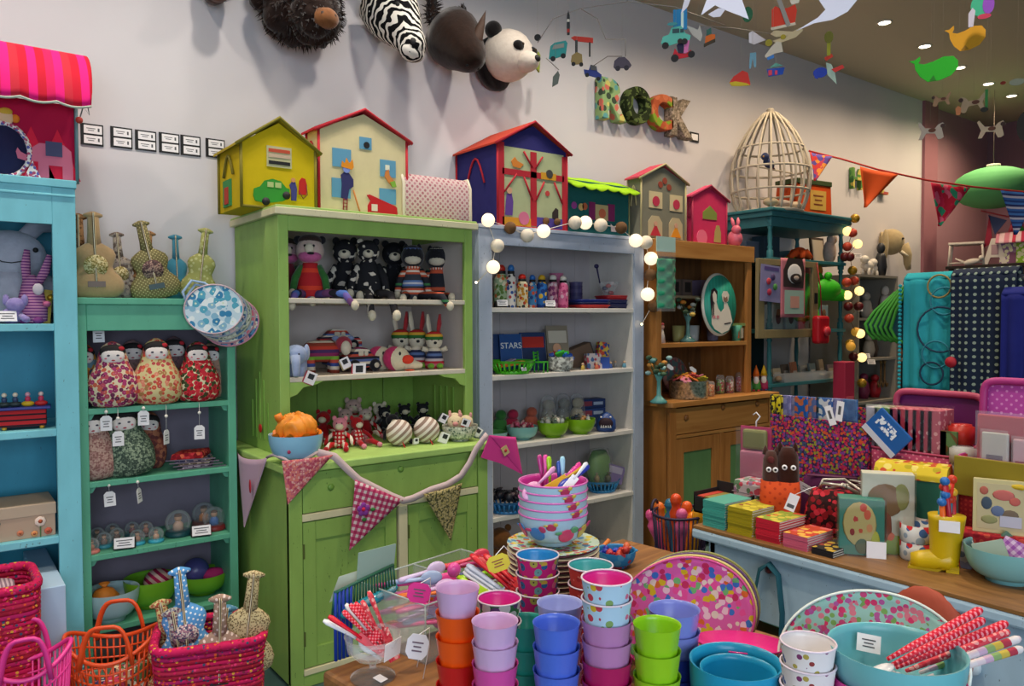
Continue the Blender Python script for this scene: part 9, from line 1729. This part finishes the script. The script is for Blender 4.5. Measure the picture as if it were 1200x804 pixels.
paper('paper_plane','grey paper leaf-shaped piece hanging lowest on the first mobile',651,93,dm,[('leaf',[(-4,9),(-3,-3),(3,-10),(5,-5),(3,5)],'5a6058')])
paper('paper_rocket','black and red paper rocket above the turquoise van',666,26,dm,[('rocket',[(-1.5,15),(-2,5),(-1.6,-8),(0,-14),(1.6,-8),(2,5),(1.5,15)],'2a2a2c'),('band',rc(-1.6,1.6,8,12),'a82a20'),('nose',rc(-1.5,1.5,-3,0),'c8c0b0')])
paper('paper_disc','black paper wheel at the left end of the first mobile',630,44,dm,[('disc',el(0,0,4,4),'1a1a1c')])
t=thing('mobile_frame','thin curved wire arms of the first paper mobile','mobile',P(680,12,d=dm),group='wire mobile arms')
for pts in([(630,50),(648,22),(680,10),(735,2),(790,8),(850,30)],[(680,10),(700,22),(710,46),(733,46),(733,66)],[(640,68),(655,82)],[(694,78),(712,66),(729,66)],[(820,30),(860,33),(905,40)]):MB().tube([P(x,y_,d=dm)-t.location for x,y_ in pts],.0016,5).build('wire_arm',plain('8a827a',.4,metal=.5),t)
MB().tube([P(735,2,d=dm)-t.location,Vector((P(735,2,d=dm).x,P(735,2,d=dm).y,CEIL))-t.location],.001,4).build('thread',plain('6a6058',.7),t)
dm=2.5
paper('paper_signpost','bright blue paper square behind the turquoise car',797,25,dm,[('square',rc(-8,8,-14,10),'1a7ab0'),('arrow',rc(1,4,-10,8),'c8e0d8')])
paper('paper_car','turquoise paper vintage car on the second mobile',792,44,dm,[('body',[(-17,6),(-15,-2),(-8,-4),(-5,-12),(6,-13),(11,-4),(17,-1),(16,4),(5,6),(-12,10)],'58b4a4'),('window',rc(-4,4,-10,-5),'2a4a50'),('window',rc(5,9,-9,-5),'2a4a50'),('wheel',el(-12,9,4,4),'1a1a1c'),('wheel',el(10,6,3.5,3.5),'1a1a1c'),('roof_rack',el(-4,-15,6,2),'3a8a90')])
paper('paper_scooter','red paper scooter with two riders on the second mobile',800,58,dm,[('body',[(-12,8),(-9,-2),(-5,4),(4,5),(9,1),(13,5),(9,9),(-8,11)],'b8182c'),('rider',[(-5,4),(-7,-5),(-3,-10),(1,-6),(2,5)],'1e1a3a'),('rider',[(1,5),(2,-8),(5,-13),(8,-10),(6,4)],'c86aa0'),('wheel',el(-9,10,4.5,4.5),'16161a'),('wheel',el(10,7,4,4),'16161a'),('head',el(-3,-9,3,3),'2a1a1a')])
paper('paper_truck','orange paper lorry on the second mobile',832,44,dm,[('body',[(-6,10),(-5,-2),(0,-4),(6,-3),(6,5)],'c8601a'),('cab',[(-4,-2),(-4,-9),(1,-11),(2,-4)],'2a5a50'),('wheels',[(-7,11),(-7,7),(6,2),(6,6)],'3a3020')])
paper('paper_fish','red and yellow paper bird on the second mobile',868,92,dm,[('body',[(-13,4),(-8,-3),(2,-9),(8,-6),(11,8),(2,8),(-6,7)],'b8281e'),('belly',[(-13,4),(-6,3),(6,6),(11,9),(0,9),(-10,8)],'b8a01e')])
paper('paper_boat','blue paper boat on the second mobile',909,82,dm,[('hull',[(-10,-2),(10,-2),(8,6),(-8,7)],'1e4aa8'),('sail',[(-7,-3),(0,-8),(8,-4)],'5a9a8a'),('spot',rc(-8,-4,0,6),'c83a4a'),('spot',rc(-1,2,1,6),'c83a5a')])
paper('paper_ladder','pale blue paper trousers shape on the second mobile',882,71,dm,[('trousers',[(-4,9),(-3,-9),(4,-9),(4,8),(2,8),(0,-2),(-2,9)],'6a9ab0')])
paper('paper_sail','white paper sail piece between the vehicles',818,38,dm,[('sail',[(-14,-10),(0,-3),(2,-9),(5,4),(3,11),(-6,3)],'b0aca4')])
paper('paper_sail','small white paper sail by the red coat',886,45,dm,[('sail',[(-8,-7),(-4,-9),(11,3),(-2,7),(-8,4)],'cfcad0')])
paper('paper_balloon','dark green paper balloon behind the white dove',876,17,dm,[('balloon',el(0,0,6,9),'1e5a3a')])
paper('paper_coat','red paper coat with white trim near the top right dove',919,20,2.4,[('coat',[(-14,-10),(-10,-14),(-4,-10),(4,-10),(12,-13),(14,-6),(12,8),(0,10),(-14,10)],'c8341e'),('collar',[(6,-18),(10,-20),(17,-18),(16,-14),(8,-13)],'d0c8b8'),('hem',[(-15,11),(12,8),(13,11),(-14,14)],'c8bca8'),('strap',[(-9,-22),(-4,-22),(7,10),(3,13)],'8e8a84')])
paper('paper_sleigh','cream paper ribbon loop under the red suit',922,40,2.4,[('ribbon',[(-18,-2),(-14,-6),(6,-2),(16,-6),(18,-2),(10,5),(-10,10),(-16,6),(2,2),(-12,2)],'b8a884'),('bell',el(-4,3,3,3),'9a8a1e'),('bell',el(-20,8,4,4),'8a8020')])
paper('paper_goose','white paper goose piece under the ribbon loop',906,58,2.4,[('body',[(-9,6),(-3,-2),(4,-9),(9,-7),(11,4),(2,5),(-8,9)],'b8b0a0'),('feet',[(-7,9),(1,6),(1,10),(-6,12)],'2a6ab0')])
paper('paper_parrot','multicoloured paper figure with a gold disc on top',970,70,2.6,[('wing',el(-8,14,8,6),'1e3aa0'),('body',[(-2,3),(4,6),(8,16),(10,30),(5,24),(0,18)],'9ab0a0'),('arm',[(4,12),(16,8),(18,12),(8,16)],'b82a24'),('tail',[(-16,12),(-14,20),(-10,22),(-13,16)],'1e3aa0'),('hat',[(-4,-2),(4,-6),(6,-2),(-2,2)],'b8301e'),('plume',rc(-1,3,-22,-4),'8a8a1e'),('disc',el(1,-25,5,7),'5a5a10')])
wb=plain('cfd2e4',.7)
paper('paper_dove','white paper dove with spread tail, left of the two at the top',840,4,2.1,[('wings',[(-18,12),(-4,-26),(20,-26),(36,22),(8,8),(-2,2)],wb),('tail',[(-10,12),(2,6),(10,8),(4,16),(-4,16)],plain('b8bacb',.7))])
paper('paper_dove','white paper dove with long wing, right of the two at the top',976,6,2.1,[('body',[(-40,24),(-16,12),(-8,4),(-20,-16),(0,-20),(14,-8),(30,-10),(38,-7),(28,-4),(16,10),(0,17),(-20,18)],wb)])
paper('paper_feather','single white paper feather at the top edge',804,4,2.3,[('feather',[(-6,12),(-2,-4),(3,-10),(6,-6),(2,4)],wb)])
gw_='0f9a12'
wh=[(-26,-12),(-20,-12),(-14,-16),(-14,-11),(-16,-8),(-10,-6),(0,-8),(10,-12),(20,-11),(25,-5),(25,3),(18,11),(6,15),(-6,15),(-14,8),(-19,-1),(-20,-8)]
paper('paper_whale','bright green felt whale hanging under the ceiling lights',1094,80,3.0,[('whale',wh,gw_),('fin',[(-4,14),(0,8),(3,15)],'0a6a0c')])
paper('paper_whale','mustard yellow felt whale hanging above the green one',1131,44,3.0,[('whale',[(x*.82,z_)for x,z_ in wh],'c08a08'),('fin',[(-4,14),(0,9),(4,14)],'8a6206')])
paper('paper_bird','teal and magenta paper parrot at the top right edge',1149,8,2.9,[('body',el(0,-2,10,13),'2a9a78'),('wing',el(8,-1,6,11),'7a3aa8'),('trim',el(4,12,7,3),'a8284a'),('feather',[(-12,22),(-12,6),(-8,0),(-5,4),(-7,22)],'b0aec0')])
dog=[(-14,8),(-12,-2),(-16,-5),(-13,-9),(-8,-7),(-5,-3),(5,-4),(11,-12),(13,-10),(9,0),(12,9),(8,9),(4,2),(-5,3),(-8,10),(-11,10)]
for i,(px,py,s,fl)in enumerate([(1141,121,1,1),(1160,152,1,-1),(1090,154,1,-1),(1104,117,.7,1)]):
 pts=[(x*fl*s,z_*s)for x,z_ in dog];paper('paper_dog',['tan spotted paper dog below the farthest lights','cream paper dog nearest the pink wall corner','grey-white paper dog before the pillar','small brown paper dog under the green whale'][i],px,py,3.6,[('dog',pts,['a89478','b8a48a','a89c90','9a7a5c'][i]),('patch',el(2*s,-1,4*s,2.4*s),'5a3424'),('ear',el(-13*fl*s,-5*s,2.5*s,2.5*s),'3a2420')],cat='mobile')
paper('paper_bone','tiny orange paper bone under the brown dog',1123,130,3.6,[('bone',[(-2,5),(-3,-3),(0,-6),(3,-3),(2,5)],'c07a50')])
paper('paper_umbrella','thin green paper stem with dark tip among the dogs',1156,117,3.4,[('stem',rc(-1.5,1.5,-12,10),'1e6a30'),('tip',el(-2,11,4,3),'101410')])
paper('paper_cloud','dark round felt ball at the right edge under the ceiling',1203,148,3.6,[('ball',el(0,0,10,18),'2a2622')])
paper('paper_fish','pale fish piece near the farthest downlight',1192,96,3.6,[('fish',el(0,0,8,4),'9aa08c'),('spot',el(-14,-1,3,2),'8a2a1e')])
